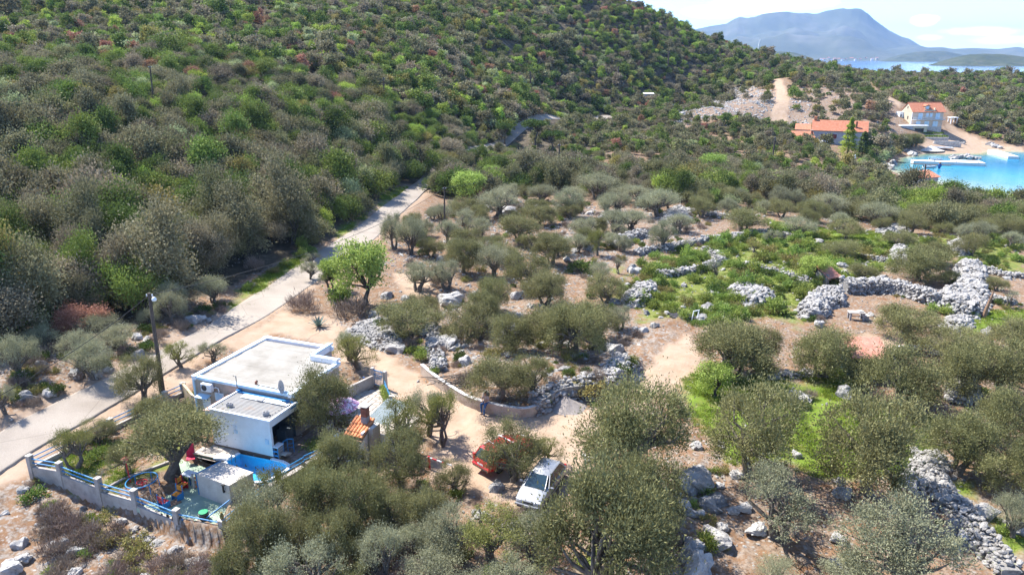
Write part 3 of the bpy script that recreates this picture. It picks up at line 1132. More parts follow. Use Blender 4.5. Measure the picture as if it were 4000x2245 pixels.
OLV = leaf_mat('olive_leaf', (.108, .108, .042), (.30, .292, .128), .28, .16, .008)
OLS = leaf_mat('silvery_olive_leaf', (.155, .16, .09), (.39, .39, .245), .28, .15, .008)
OLG = leaf_mat('fresh_olive_leaf', (.115, .122, .034), (.31, .31, .095), .28, .14, .010)
BRT = leaf_mat('spring_leaf', (0.144, 0.208, 0.040), (0.454, 0.583, 0.140), .3, .12, .012)
SPEC = {'grey oak': leaf_mat('grey_oak_leaf', (.092, .088, .044), (.30, .277, .158), .28, .25, .012),
        'dark evergreen': leaf_mat('dark_leaf', (.043, .067, .016), (.155, .215, .05), .28, .25, .012),
        'mid green': leaf_mat('mid_leaf', (.085, .122, .025), (.265, .335, .072), .2, .25, .015),
        'bright green': leaf_mat('bright_leaf', (0.176, 0.240, 0.040), (0.443, 0.562, 0.108), .3, .18, .015),
        'pale green': leaf_mat('pale_leaf', (0.192, 0.224, 0.096), (0.486, 0.529, 0.270), .25, .18, .012),
        'grey brown': leaf_mat('brown_leaf', (.125, .104, .066), (.33, .285, .19), .28, .25, .012),
        'rust red': leaf_mat('rust_leaf', (0.176, 0.088, 0.056), (0.497, 0.270, 0.167), .2, .2, .015),
        'ochre green': leaf_mat('ochre_leaf', (0.136, 0.120, 0.036), (0.400, 0.346, 0.108), .2, .2, .015),
        'olive grey': leaf_mat('wild_olive_leaf', (.095, .097, .042), (.28, .275, .135), .28, .2, .008)}

rngp = np.random.default_rng(11)
OLIVES = []       # (crown mesh, trunk mesh) about 4 m high and 4.4 m wide
for k in range(11):
    rg = np.random.default_rng(100 + k)
    kind = (OLV, OLV, OLV, OLG, OLV, OLS, OLS, OLV, OLG, OLS, OLV)[k]
    sparse = k in (3, 6, 8)
    K, C, D, t, on = olive_data(rg, 1.75, (1.75, 1.6, 1.7, 1.5, 1.8, 1.5, 1.45, 1.6, 1.5, 1.6, 1.75)[k], (1.38, 1.5, 1.5, 2.0, 1.4, 1.65, 1.9, 1.45, 1.9, 1.6, 1.4)[k], (9, 8, 10, 6, 11, 8, 6, 9, 6, 8, 10)[k], 11 if not sparse else 7, .42 if not sparse else .4, (26000, 24000, 19000, 0, 26000, 14000, 0, 19000, 0, 13000, 25000)[k] if not sparse else 8500)
    me = leaf_mesh('olive_crown', C, D, rg.uniform(.07, .125, len(C)), rg.uniform(.026, .046, len(C)), t, kind, rg, on, .85)
    tm = trunk_mesh('olive_trunk', rg, K, (1.05, 1.2, .9, 1.4, 1.0, 1.1, 1.2, 1.0, 1.3, .9, 1.05)[k], .2, (1, 2, 3, 2, 2, 3, 3, 2, 2, 3, 2)[k], BARK, 26)
    OLIVES.append((me, tm))
rg = np.random.default_rng(119)
K, C, D, t, on = olive_data(rg, 1.75, 1.1, 3.05, 10, 12, .45, 14000)
OLIVES.append((leaf_mesh('olive_crown', C, D, rg.uniform(.09, .16, len(C)), rg.uniform(.03, .055, len(C)), t, OLV, rg, on, .85), trunk_mesh('olive_trunk', rg, K, 1.75, .26, 2, BARKD, 18)))
# bare pruned olive
rg = np.random.default_rng(140)
K, C, D, t = crown_data(rg, (1.5, 1.5, 1.3), 2.3, 16, .35, 900, .5, -.4, .5)
BARE = (leaf_mesh('bare_crown', C, D, .16, .05, t, OLS, rg), trunk_mesh('bare_trunk', rg, K, 1.2, .16, 2, BARK, 16))
# spring green broadleaf, 5 m
rg = np.random.default_rng(150)
K, C, D, t = crown_data(rg, (2.3, 2.3, 2.2), 3.2, 60, .6, 7500, .35, -.75, .2, .9, .25)
LEAFY = (leaf_mesh('leafy_crown', C, D, rg.uniform(.13, .22, len(C)), rg.uniform(.09, .15, len(C)), t, BRT, rg), trunk_mesh('leafy_trunk', rg, K, 1.5, .2, 1, BARKD, 14))

FOREST = {}       # (species, lod, shape) -> crown mesh, about 3.2 m high, 1.8 m radius


def forest_shapes(lod, n, L, wfrac):
    out = []
    for s in range(3):
        rg = np.random.default_rng(200 + s + 10 * lod)
        R3 = ((1.75, 1.75, 1.6), (1.45, 1.45, 2.1), (2.1, 2.1, 1.35))[s]
        K, C, D, t = crown_data(rg, R3, R3[2] * .92, (26, 24, 30)[s], .66, n, .72, -.45, .2, .85, .3)
        C[:, 2] = np.maximum(C[:, 2], .05)
        out.append((C, D, t, L * rg.uniform(.7, 1.25, n), L * wfrac * rg.uniform(.7, 1.2, n), rg))
    return out


for lod, n, L in ((0, 11500, .125), (1, 4200, .20), (2, 900, .43)):
    for s, (C, D, t, LL, WW, rg) in enumerate(forest_shapes(lod, n, L, .6)):
        base = leaf_mesh('maquis_crown', C, D, LL, WW, t, SPEC['grey oak'], rg)
        for sp_, mt in SPEC.items():
            me = base.copy()
            me.materials.clear()
            me.materials.append(mt)
            FOREST[sp_, lod, s] = me
rg = np.random.default_rng(5)
FTRUNK = trunk_mesh('maquis_trunk', rg, [(.7, .2, 1.5), (-.6, .5, 1.7), (.1, -.8, 1.6), (-.2, .1, 2.2), (-.7, -.4, 1.4)], .7, .12, 2, BARKD, 5)


def stuff_scatter(name, protos, P, rot, scl, idx):
    col = bpy.data.collections.new(name + '_kinds')
    for i, me in enumerate(protos):
        o = bpy.data.objects.new('%s_kind_%03d' % (name, i), me)
        col.objects.link(o)
    me = bpy.data.meshes.new(name)
    N = len(P)
    me.vertices.add(N)
    me.vertices.foreach_set('co', np.asarray(P, float).ravel())
    for nm, ty, arr, key in (('idx', 'INT', idx, 'value'), ('rot', 'FLOAT_VECTOR', rot, 'vector'), ('scl', 'FLOAT_VECTOR', scl, 'vector')):
        a = me.attributes.new(nm, ty, 'POINT')
        a.data.foreach_set(key, np.asarray(arr, np.int32 if ty == 'INT' else np.float32).ravel())
    ng = bpy.data.node_groups.new(name, 'GeometryNodeTree')
    ng.interface.new_socket('Geometry', in_out='INPUT', socket_type='NodeSocketGeometry')
    ng.interface.new_socket('Geometry', in_out='OUTPUT', socket_type='NodeSocketGeometry')
    gi, go = ng.nodes.new('NodeGroupInput'), ng.nodes.new('NodeGroupOutput')
    ci = ng.nodes.new('GeometryNodeCollectionInfo')
    ci.inputs['Collection'].default_value = col
    ci.inputs['Separate Children'].default_value = True
    ci.inputs['Reset Children'].default_value = True
    ip = ng.nodes.new('GeometryNodeInstanceOnPoints')
    ip.inputs['Pick Instance'].default_value = True

    def na(nm, ty):
        q = ng.nodes.new('GeometryNodeInputNamedAttribute')
        q.data_type = ty
        q.inputs['Name'].default_value = nm
        return [s for s in q.outputs if s.enabled and s.name == 'Attribute'][0]
    L_ = ng.links
    L_.new(gi.outputs[0], ip.inputs['Points'])
    L_.new(ci.outputs[0], ip.inputs['Instance'])
    L_.new(na('idx', 'INT'), ip.inputs['Instance Index'])
    L_.new(na('rot', 'FLOAT_VECTOR'), ip.inputs['Rotation'])
    L_.new(na('scl', 'FLOAT_VECTOR'), ip.inputs['Scale'])
    L_.new(ip.outputs[0], go.inputs[0])
    o = put(name, me)
    md = o.modifiers.new('scatter', 'NODES')
    md.node_group = ng
    return tag(o, kind='stuff')


# ---- the olive grove, tree by tree: foot u, foot v, crown width px, height px, kind
def c8(x, y, w, h, *k):
    return ((1000 + x / 1.717) / 1.5528, (600 + y / 1.717) / 1.5528, w / 2.666, h / 2.666) + k


def c5(x, y, w, h, *k):
    return ((2400 + x / 1.61) / 1.5528, (600 + y / 1.61) / 1.5528, w / 2.5, h / 2.5) + k


def c1(x, y, w, h, *k):
    return ((x / 1.263) / 1.5528, (1100 + y / 1.263) / 1.5528, w / 1.961, h / 1.961) + k


def l6(x, y, w, h, *k):
    return ((x / 1.98) / 1.5528, (600 + y / 1.98) / 1.5528, w / 3.075, h / 3.075) + k


OL = [
    (655, 1452, 190, 230, 0), (740, 1440, 150, 170, 2), (850, 1440, 170, 190, 0), (590, 1480, 120, 150, 4), (800, 1345, 170, 200, 1), (900, 1335, 190, 210, 7), (985, 1340, 130, 170, 2), (1070, 1345, 150, 150, 10),
    (630, 1305, 105, 165, 6), (700, 1300, 120, 205, 8), (1015, 1140, 150, 150, 8), (1078, 1095, 125, 140, 6), (795, 1262, 110, 175, 0), (860, 1230, 150, 170, 1), (1010, 1235, 160, 190, 7), (935, 1290, 110, 130, 0),
    (1112, 1120, 125, 160, 8), (1236, 1398, 240, 170, 3), (1140, 1240, 110, 100, 2), (960, 1450, 170, 150, 5), (1090, 1470, 200, 130, 9), (1290, 1500, 170, 130, 5),
    (1288, 1205, 175, 175, 7), (1385, 1165, 100, 80, 3),
    (1525, 1545, 410, 430, 1), (1615, 1380, 250, 270, 4), (1590, 1215, 320, 310, 0), (1890, 1195, 270, 280, 7), (1835, 955, 230, 180, 1), (1900, 930, 130, 130, 0), (2068, 950, 170, 150, 4), (2180, 1240, 310, 300, 0), (2258, 1020, 240, 190, 10),
    (2430, 1000, 180, 170, 0), (2520, 1000, 170, 180, 7), (2400, 1190, 210, 190, 1), (2510, 1120, 180, 170, 4), (2490, 1230, 190, 150, 7), (2580, 1260, 160, 190, 0), (1955, 1345, 260, 210, 6), (2255, 1475, 350, 270, 5), (2545, 1350, 130, 130, 9), (2130, 1490, 190, 130, 9), (1960, 1480, 150, 90, 9),
    (2275, 862, 175, 105, 0), (2390, 905, 150, 110, 7), (2545, 900, 140, 120, 10),
    (1252, 1000, 160, 130, 10), (1335, 985, 110, 110, 2), (1398, 880, 190, 140, 1), (1450, 900, 170, 170, 0), (1500, 860, 110, 120, 7), (1560, 830, 90, 70, 5),
    (1028, 845, 170, 115, 7), (1180, 850, 150, 110, 2), (1285, 890, 130, 120, 0), (1370, 770, 130, 110, 10),
    c8(1040, 680, 210, 330, 9), c8(930, 640, 190, 300, 5), c8(1400, 440, 210, 170, 2), c8(1080, 930, 340, 250, 6), c8(1390, 800, 290, 270, 0), c8(1810, 905, 330, 300, 7), c8(1590, 1080, 260, 300, 0), c8(1990, 750, 300, 240, 1), c8(2090, 420, 230, 200, 5),
    c8(2280, 310, 320, 180, 9), c8(1630, 430, 330, 190, 5), c8(1760, 590, 300, 230, 7), c8(2400, 530, 250, 180, 9), c8(2290, 690, 170, 190, 3), c8(1400, 640, 230, 180, 2), c8(1900, 480, 250, 150, 0), c8(2200, 570, 240, 150, 5), c8(1240, 490, 180, 170, 9),
    c8(490, 905, 140, 180, 6), c8(360, 850, 170, 150, 6), c8(1180, 700, 200, 170, 7), c8(1600, 690, 230, 170, 2), c8(1510, 560, 200, 150, 9), c8(1700, 330, 210, 140, 5), c8(1920, 330, 200, 140, 9), c8(2130, 330, 180, 120, 5), c8(2480, 330, 220, 140, 9), c8(2450, 660, 160, 130, 5),
    c5(270, 395, 300, 180, 9), c5(400, 500, 210, 120, 5), c5(300, 600, 190, 190, 5), c5(810, 490, 300, 170, 2), c5(1150, 525, 230, 140, 9), c5(1450, 535, 210, 150, 7), c5(620, 810, 130, 170, 'bare'), c5(1550, 805, 190, 150, 7), c5(1910, 800, 380, 230, 0), c5(1780, 590, 200, 110, 2), c5(1990, 700, 260, 130, 1),
    c5(990, 570, 120, 100, 6), c5(2230, 640, 210, 170, 7), c5(1330, 400, 260, 120, 5), c5(1650, 450, 260, 120, 9), c5(1950, 470, 280, 130, 7), c5(2220, 460, 270, 130, 2), c5(2450, 520, 230, 170, 7), c5(520, 330, 190, 140, 7), c5(100, 480, 230, 130, 9), c5(140, 330, 220, 130, 5), c5(30, 760, 120, 130, 'bare'),
    c5(2480, 960, 170, 130, 'bare'), c5(460, 620, 110, 100, 'bare'), c5(1420, 660, 230, 110, 7), c5(2400, 860, 150, 110, 7), c5(2080, 820, 170, 110, 2), c5(1230, 720, 170, 100, 3), c5(870, 620, 120, 80, 3),
    c1(470, 478, 280, 230, 9), c1(400, 420, 240, 210, 5), c1(30, 655, 140, 190, 6), c1(705, 585, 250, 270, 2), c1(100, 470, 220, 240, 9), c1(220, 330, 220, 140, 5), c1(850, 215, 190, 190, 5), c1(1050, 390, 160, 120, 6), c1(900, 420, 190, 150, 3), c1(600, 330, 240, 130, 9),
    l6(1330, 1260, 330, 300, 5), l6(1640, 1160, 330, 260, 9), l6(1380, 1060, 240, 210, 9), l6(2420, 860, 180, 110, 6), l6(760, 1410, 350, 170, 9), l6(1180, 1330, 240, 170, 5),
    c1(880, 975, 500, 335, 11), c1(372, 925, 250, 235, 8), c1(480, 790, 230, 100, 2), c1(640, 950, 190, 250, 7), c1(1010, 790, 170, 170, 8), c1(765, 700, 260, 130, 1),
    (820, 1100, 190, 200, 4), (905, 930, 120, 100, 3), (880, 905, 90, 85, 6), (770, 1010, 140, 90, 8),
]
GROVE = [tuple(at(u, v)[:2]) for u, v in ((1010, 560), (1150, 520), (1300, 500), (1480, 510), (1560, 540), (1620, 600), (1560, 660), (1540, 740), (1600, 820), (1590, 900), (1450, 960), (1250, 950), (1130, 900), (1090, 830), (1000, 770), (960, 690))]
GROVE2 = [tuple(at(u, v)[:2]) for u, v in ((1500, 540), (1750, 545), (1950, 560), (2300, 600), (2576, 640), (2576, 560), (2300, 545), (2000, 520), (1700, 500))]
FORE = [tuple(Wz(u, v, -.5)[:2]) for u, v in ((600, 1330), (700, 1290), (1000, 1230), (1150, 1330), (1300, 1370), (1400, 1446), (1400, 1560), (560, 1560))]
rge = random.Random(8)
_pl = [at(q[0], q[1]) for q in OL]
for poly, cnt, gap, kk in ((GROVE, 34, 2.4, (5, 9, 7, 2, 6, 0)), (GROVE2, 36, 2.6, (5, 9, 7, 10, 2)), (FORE, 9, 1.9, (5, 6, 9, 2))):
    A_ = np.array(poly)
    done = tries = 0
    while done < cnt and tries < 3000:
        tries += 1
        x, y = rge.uniform(A_[:, 0].min(), A_[:, 0].max()), rge.uniform(A_[:, 1].min(), A_[:, 1].max())
        if poly_sd([x], [y], poly)[0] < .2 or any_sd(np.array([x]), np.array([y]), PATHS)[0] > -1 or poly_sd([x], [y], YARD)[0] > -1:
            continue
        if min((x - q.x) ** 2 + (y - q.y) ** 2 for q in _pl) < gap * gap:
            continue
        z = gz(x, y)
        d_ = y * math.cos(PITCH) + (CAMZ - z) * math.sin(PITCH)
        up_ = (z - CAMZ) * math.cos(PITCH) + y * math.sin(PITCH)
        w_ = rge.uniform(2.6, 4.6) * FPX / d_
        OL.append((W0 / 2 + FPX * x / d_, H0 / 2 - FPX * up_ / d_, w_, w_ * rge.uniform(.75, .95), kk[done % len(kk)]))
        _pl.append(Vector((x, y, z)))
        done += 1
OLOOK = ['dense grey-green', 'thick crowned grey-green', 'several-stemmed grey-green', 'thin fresh green', 'single-trunked full', 'silvery round', 'sparse silvery', 'two-stemmed dusky green', 'open fresh green', 'silvery several-stemmed', 'spreading grey-green', 'dark-trunked wide', 'nearly bare']
rgo = random.Random(3)
OLPOS = []
for (u, v, w, h, k) in OL:
    p = at(u, v)
    dd = math.hypot(p.y, 0) * math.cos(PITCH) + (CAMZ - p.z) * math.sin(PITCH)
    wm = w * dd / FPX
    dep = math.atan2(CAMZ - p.z, p.y)
    hm_ = max(1.2, (h * dd / FPX - wm * .42 * math.sin(dep)) / math.cos(dep))
    me, tm = BARE if k == 'bare' else OLIVES[k]
    sxy = wm / 4.3 * (1.12 if 420 < v < 1010 and u > 900 else 1.0)
    sz = min(hm_ / 3.3, sxy * 1.45)
    sz = max(sz, sxy * .66)
    OLPOS.append((p.x, p.y, wm * .5))
    t = thing('olive_tree', uniq(OLOOK[12 if k == 'bare' else k], 'olive tree', p), 'olive tree', (p.x, p.y, p.z - .03), rgo.uniform(0, 6.28), 'olive trees of the grove', (sxy, sxy, sz))
    put('trunk', tm, t)
    put('crown', me, t)

# the two spring green trees beside the road and others of their kind
for (u, v, w, h, lab) in ((921, 768, 165, 175, 'bright green round-crowned tree on a dark trunk beside the road'), (835, 728, 70, 95, 'small bright green tree leaning beside the larger leafy roadside tree'),
                          (1182, 510, 95, 85, 'yellow-green bush tree behind the tall plain pole'), (1320, 455, 85, 60, 'vivid green round tree beyond the grove'), (1240, 462, 55, 50, 'light green small tree between two vivid green trees'),
                          (1795, 440, 80, 45, 'vivid green tree among the grey trees before the grey stone house'), (1945, 478, 60, 35, 'small yellow-green tree low in the tree belt towards the cove'), (1800, 995, 110, 95, 'fresh green leafy bush under olive trees by the dirt track end'),
                          (20, 400, 80, 60, 'pale bright green tree at the edge of the wooded slope'), (2050, 700, 85, 60, 'feathery light green tree beside the ruined tiled hut')):
    p = at(u, v)
    dd = p.y * math.cos(PITCH) + (CAMZ - p.z) * math.sin(PITCH)
    s = w * dd / FPX / 5.0
    t = thing('leafy_tree', lab, 'tree', (p.x, p.y, p.z - .03), u * .1, 'spring green trees', (s, s, s * min(1.25, max(.7, h / w))))
    put('trunk', LEAFY[1], t)
    put('crown', LEAFY[0], t)
    OLPOS.append((p.x, p.y, w * dd / FPX * .5))

# ---- umbrella pines
PINE = leaf_mat('pine_needle', (0.027, 0.049, 0.013), (0.143, 0.218, 0.050), .15, .12, .01)
rg = np.random.default_rng(77)
K, C, D, t_ = crown_data(rg, (3.0, 3.0, .75), 5.2, 60, .6, 3200, .2, -.3, .6, .55, .2)
PINEM = leaf_mesh('pine_crown', C, D, .34, .14, t_, PINE, rg)
PINET = trunk_mesh('pine_trunk', rg, K, 3.6, .2, 1, BARKD, 14)
for (u, v, w, lab) in ((1345, 372, 80, 'wide flat-topped umbrella pine behind the far pole'), (1392, 383, 62, 'lower umbrella pine beside the widest flat-topped pine'), (1270, 360, 58, 'small flat-topped pine standing apart from the two umbrella pines')):
    p = at(u, v + 6)
    s = w * p.y / FPX / 6.2
    t = thing('umbrella_pine', lab, 'pine tree', p, u, 'umbrella pines', (s, s, s * .95))
    put('trunk', PINET, t)
    put('crown', PINEM, t)
    OLPOS.append((p.x, p.y, 2))

# ---- the wood: the nearest trees one by one, the rest as one mass
BELT = poly_at([(1065, 482), (1060, 446), (1250, 385), (1440, 312), (1560, 290), (1700, 322), (1930, 318), (1990, 330)])[:8] + [tuple(Wz(u, v, z)[:2]) for u, v, z in ((2010, 372, -2.5), (2190, 398, -5), (2205, 450, -5), (2260, 478, -5), (2400, 500, -5.3), (2576, 527, -5.2), (2800, 540, -5.5), (2800, 610, -2.5), (2576, 600, -2), (2300, 575, -1), (2000, 540, -.8), (1760, 520, -.4), (1560, 500, 0), (1420, 468, 0), (1260, 478, 0), (1150, 500, 0))]
PENIN = [tuple(at(u, v)[:2]) for u, v in ((2010, 198), (2120, 186), (2140, 196), (2180, 230), (2225, 252), (2265, 270), (2390, 300), (2430, 318), (2490, 345), (2540, 362), (2700, 360), (2900, 340), (3000, 260), (2900, 205))] + [(330, 500), (120, 520)]
OSLOPE = poly_at([(1990, 222), (2090, 214), (2150, 222), (2255, 275), (2270, 335), (2200, 345), (2000, 325), (2045, 285)])
HOUSEZ = [poly_at([(2085, 374), (2190, 374), (2195, 408), (2080, 408)]), poly_at([(2235, 350), (2240, 300), (2260, 262), (2385, 262), (2400, 330), (2330, 352)]), poly_at([(1985, 362), (2000, 330), (2190, 330), (2195, 360), (2120, 372)])]
rgf = np.random.default_rng(42)
cells = []
for (d0, d1, s) in ((38, 150, 2.5), (150, 260, 2.8), (260, 640, 3.2)):
    xs = np.arange(-430, 420, s)
    ys = np.arange(d0, d1, s)
    X, Y = np.meshgrid(xs, ys)
    X = (X + rgf.uniform(-.48, .48, X.shape) * s).ravel()
    Y = (Y + rgf.uniform(-.48, .48, Y.shape) * s).ravel()
    k = np.abs(X) < Y * .80 + 8
    cells.append(np.stack([X[k], Y[k]], 1))
Q = np.concatenate(cells)
X, Y = Q[:, 0], Q[:, 1]
WP = WOOD + [tuple(FARROAD[i]) for i in range(2, len(FARROAD))] + [tuple(at(u, v)[:2]) for u, v in ((1690, 262), (1760, 258), (1850, 222), (1935, 200), (1948, 196), (2010, 196), (2110, 184))] + [(230, 640), (-700, 640), (-700, 100)]
inw = poly_sd(X, Y, WP)
inb = poly_sd(X, Y, BELT)
inp = poly_sd(X, Y, PENIN)
ino = poly_sd(X, Y, OSLOPE)
m_w = inw > .3
m_b = (inb > 0) & ~m_w
m_p = (inp > 0) & ~m_w & ~m_b
m_o = (ino > 0) & ~m_w & ~m_p
m_p |= (Y > 205) & (X > 20) & ~m_w & ~m_b & ~m_o & (any_sd(X, Y, PATHS) < -2)
keep = m_w | m_b | m_p | m_o
keep &= (line_d(X, Y, ROADC) > 2.9) & (line_d(X, Y, FARROAD[5:]) > 2.2) & (line_d(X, Y, FARROAD[:6]) > .7)
keep &= any_sd(X, Y, PATHS) < -.8
keep &= any_sd(X, Y, HOUSEZ) < 0
X, Y = X[keep], Y[keep]
m_w, m_b, m_p, m_o = (q[keep] for q in (m_w, m_b, m_p, m_o))
Z = height(X, Y)
ru = rgf.uniform(0, 1, len(X))
keep = Z > SEA + .7
dist = np.hypot(X, Y)
clear = fbm(X / 14, Y / 14, 61)
keep &= ~((clear > .42) & (ru < .7))
keep &= ~(m_o & (ru < .45))
keep &= ~(m_b & (ru < .18))
op = np.array(OLPOS)
for (ox, oy, orad) in op[(op[:, 1] < 160)]:
    keep &= (X - ox) ** 2 + (Y - oy) ** 2 > (orad * .75 + .5) ** 2
rub = any_sd(X, Y, RUBBLE)
keep &= ~((rub > 0) & (ru < .93))
# what the ground itself hides is left out
for k in np.linspace(.25, .97, 14):
    keep &= ~(height(X * k, Y * k, False) > CAMZ + (Z + 5 - CAMZ) * k)
X, Y, Z, m_w, m_b, m_p, m_o, dist = (q[keep] for q in (X, Y, Z, m_w, m_b, m_p, m_o, dist))
n_ = len(X)
big = fbm(X / 11, Y / 11, 71) + .5 * rgf.normal(size=n_) * .35
sc = np.clip(1.0 + big * .75, .5, 1.75) * rgf.uniform(.75, 1.2, n_)
sc *= np.where(m_o, .85, 1) * np.where(m_w & (dist < 100), 1.18, 1) * np.where(m_p, .95, 1)
names_ = list(SPEC)
f1 = fbm(X / 17, Y / 17, 81) + .30 * rgf.normal(size=n_)
f2 = fbm(X / 40, Y / 40, 82) + .25 * rgf.normal(size=n_)
upper = sstep(95, 200, dist) * m_w
pr = np.zeros((n_, len(names_)))
pr[:, 0] = 30 - 12 * upper + 14 * (f2 > .15)
pr[:, 1] = 17 + 12 * (f1 > .2) + 3 * upper
pr[:, 2] = 19 + 10 * upper + 9 * (f1 > .3)
pr[:, 3] = 3.5 + 6 * upper + 3 * (f1 > .4)
pr[:, 4] = 2 + 4 * upper
pr[:, 5] = 9 + 8 * (f2 < -.25)
pr[:, 6] = 2.2 + 2 * upper
pr[:, 7] = 6 + 3 * (f1 < -.3)
pr[:, 8] = 12 + 34 * m_b + 200 * m_o - 6 * upper
pr = np.maximum(pr, .2)
pr /= pr.sum(1, keepdims=True)
cum = pr.cumsum(1)
sp_i = (rgf.uniform(0, 1, n_)[:, None] > cum).sum(1).clip(0, len(names_) - 1)
sc = np.where(np.isin(sp_i, (3, 4, 6)), np.minimum(sc, 1.05), sc)
sc = np.where(np.isin(sp_i, (0, 5)), sc * 1.1, sc)
shp = rgf.integers(0, 3, n_)
rz_ = rgf.uniform(0, 6.28, n_)
sc = np.where(m_b & (dist > 165), sc * .74, sc)
szz = sc * np.where(dist < 150, rgf.uniform(.95, 1.5, n_), rgf.uniform(.8, 1.1, n_))
uu = W0 / 2 + FPX * X / (Y * math.cos(PITCH) + (CAMZ - Z) * math.sin(PITCH))
appar = np.where((uu > -10) & (uu < W0 + 10), sc / dist, 0)
order = np.argsort(-appar)
single = np.zeros(n_, bool)
single[order[:285]] = True
FLOOK = {'grey oak': ('dense grey-brown', 'evergreen oak tree'), 'dark evergreen': ('dark green', 'evergreen tree'), 'mid green': ('mid green', 'bushy tree'), 'bright green': ('bright yellow-green', 'young tree'), 'pale green': ('pale green', 'flowering tree'),
         'grey brown': ('dry grey-brown', 'shrub tree'), 'rust red': ('rust red', 'shrub tree'), 'ochre green': ('ochre green', 'shrub tree'), 'olive grey': ('olive grey', 'wild olive tree')}
for i in np.where(single)[0]:
    s_ = names_[sp_i[i]]
    lk, nn = FLOOK[s_]
    shape_w = ('round', 'upright', 'spreading')[shp[i]]
    size_w = 'large' if sc[i] > 1.5 else ('small' if sc[i] < .85 else '')
    t = thing(nn.replace(' ', '_'), uniq(f'{size_w} {shape_w} {lk}', nn, (X[i], Y[i])), nn.split()[-1] if nn.split()[-1] == 'tree' and 'olive' not in nn else 'tree', (X[i], Y[i], Z[i] - .1), rz_[i], 'trees at the edge of the wooded slope', (sc[i], sc[i], szz[i]))
    put('trunk', FTRUNK, t)
    put('crown', FOREST[s_, 0 if dist[i] < 95 else 1, shp[i]], t)
protos = [FOREST[s_, lod, k] for lod in (0, 1, 2) for s_ in names_ for k in range(3)]
lod = np.where(dist < 85, 0, np.where(dist < 185, 1, 2))
r_ = ~single
stuff_scatter('woodland', protos, np.stack([X, Y, Z - .1], 1)[r_], np.stack([np.zeros(n_), np.zeros(n_), rz_], 1)[r_], np.stack([sc, sc, szz], 1)[r_], ((lod * len(names_) + sp_i) * 3 + shp)[r_])

# ------------------------------------------------------------------ limestone
def stone_mat(name, c1, c2, c3):
    m, n, l, p = new_mat(name)
    t = n.new('ShaderNodeTexCoord')
    oi = n.new('ShaderNodeObjectInfo')
    ofs = n.new('ShaderNodeVectorMath')
    ofs.operation = 'ADD'
    l.new(t.outputs['Object'], ofs.inputs[0])
    cb = n.new('ShaderNodeCombineXYZ')
    mm = n.new('ShaderNodeMath')
    mm.operation = 'MULTIPLY'
    mm.inputs[1].default_value = 37
    l.new(oi.outputs['Random'], mm.inputs[0])
    l.new(mm.outputs[0], cb.inputs[0])
    l.new(cb.outputs[0], ofs.inputs[1])
    nz = n.new('ShaderNodeTexNoise')
    nz.inputs['Scale'].default_value = 1.6
    nz.inputs['Detail'].default_value = 9
    nz.inputs['Roughness'].default_value = .72
    l.new(ofs.outputs[0], nz.inputs['Vector'])
    r = ramp(n, [(.32, c3), (.47, c2), (.62, c1)])
    l.new(nz.outputs[0], r.inputs[0])
    hs = n.new('ShaderNodeHueSaturation')
    mr = n.new('ShaderNodeMapRange')
    mr.inputs['To Min'].default_value = .8
    mr.inputs['To Max'].default_value = 1.12
    l.new(oi.outputs['Random'], mr.inputs['Value'])
    l.new(mr.outputs[0], hs.inputs['Value'])
    l.new(r.outputs[0], hs.inputs['Color'])
    l.new(hs.outputs[0], p.inputs['Base Color'])
    p.inputs['Roughness'].default_value = .92
    p.inputs['Specular IOR Level'].default_value = .15
    b = n.new('ShaderNodeBump')
    b.inputs['Strength'].default_value = .9
    b.inputs['Distance'].default_value = .12
    n2 = n.new('ShaderNodeTexNoise')
    n2.inputs['Scale'].default_value = 4.5
    n2.inputs['Detail'].default_value = 7
    n2.inputs['Roughness'].default_value = .7
    l.new(ofs.outputs[0], n2.inputs['Vector'])
    l.new(n2.outputs[0], b.inputs['Height'])
    l.new(b.outputs[0], p.inputs['Normal'])
    return m


LIME = stone_mat('limestone', (.46, .44, .412), (.36, .342, .322), (.17, .164, .156))
LIMEG = stone_mat('grey_limestone', (.34, .33, .318), (.25, .243, .238), (.12, .12, .122))


def stone_mesh(seed, sub, mat_, rough=.16, cuts=7, flat=(1, 1, 1)):
    rg = np.random.default_rng(seed)
    bm = bmesh.new()
    bmesh.ops.create_icosphere(bm, subdivisions=sub, radius=1)
    V = np.array([v.co[:] for v in bm.verts])
    ns = unit(rg.normal(size=(cuts, 3)))
    for nn in ns:
        d = rg.uniform(.55, .8)
        k = V @ nn
        V -= np.maximum(k - d, 0)[:, None] * nn
    V *= (1 + rough * fbm(V[:, 0] * 2.1 + seed, V[:, 1] * 2.1 + V[:, 2] * 1.7, seed, 3))[:, None]
    V *= np.array(flat)
    for v, c in zip(bm.verts, V):
        v.co = c
    me = bpy.data.meshes.new('stone')
    bm.to_mesh(me)
    bm.free()
    me.materials.append(mat_)
    return me


ROCKS = [stone_mesh(300 + i, 4, LIME if i % 5 else LIMEG, .42, 9, (1, rngp.uniform(.7, 1), rngp.uniform(.55, .85))) for i in range(9)]
STONES = [stone_mesh(340 + i, 2, LIME, .2, 6, (1, rngp.uniform(.7, .95), rngp.uniform(.5, .75))) for i in range(10)]
RCORE = M('rubble_core', (.30, .285, .265), (.11, .105, .10), 3.5, .95, bump=.6)
rgs = np.random.default_rng(9)
WEEDS = []


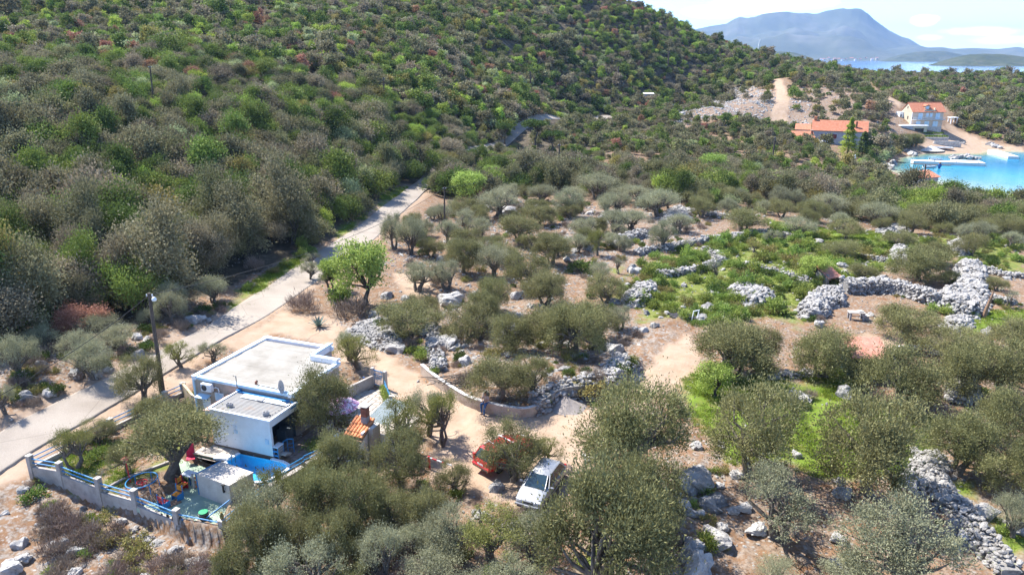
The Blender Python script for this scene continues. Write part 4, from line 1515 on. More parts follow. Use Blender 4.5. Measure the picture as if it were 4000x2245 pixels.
def lay(name, label, cat, group, P, Sz, core, nmax, parent_loc):
    """P: stone centres, Sz: stone radii; the nmax that show largest are parts of their own"""
    t = thing(name, label, cat, parent_loc, 0, group)
    P = np.array(P)
    Sz = np.array(Sz)
    o = np.argsort(-(Sz / np.hypot(P[:, 0], P[:, 1])))
    base = np.array(parent_loc)
    for i in o[:nmax]:
        e = put('stone', STONES[rgs.integers(0, 10)], t, tuple(P[i] - base), rgs.uniform(0, 6.28), tuple(Sz[i] * rgs.uniform(.8, 1.2, 3)))
        e.rotation_euler = (rgs.uniform(-.3, .3), rgs.uniform(-.3, .3), rgs.uniform(0, 6.28))
    rest = o[nmax:]
    if len(rest):
        n = len(rest)
        q = stuff_scatter('small_stones', STONES, P[rest] - base, np.stack([rgs.uniform(-.4, .4, n), rgs.uniform(-.4, .4, n), rgs.uniform(0, 6.28, n)], 1), np.repeat(Sz[rest][:, None], 3, 1) * rgs.uniform(.8, 1.2, (n, 3)), rgs.integers(0, 10, n))
        q.parent = t
    for k in rgs.choice(len(P), min(len(P), 5 + len(P) // 120), replace=False):
        WEEDS.append((P[k][0] + rgs.normal() * .8, P[k][1] + rgs.normal() * .8))
    if core is not None:
        core.parent = t
        core.location = tuple(-base)
    return t


def wall(label, pts, H, Wd2, s=.22, nmax=90, z0=None):
    s *= .68
    H *= .85
    pts = [at(u, v) for u, v in pts]
    P, Sz = [], []
    mb = MB()
    mb.mat(RCORE)
    for a, b in zip(pts[:-1], pts[1:]):
        d = Vector((b.x - a.x, b.y - a.y, 0))
        L = d.length
        if L < .05:
            continue
        d.normalize()
        nrm = Vector((-d.y, d.x, 0))
        for k in range(max(1, int(L / 1.0))):
            c0 = a + d * L * k / max(1, int(L / 1.0))
            c1 = a + d * L * (k + 1) / max(1, int(L / 1.0))
            h0, h1 = gz(c0.x, c0.y), gz(c1.x, c1.y)
            w = Wd2 - .16
            q = [c0 + nrm * w, c0 - nrm * w, c1 - nrm * w, c1 + nrm * w]
            mb.prism([(p.x, p.y) for p in q], [h0 - .3, h0 - .3, h1 - .3, h1 - .3], [h0 + H - .22, h0 + H - .22, h1 + H - .22, h1 + H - .22])
        nl = max(1, int(L / (s * 1.65)))
        nw = max(1, int(2 * Wd2 / (s * 1.6)))
        nh = max(1, int(H / (s * 1.25)))
        for i in range(nl):
            for side in (1, -1):
                for j in range(nh):
                    f = (i + .5 * (j % 2) + rgs.uniform(-.25, .25)) / nl
                    p = a + d * L * f + nrm * side * (Wd2 + rgs.uniform(-.08, .06) - .1 * j / nh)
                    P.append((p.x, p.y, gz(p.x, p.y) + s * .5 + j * (H - s * .5) / nh + rgs.uniform(-.03, .03)))
                    Sz.append(s * math.exp(rgs.normal() * .3))
            for j in range(nw):
                f = (i + rgs.uniform(-.3, .3)) / nl
                p = a + d * L * f + nrm * Wd2 * (-1 + 2 * (j + .5) / nw + rgs.uniform(-.1, .1))
                P.append((p.x, p.y, gz(p.x, p.y) + H + rgs.uniform(-.1, .1) + .12 * vnoise(p.x / 1.5, p.y / 1.5, 4)))
                Sz.append(s * math.exp(rgs.normal() * .34))
    for i in range(int(len(P) * .12)):
        k = rgs.integers(0, len(P))
        x, y = P[k][0] + rgs.normal() * .7, P[k][1] + rgs.normal() * .7
        P.append((x, y, gz(x, y) + .05))
        Sz.append(s * rgs.uniform(.5, 1.0))
    c = mb.build('rubble_core')
    return lay('stone_wall', label, 'stone wall', 'dry stone walls', P, Sz, c, nmax, tuple(pts[0]))


def heap(label, poly, H, s=.24, nmax=110, steep=.8):
    s *= .66
    poly = [tuple(at(u, v)[:2]) for u, v in poly]
    A = np.array(poly)
    x0, y0 = A.min(0) - .3
    x1, y1 = A.max(0) + .3
    st = s * 1.35
    X, Y = np.meshgrid(np.arange(x0, x1, st), np.arange(y0, y1, st))
    X = (X + rgs.uniform(-.4, .4, X.shape) * st).ravel()
    Y = (Y + rgs.uniform(-.4, .4, Y.shape) * st).ravel()
    sd_ = poly_sd(X, Y, poly)
    k = sd_ > -.25
    X, Y, sd_ = X[k], Y[k], sd_[k]
    g = height(X, Y)
    H = H * .72
    lump = H * (1 + .5 * fbm(X / 1.6, Y / 1.6, 5))
    hh = lump * sstep(-.3, steep, sd_)
    Z = g + hh
    P = np.stack([X, Y, Z], 1).tolist()
    Sz = (s * np.exp(rgs.normal(size=len(P)) * .36)).tolist()
    # stones on the steep rim
    for i in range(len(poly)):
        ax, ay = poly[i]
        bx, by = poly[(i + 1) % len(poly)]
        L = math.hypot(bx - ax, by - ay)
        for q in range(int(L / (s * 1.5))):
            f = rgs.uniform(0, 1)
            for lv in range(int(H / (s * 1.2))):
                z = rgs.uniform(.05, .85) * H
                cx, cy = A.mean(0)
                px, py = ax + (bx - ax) * f, ay + (by - ay) * f
                ins = steep * z / H * .7
                dx, dy = cx - px, cy - py
                dl = math.hypot(dx, dy) + .01
                px, py = px + dx / dl * ins, py + dy / dl * ins
                P.append((px, py, gz(px, py) + z))
                Sz.append(s * math.exp(rgs.normal() * .34))
    nx = max(4, int((x1 - x0) / .5))
    ny = max(4, int((y1 - y0) / .5))
    GX, GY = np.meshgrid(np.linspace(x0 - .4, x1 + .4, nx), np.linspace(y0 - .4, y1 + .4, ny))
    gx, gy = GX.ravel(), GY.ravel()
    gzv = height(gx, gy) - .35 + (H * .95 + .12) * sstep(-.15, steep, poly_sd(gx, gy, poly))
    mb = MB()
    mb.mat(RCORE)
    mb.add(list(zip(gx, gy, gzv)), [(j * nx + i, j * nx + i + 1, (j + 1) * nx + i + 1, (j + 1) * nx + i) for j in range(ny - 1) for i in range(nx - 1)])
    c = mb.build('rubble_core')
    ctr = A.mean(0)
    return lay('stone_heap', label, 'stone heap', 'heaps of field stones', P, Sz, c, nmax, (ctr[0], ctr[1], gz(*ctr)))


def q5(*pts):
    return [c5(x, y, 0, 0)[:2] for x, y in pts]


def q3(*pts):
    return [((1500 + x / 1.453) / 1.5528, (1250 + y / 1.453) / 1.5528) for x, y in pts]


def q4(*pts):
    return [((2400 + x / 1.263) / 1.5528, (1100 + y / 1.263) / 1.5528) for x, y in pts]


def q8(*pts):
    return [c8(x, y, 0, 0)[:2] for x, y in pts]


def q1(*pts):
    return [c1(x, y, 0, 0)[:2] for x, y in pts]


wall('long low stone wall edging the green clearing', q5((560, 552), (700, 535), (850, 515), (950, 503), (1050, 510), (1120, 538), (1190, 555)), .7, .45, .27)
wall('low stone wall curving below the silvery olives', q5((140, 640), (250, 612), (330, 605), (430, 585), (560, 560)), .8, .45, .26)
wall('broken grey stone wall at the edge of the red soil', q5((0, 600), (60, 560), (130, 530), (190, 520)), 1.1, .8, .3)
wall('stone wall beside the dark round bush', q5((420, 360), (520, 378), (600, 395), (700, 405), (770, 420)), .7, .5, .28)
wall('winding stone wall through the middle of the green field', q5((260, 775), (380, 760), (500, 745), (600, 715), (690, 675), (620, 640), (560, 610)), .7, .55, .26)
wall('stone wall running from the field to the ruined tiled hut', q5((830, 712), (950, 752), (1050, 775), (1150, 800), (1230, 825)), .75, .55, .26)
wall('stone wall with a tall built face below the feathery olive', q5((1440, 865), (1600, 860), (1750, 870), (1850, 895), (1950, 930), (2040, 960)), 1.5, .9, .24, 170)
wall('thin stone wall leading away from the broad terrace', q5((2340, 925), (2430, 935), (2530, 945)), .6, .4, .24, 50)
wall('stone wall behind the broad terrace among bushes', q5((2330, 735), (2420, 765), (2500, 775), (2590, 785)), .6, .5, .26, 60)
wall('stone wall foot under the white stone heap', q5((1550, 660), (1640, 672), (1740, 690), (1830, 700)), .6, .5, .26, 60)
wall('rough stone wall continuing the curved concrete wall', q3((850, 500), (900, 470), (960, 430), (1020, 410), (1100, 400), (1180, 390), (1260, 370)), .9, .55, .24, 160)
wall('stone wall climbing away from the end of the concrete wall', q3((315, 290), (300, 230), (275, 160), (285, 100), (270, 40)), .65, .55, .24, 120)
wall('stone wall dropping towards the silvery foreground olive', q4((1600, 1060), (1700, 1150), (1790, 1260), (1870, 1370), (1950, 1460)), .8, .6, .24, 150)
wall('low row of stones under the olives by the red roofed shed', q4((770, 480), (860, 470), (940, 465), (1000, 455)), .35, .45, .24, 60)
wall('white stone kerb beside the parked cars', q3((520, 1100), (590, 1130), (660, 1160), (730, 1195), (800, 1225)), .2, .22, .2, 40)
wall('short row of white kerb stones under olive branches', q3((190, 955), (260, 985), (335, 1015)), .2, .2, .2, 25)
wall('stone edge beside the leafy bush at the dirt track', q4((860, 570), (900, 580), (970, 600)), .5, .5, .24, 50)
heap('flat-topped heap of field stones among silvery olives', q5((300, 430), (330, 370), (400, 345), (480, 370), (480, 430), (380, 455)), .9, .3)
heap('stepped heap of white stones below the green field', q5((40, 945), (70, 890), (150, 830), (260, 830), (275, 900), (215, 950), (120, 970)), 1.1, .27)
heap('big pale stone heap in the middle of the field', q5((715, 920), (720, 860), (760, 830), (880, 830), (990, 880), (1005, 920), (930, 965), (820, 955)), 1.0, .28, 150)
heap('tall stone heap with a dark shaded face', q5((1140, 1010), (1200, 930), (1290, 880), (1430, 880), (1450, 960), (1350, 980), (1320, 1040), (1210, 1050)), 1.5, .26, 150)
heap('broad terrace of piled white stones', q5((2140, 730), (2200, 700), (2320, 740), (2335, 840), (2350, 930), (2330, 1010), (2250, 1040), (2140, 1010), (2030, 980), (2030, 900), (2150, 870)), 1.5, .26, 280)
heap('stone heap at the foot of the broad terrace', q5((2060, 1090), (2080, 1050), (2160, 1030), (2240, 1050), (2250, 1100), (2150, 1127)), .9, .26)
heap('round white stone heap beside the feathery olive', q5((1725, 640), (1760, 600), (1840, 600), (1870, 640), (1820, 690), (1740, 680)), 1.1, .28)
heap('white stone heap near the reddish bush', q5((2105, 620), (2110, 570), (2160, 550), (2220, 580), (2220, 640), (2160, 650)), 1.0, .3, 80)
heap('grey stone heap at the far edge of the clearing', q5((1650, 500), (1720, 460), (1830, 455), (1850, 490), (1760, 515)), .8, .32, 70)
heap('stone heap half hidden by the big olive at the wall corner', q4((1430, 1010), (1450, 930), (1500, 860), (1590, 850), (1650, 930), (1650, 1030), (1550, 1050)), .9, .26, 150)
heap('long bank of white rubble behind the agave', q8((590, 1220), (700, 1140), (860, 1110), (920, 1170), (980, 1280), (900, 1330), (760, 1290)), .6, .25, 150)
heap('pale rubble bank above the end of the dirt track', q3((1230, 330), (1260, 250), (1340, 210), (1440, 260), (1450, 340), (1340, 370)), .6, .26, 90)
# square walled block
b0 = [at(*p) for p in q4((1650, 590), (1660, 490), (1780, 510), (1775, 600))]
heap('square block of dry stone between two olives', q4((1645, 600), (1655, 500), (1775, 515), (1780, 600)), 1.5, .25, 130, .25)

BO = q_ = []
for fn, L in ((q4, ((1140, 575, 105, 'great white boulder in the green grass'), (520, 1290, 165, 'broad pale limestone outcrop by the sparse silvery olive'), (410, 1320, 90, ''), (705, 1240, 110, ''), (1090, 1390, 62, 'small lone white rock on red soil'), (1165, 1440, 110, ''), (1130, 1060, 95, ''), (1100, 995, 62, ''),
                     (1100, 1280, 80, ''), (470, 1120, 110, ''), (520, 810, 55, ''), (400, 820, 75, ''), (895, 860, 60, 'rounded grey boulder in the shaded grass'), (1465, 1020, 85, 'rounded grey boulder against the stone heap'), (1700, 1110, 130, ''), (410, 1010, 190, 'long shaded grey rock under olives'), (420, 1440, 190, 'flat shaded rock below the largest olive'),
                     (920, 590, 70, ''), (460, 140, 72, 'pointed white rock on bare red soil'), (545, 138, 52, ''), (140, 250, 62, 'dark angular rock by the rubble bank'), (640, 1130, 90, ''), (600, 960, 70, ''), (370, 1290, 70, ''), (1830, 1160, 110, ''), (1990, 1240, 120, ''), (1590, 360, 60, ''), (1840, 260, 60, ''))),
              (q5, ((590, 980, 85, 'leaning white rock beside the black net sheet'), (700, 975, 62, ''), (125, 750, 85, ''), (620, 900, 75, ''), (555, 1045, 85, ''), (330, 1010, 45, ''), (850, 975, 75, ''), (1190, 668, 42, ''), (790, 572, 35, ''), (1430, 715, 70, ''), (1450, 760, 60, ''), (210, 770, 40, ''), (440, 835, 40, ''), (880, 580, 30, ''), (1020, 585, 32, ''), (75, 840, 50, ''), (680, 1040, 40, ''), (200, 1010, 50, ''), (1690, 800, 90, 'flat-topped stone slab beside the tall built wall'), (250, 1090, 60, ''), (1615, 1018, 45, ''), (1280, 1080, 70, ''), (2470, 790, 60, ''), (1290, 560, 60, ''))),
              (q1, ((375, 470, 80, ''), (440, 440, 85, ''), (140, 590, 95, 'brown weathered boulder beside the road'), (950, 200, 90, ''), (985, 195, 60, ''), (730, 300, 60, ''), (105, 1310, 80, 'blue-grey shaded boulder on the rubble slope'), (370, 1345, 95, ''), (110, 1380, 80, ''), (300, 1310, 65, ''), (60, 1430, 110, ''), (410, 1135, 50, ''), (240, 1125, 40, ''), (600, 1190, 55, ''), (540, 1260, 55, ''), (660, 1230, 50, ''), (860, 1340, 70, ''), (780, 1300, 60, ''), (710, 1270, 60, ''), (940, 1400, 70, ''), (1010, 1410, 70, ''), (880, 1420, 60, ''), (380, 480, 50, ''), (20, 1160, 60, ''), (120, 1030, 60, ''), (500, 1190, 45, ''))),
              (q3, ((180, 1215, 80, ''), (255, 1360, 130, ''), (370, 150, 130, 'large grey boulder under the grove'), (690, 130, 120, ''), (890, 150, 70, ''), (460, 250, 90, ''), (1095, 215, 85, ''), (1300, 190, 120, ''), (640, 960, 90, ''), (1160, 790, 75, ''), (640, 930, 50, ''), (70, 180, 120, ''), (820, 370, 50, 'rounded white rock beside the slanting olive'), (580, 420, 50, ''), (330, 1380, 70, ''))),
              (q8, ((1150, 1200, 150, ''), (1290, 1010, 190, 'long tilted rock slab in the grove'), (1370, 590, 75, ''), (1700, 410, 130, ''), (785, 1090, 85, ''), (1925, 910, 60, ''), (1750, 1120, 85, ''), (2060, 1180, 85, ''), (1550, 385, 70, ''), (1230, 1290, 150, ''), (2230, 640, 90, ''), (2140, 660, 60, ''), (1900, 370, 60, ''), (2080, 720, 70, ''), (2270, 780, 50, ''), (2520, 790, 80, ''), (2480, 890, 60, ''), (1520, 1120, 70, ''), (1680, 1240, 90, ''), (1010, 980, 70, ''), (880, 960, 90, '')))):
    for (x, y, w, lab) in L:
        (u, v) = fn((x, y))[0]
        sc_ = {q4: 1.961, q5: 2.5, q1: 1.961, q3: 2.256, q8: 2.666}[fn]
        BO.append((u, v, w / sc_, lab))
rgb = np.random.default_rng(21)
for k, (poly, cnt, lo, hi) in enumerate(((RUBBLE[0], 34, .2, .55), (GROVE, 26, .3, .8), (RUBBLE[1], 14, .25, .7), (RUBBLE[2], 10, .25, .8), (RUBBLE[3], 12, .25, .8), (RUBBLE[4], 8, .3, .8), (RUBBLE[5], 6, .6, 1.6), (RUBBLE[6], 14, .25, .7), (MEADOW[0], 8, .25, .7))):
    A = np.array(poly)
    c = 0
    while c < cnt:
        x, y = rgb.uniform(A.min(0), A.max(0))
        if poly_sd([x], [y], poly)[0] > 0 and poly_sd([x], [y], YARD)[0] < -.6 and any_sd(np.array([x]), np.array([y]), PATHS)[0] < -.2 and y > 24 and abs(x) < y * .78:
            z = gz(x, y)
            d = y * math.cos(PITCH) + (CAMZ - z) * math.sin(PITCH)
            BO.append((W0 / 2 + FPX * x / d, None, rgb.uniform(lo, hi) ** 1.0, (x, y, z)))
            c += 1
RLOOK = ('angular white', 'rough grey', 'flat pale', 'weathered white', 'pitted grey', 'low pale', 'jagged white', 'rounded pale')
for i, (u, v, w, lab) in enumerate(BO):
    if v is None:
        p = Vector(lab)
        r = w
        lab = ''
    else:
        p = at(u, v)
        d = p.y * math.cos(PITCH) + (CAMZ - p.z) * math.sin(PITCH)
        r = w * d / FPX * .56
    look = RLOOK[i % 8]
    put_ = put('boulder', ROCKS[i % 9], None, (p.x, p.y, p.z + r * .22), rgb.uniform(0, 6.28), (r, r, r * rgb.uniform(.8, 1.25)))
    tag(put_, lab or uniq(look, 'limestone rock' if r > .45 else 'limestone boulder', p), 'boulder', 'limestone rocks lying in the grove')

# loose stones nobody could count
PP, SS = [], []
for poly, dens, lo, hi in [(p, 7.5, .05, .2) for p in RUBBLE[:5]] + [(RUBBLE[0], 12, .05, .24), (GROVE, 5.5, .04, .22), (GROVE, .8, .15, .4), (GROVE2, 1.2, .08, .35), (MEADOW[0], 1.0, .08, .35), (RUBBLE[6], 3.5, .05, .2), (RUBBLE[5], 1.2, .2, .7), (OSLOPE, .3, .2, .5)]:
    A = np.array(poly)
    lo_, hi_ = A.min(0), A.max(0)
    n = int(min(9000, (hi_ - lo_).prod() * dens))
    q = rgb.uniform(lo_, hi_, (n, 2))
    k = (poly_sd(q[:, 0], q[:, 1], poly) > -1.2 * rgb.uniform(0, 1, n)) & (fbm(q[:, 0] / 2.5, q[:, 1] / 2.5, 91) > -.12) & (np.abs(q[:, 0]) < q[:, 1] * .78) & (q[:, 1] > 24)
    PP.append(q[k])
    SS.append(rgb.uniform(lo, hi, k.sum()) * rgb.uniform(.5, 1, k.sum()))
q = np.stack([rgb.uniform(-55, 62, 9000), rgb.uniform(25, 105, 9000)], 1)
k = (np.abs(q[:, 0]) < q[:, 1] * .78) & (fbm(q[:, 0] / 3, q[:, 1] / 3, 95) > .0)
PP.append(q[k])
SS.append(rgb.uniform(.04, .13, k.sum()))
PP = np.concatenate(PP)
SS = np.concatenate(SS)
k = (poly_sd(PP[:, 0], PP[:, 1], YARD) < -.35) & (any_sd(PP[:, 0], PP[:, 1], PATHS) < -.1) & (line_d(PP[:, 0], PP[:, 1], ROADC) > 2.1)
PP, SS = PP[k], SS[k]
n = len(PP)
stuff_scatter('loose_stones', STONES, np.stack([PP[:, 0], PP[:, 1], height(PP[:, 0], PP[:, 1]) + .02], 1), np.stack([rgb.uniform(-.4, .4, n), rgb.uniform(-.4, .4, n), rgb.uniform(0, 6.28, n)], 1), SS[:, None] * rgb.uniform(.7, 1.3, (n, 3)), rgb.integers(0, 10, n))

# ------------------------------------------------------------------ low growth
GRS = leaf_mat('grass_blade', (.12, .17, .02), (.26, .34, .05), .35, .2, .02)
BSH = leaf_mat('field_bush_leaf', (.13, .19, .035), (.29, .36, .085), .3, .25, .02)
BSO = leaf_mat('ochre_bush_leaf', (.16, .145, .05), (.33, .30, .10), .25, .25, .02)
DRY = leaf_mat('dry_twigs', (.15, .11, .085), (.33, .26, .21), .1, .2, .015)


def tuft(seed, n=26):
    rg = np.random.default_rng(seed)
    C = rg.normal(size=(n, 3)) * np.array([.16, .16, 0]) + np.array([0, 0, .09])
    D = unit(rg.normal(size=(n, 3)) * .5 + np.array([0, 0, 1.1]))
    return leaf_mesh('tuft', C, D, rg.uniform(.16, .30, n), .035, rg.uniform(0, 1, n), GRS, rg)


def bushm(seed, mt, n=900, L=.12, wf=.5, h=.55, rr=.6, twig=False):
    rg = np.random.default_rng(seed)
    K, C, D, t = crown_data(rg, (rr, rr, h * .65), h * .45, 14, .26, n, .5, -.3, .6 if not twig else .9, .9, .3)
    C[:, 2] = np.maximum(C[:, 2], .02)
    return leaf_mesh('bush_leaves', C, D, L * rg.uniform(.7, 1.3, n), L * wf * rg.uniform(.7, 1.2, n), t, mt, rg)


TUFTS = [tuft(400 + i) for i in range(4)]
BUSH = [bushm(410, BSH), bushm(411, BSH, 1100, .1), bushm(412, BSO), bushm(413, SPEC['dark evergreen'], 1200), bushm(414, DRY, 900, .28, .09, .5, .7, True), bushm(415, DRY, 1300, .22, .08, .6, .65, True), bushm(416, BSH, 900, .14, .6, .9)]
PP, WH = [], []
for poly, dens in [(g, 11) for g in GRASS[:5]] + [(GRASS[0], 12), (GRASS[1], 9), (GRASS[5], 10), (GRASS[6], 10), (GRASS[7], 10), (GRASS[8], 8), (GRASS[9], 8), (GRASS[10], 9), (MEADOW[0], 3.2), (MEADOW[1], 2.0), (MEADOW[2], 3), (GARDEN, 14)]:
    A = np.array(poly)
    lo_, hi_ = A.min(0), A.max(0)
    n = int(min(14000, (hi_ - lo_).prod() * dens))
    q = rgb.uniform(lo_, hi_, (n, 2))
    k = (poly_sd(q[:, 0], q[:, 1], poly) > (-.6 * rgb.uniform(0, 1, n) if poly is not GARDEN else .3)) & (fbm(q[:, 0] / 1.8, q[:, 1] / 1.8, 92) > (-.1 if poly is not GARDEN else .02)) & (q[:, 1] > 24)
    PP.append(q[k])
PP = np.concatenate(PP)
n = len(PP)
s_ = rgb.uniform(.5, 1.25, n)
stuff_scatter('grass', TUFTS, np.stack([PP[:, 0], PP[:, 1], height(PP[:, 0], PP[:, 1]) - .02], 1), np.stack([np.zeros(n), np.zeros(n), rgb.uniform(0, 6.28, n)], 1), np.stack([s_, s_, s_ * rgb.uniform(.6, 1.1, n)], 1), rgb.integers(0, 4, n))

# bushes of the field: some tens one by one, the small ones together
bl, bq = [], []
for poly, cnt, kinds in ((MEADOW[0], 330, (0, 1, 6, 0, 2, 3)), (MEADOW[1], 90, (0, 1, 2, 3, 6)), (MEADOW[2], 40, (0, 6, 1)), (RUBBLE[1], 70, (4, 5, 2, 3)), (RUBBLE[0], 120, (4, 5, 4, 5, 2, 4, 0)), (RUBBLE[4], 50, (2, 5, 3, 4)), (RUBBLE[6], 90, (4, 5, 2, 3)), (GARDEN, 10, (0, 2)), (RUBBLE[2], 14, (4, 0, 2)), (GRASS[0], 14, (0, 6, 2)), (GROVE, 150, (4, 5, 3, 2, 5, 0)), (FORE, 60, (5, 2, 4, 0, 5)), (GROVE2, 60, (2, 3, 0))):
    A = np.array(poly)
    c = 0
    while c < cnt:
        x, y = rgb.uniform(A.min(0), A.max(0))
        if poly_sd([x], [y], poly)[0] > 0 and y > 25 and abs(x) < y * .78 and (poly is GARDEN or poly_sd([x], [y], YARD)[0] < -.8) and any_sd(np.array([x]), np.array([y]), PATHS)[0] < -.5 and line_d(np.array([x]), np.array([y]), ROADC)[0] > 2.3:
            bq.append((x, y, kinds[c % len(kinds)], rgb.uniform(.55, 1.5) * (1.15 if poly is MEADOW[0] else .85)))
            c += 1
for (u, v, w, k) in [c8(330, 1060, 230, 0, 5)[:3] + (5,), c8(640, 1090, 260, 0, 4)[:3] + (4,), c8(560, 1010, 200, 0, 3)[:3] + (3,), c8(1240, 890, 140, 0, 5)[:3] + (5,), c8(2190, 800, 190, 0, 3)[:3] + (3,), c5(660, 590, 90, 0)[:3] + (6,), c5(615, 570, 60, 0)[:3] + (0,), c5(45, 890, 80, 0)[:3] + (6,), c5(300, 850, 90, 0)[:3] + (3,),
                     c5(830, 850, 70, 0)[:3] + (0,), c5(950, 820, 80, 0)[:3] + (6,), c5(1180, 870, 150, 0)[:3] + (0,), c5(1010, 1010, 160, 0)[:3] + (6,), c5(1380, 800, 90, 0)[:3] + (3,), c5(1990, 1000, 110, 0)[:3] + (0,), c5(2080, 1010, 90, 0)[:3] + (6,), (1480, 985, 90, 2), (1180, 965, 60, 4), (1500, 960, 60, 5), (100, 1210, 35, 2), (75, 1225, 30, 5), (1060, 905, 40, 6), (1035, 890, 40, 0), (785, 610, 40, 2), (760, 625, 35, 6), (640, 680, 50, 5)]:
    p = at(u, v)
    d = p.y * math.cos(PITCH) + (CAMZ - p.z) * math.sin(PITCH)
    bl.append((p.x, p.y, k, w * d / FPX / 1.3))
for (x, y) in WEEDS:
    if any_sd(np.array([x]), np.array([y]), PATHS)[0] < -.2:
        bq.append((x, y, int(rgb.choice([0, 1, 2, 3, 4, 5])), rgb.uniform(.35, .9)))
bq.sort(key=lambda b: -b[3] / b[1])
bl += bq[:120]
BL = ('round green bush', 'leafy green bush', 'ochre green bush', 'dark green bush', 'dry twiggy brush', 'brown dry bush', 'tall fresh green bush')
for (x, y, k, s) in bl:
    t = tag(put('bush', BUSH[k], None, (x, y, gz(x, y) - .03), rgb.uniform(0, 6.28), (s, s, s * rgb.uniform(.8, 1.2))), uniq('', BL[k], (x, y)), 'bush', 'low bushes among the stones')
bq = np.array(bq[120:])
n = len(bq)
stuff_scatter('undergrowth', BUSH, np.stack([bq[:, 0], bq[:, 1], height(bq[:, 0], bq[:, 1]) - .03], 1), np.stack([np.zeros(n), np.zeros(n), rgb.uniform(0, 6.28, n)], 1), np.stack([bq[:, 3]] * 3, 1), bq[:, 2].astype(int))

# agave by the road corner
AGV = M('agave_leaf', (.20, .26, .22), (.12, .17, .145), 3, .5, spec=.4)
p = at(802, 822)
t = thing('agave', 'large blue-grey agave with pointed leaves on the gravel corner', 'agave', (p.x, p.y, p.z))
for i in range(24):
    a = i * 2.4
    el = .35 + 1.0 * (i / 24)
    L = 1.15 - .25 * abs(i / 24 - .5)
    mb = MB()
    mb.mat(AGV)
    d = Vector((math.cos(a), math.sin(a), 0))
    s = Vector((-d.y, d.x, 0))
    V, Fc = [], []
    for k in range(6):
        f = k / 5
        c = d * (L * f * math.cos(el) + .05) + Vector((0, 0, .08 + L * f * math.sin(el) - .12 * f * f * (1.3 - el)))
        w = .085 * (1 - f) ** .7 * (1 + .9 * f) + .002
        V += [tuple(c - s * w), tuple(c + Vector((0, 0, -.03))), tuple(c + s * w)]
    for k in range(5):
        b_ = k * 3
        Fc += [(b_, b_ + 1, b_ + 4, b_ + 3), (b_ + 1, b_ + 2, b_ + 5, b_ + 4)]
    mb.add(V, Fc)
    mb.build('leaf', AGV, t)

# ------------------------------------------------------------------ the white house and its yard
def crop(ox, oy, s):
    return lambda x, y: ((ox + x / s) / 1.5528, (oy + y / s) / 1.5528)


eA, eE, eB, eC, eD, eH = crop(400, 1720, 3.443), crop(80, 1450, 2.951), crop(740, 1400, 5.165), crop(1000, 1550, 4.132), crop(1250, 1400, 4.132), crop(880, 1680, 3.806)
eS, eW, e2 = crop(1820, 1650, 3.907), crop(1800, 1480, 4.293), crop(700, 1250, 1.928)
RZ = R(-20.5)
HX, HY = -22.13, 45.61
CR, SR = math.cos(RZ), math.sin(RZ)


def wl_(x, y, z=0.0):
    return (HX + x * CR - y * SR, HY + x * SR + y * CR, z)


def hthing(name, label, cat, x, y, z=0.0, group=None, rz=0.0):
    return thing(name, label, cat, wl_(x, y, z), RZ + rz, group)


WHITE = M('white_render', (.80, .79, .78), (.70, .69, .68), 1.2, .85, bump=.12, bscale=30)
WHITE2 = M('white_paint', (.78, .80, .82), (.68, .72, .76), 2, .6)
CONC = M('weathered_concrete', (.36, .32, .29), (.22, .19, .175), .9, .92, bump=.35, bscale=9, c3=(.45, .41, .37))
CONCL = M('pale_concrete', (.50, .46, .41), (.38, .34, .30), 1.4, .92, bump=.3, bscale=12)
BLOCKM = M('grey_block', (.33, .33, .34), (.24, .24, .25), 3, .95, bump=.5, bscale=25)
BLUE = M('blue_paint', (.035, .24, .50), (.025, .17, .38), 4, .5)
BLUEL = M('pale_blue_trim', (.50, .66, .76), (.38, .56, .70), 2, .6)
BLUED = M('deep_blue_paint', (.02, .10, .28), (.02, .07, .20), 3, .55)
RED = M('red_paint', (.55, .03, .04), (.42, .02, .03), 4, .5)
YEL = M('orange_yellow_paint', (.72, .30, .03), (.60, .2, .02), 4, .55)
GREENP = M('green_floor_paint', (.30, .38, .29), (.21, .285, .215), .8, .9, c3=(.40, .44, .37))
GREENW = M('green_wall_paint', (.11, .15, .05), (.07, .10, .035), 2, .9)
STEEL = M('dull_steel', (.30, .29, .28), (.2, .19, .18), 5, .5, metal=.6)
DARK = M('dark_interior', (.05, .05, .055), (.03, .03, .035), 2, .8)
SLATE = M('slate_boards', (.085, .11, .13), (.05, .065, .08), 3, .7)
WOOD = M('weathered_wood', (.30, .19, .12), (.17, .10, .065), 4, .85, bump=.3)
ROOFW = M('bleached_sheet', (.295, .275, .24), (.22, .20, .168), .55, .8, c3=(.325, .31, .28))
ROOFW2 = M('white_sheet_with_rust', (.33, .32, .30), (.27, .255, .235), .8, .7, c3=(.32, .24, .185))
TILE = M('terracotta', (.62, .25, .11), (.42, .13, .06), 1.8, .8, bump=.2, c3=(.68, .36, .2))
TILEP = M('faded_red_tile', (.46, .21, .15), (.33, .13, .09), 1.5, .85, c3=(.50, .28, .21))
BRICK = M('red_brick', (.30, .12, .075), (.20, .08, .055), 6, .9, bump=.4)
PAVE = M('stone_paving', (.42, .37, .32), (.29, .25, .215), 1.6, .9, bump=.25, c3=(.50, .45, .39))
PAVED = M('brown_paving', (.26, .20, .165), (.17, .13, .11), 2.2, .9, bump=.3)
BLACKP = M('black_plastic', (.03, .03, .032), (.02, .02, .02), 5, .5)
PINKC, pn, pl_, pp_ = new_mat('pink_patterned_cloth')
t_ = pn.new('ShaderNodeTexCoord')
z_ = pn.new('ShaderNodeTexNoise')
z_.inputs['Scale'].default_value = 3.2
z_.inputs['Detail'].default_value = 6
pl_.new(t_.outputs['Object'], z_.inputs['Vector'])
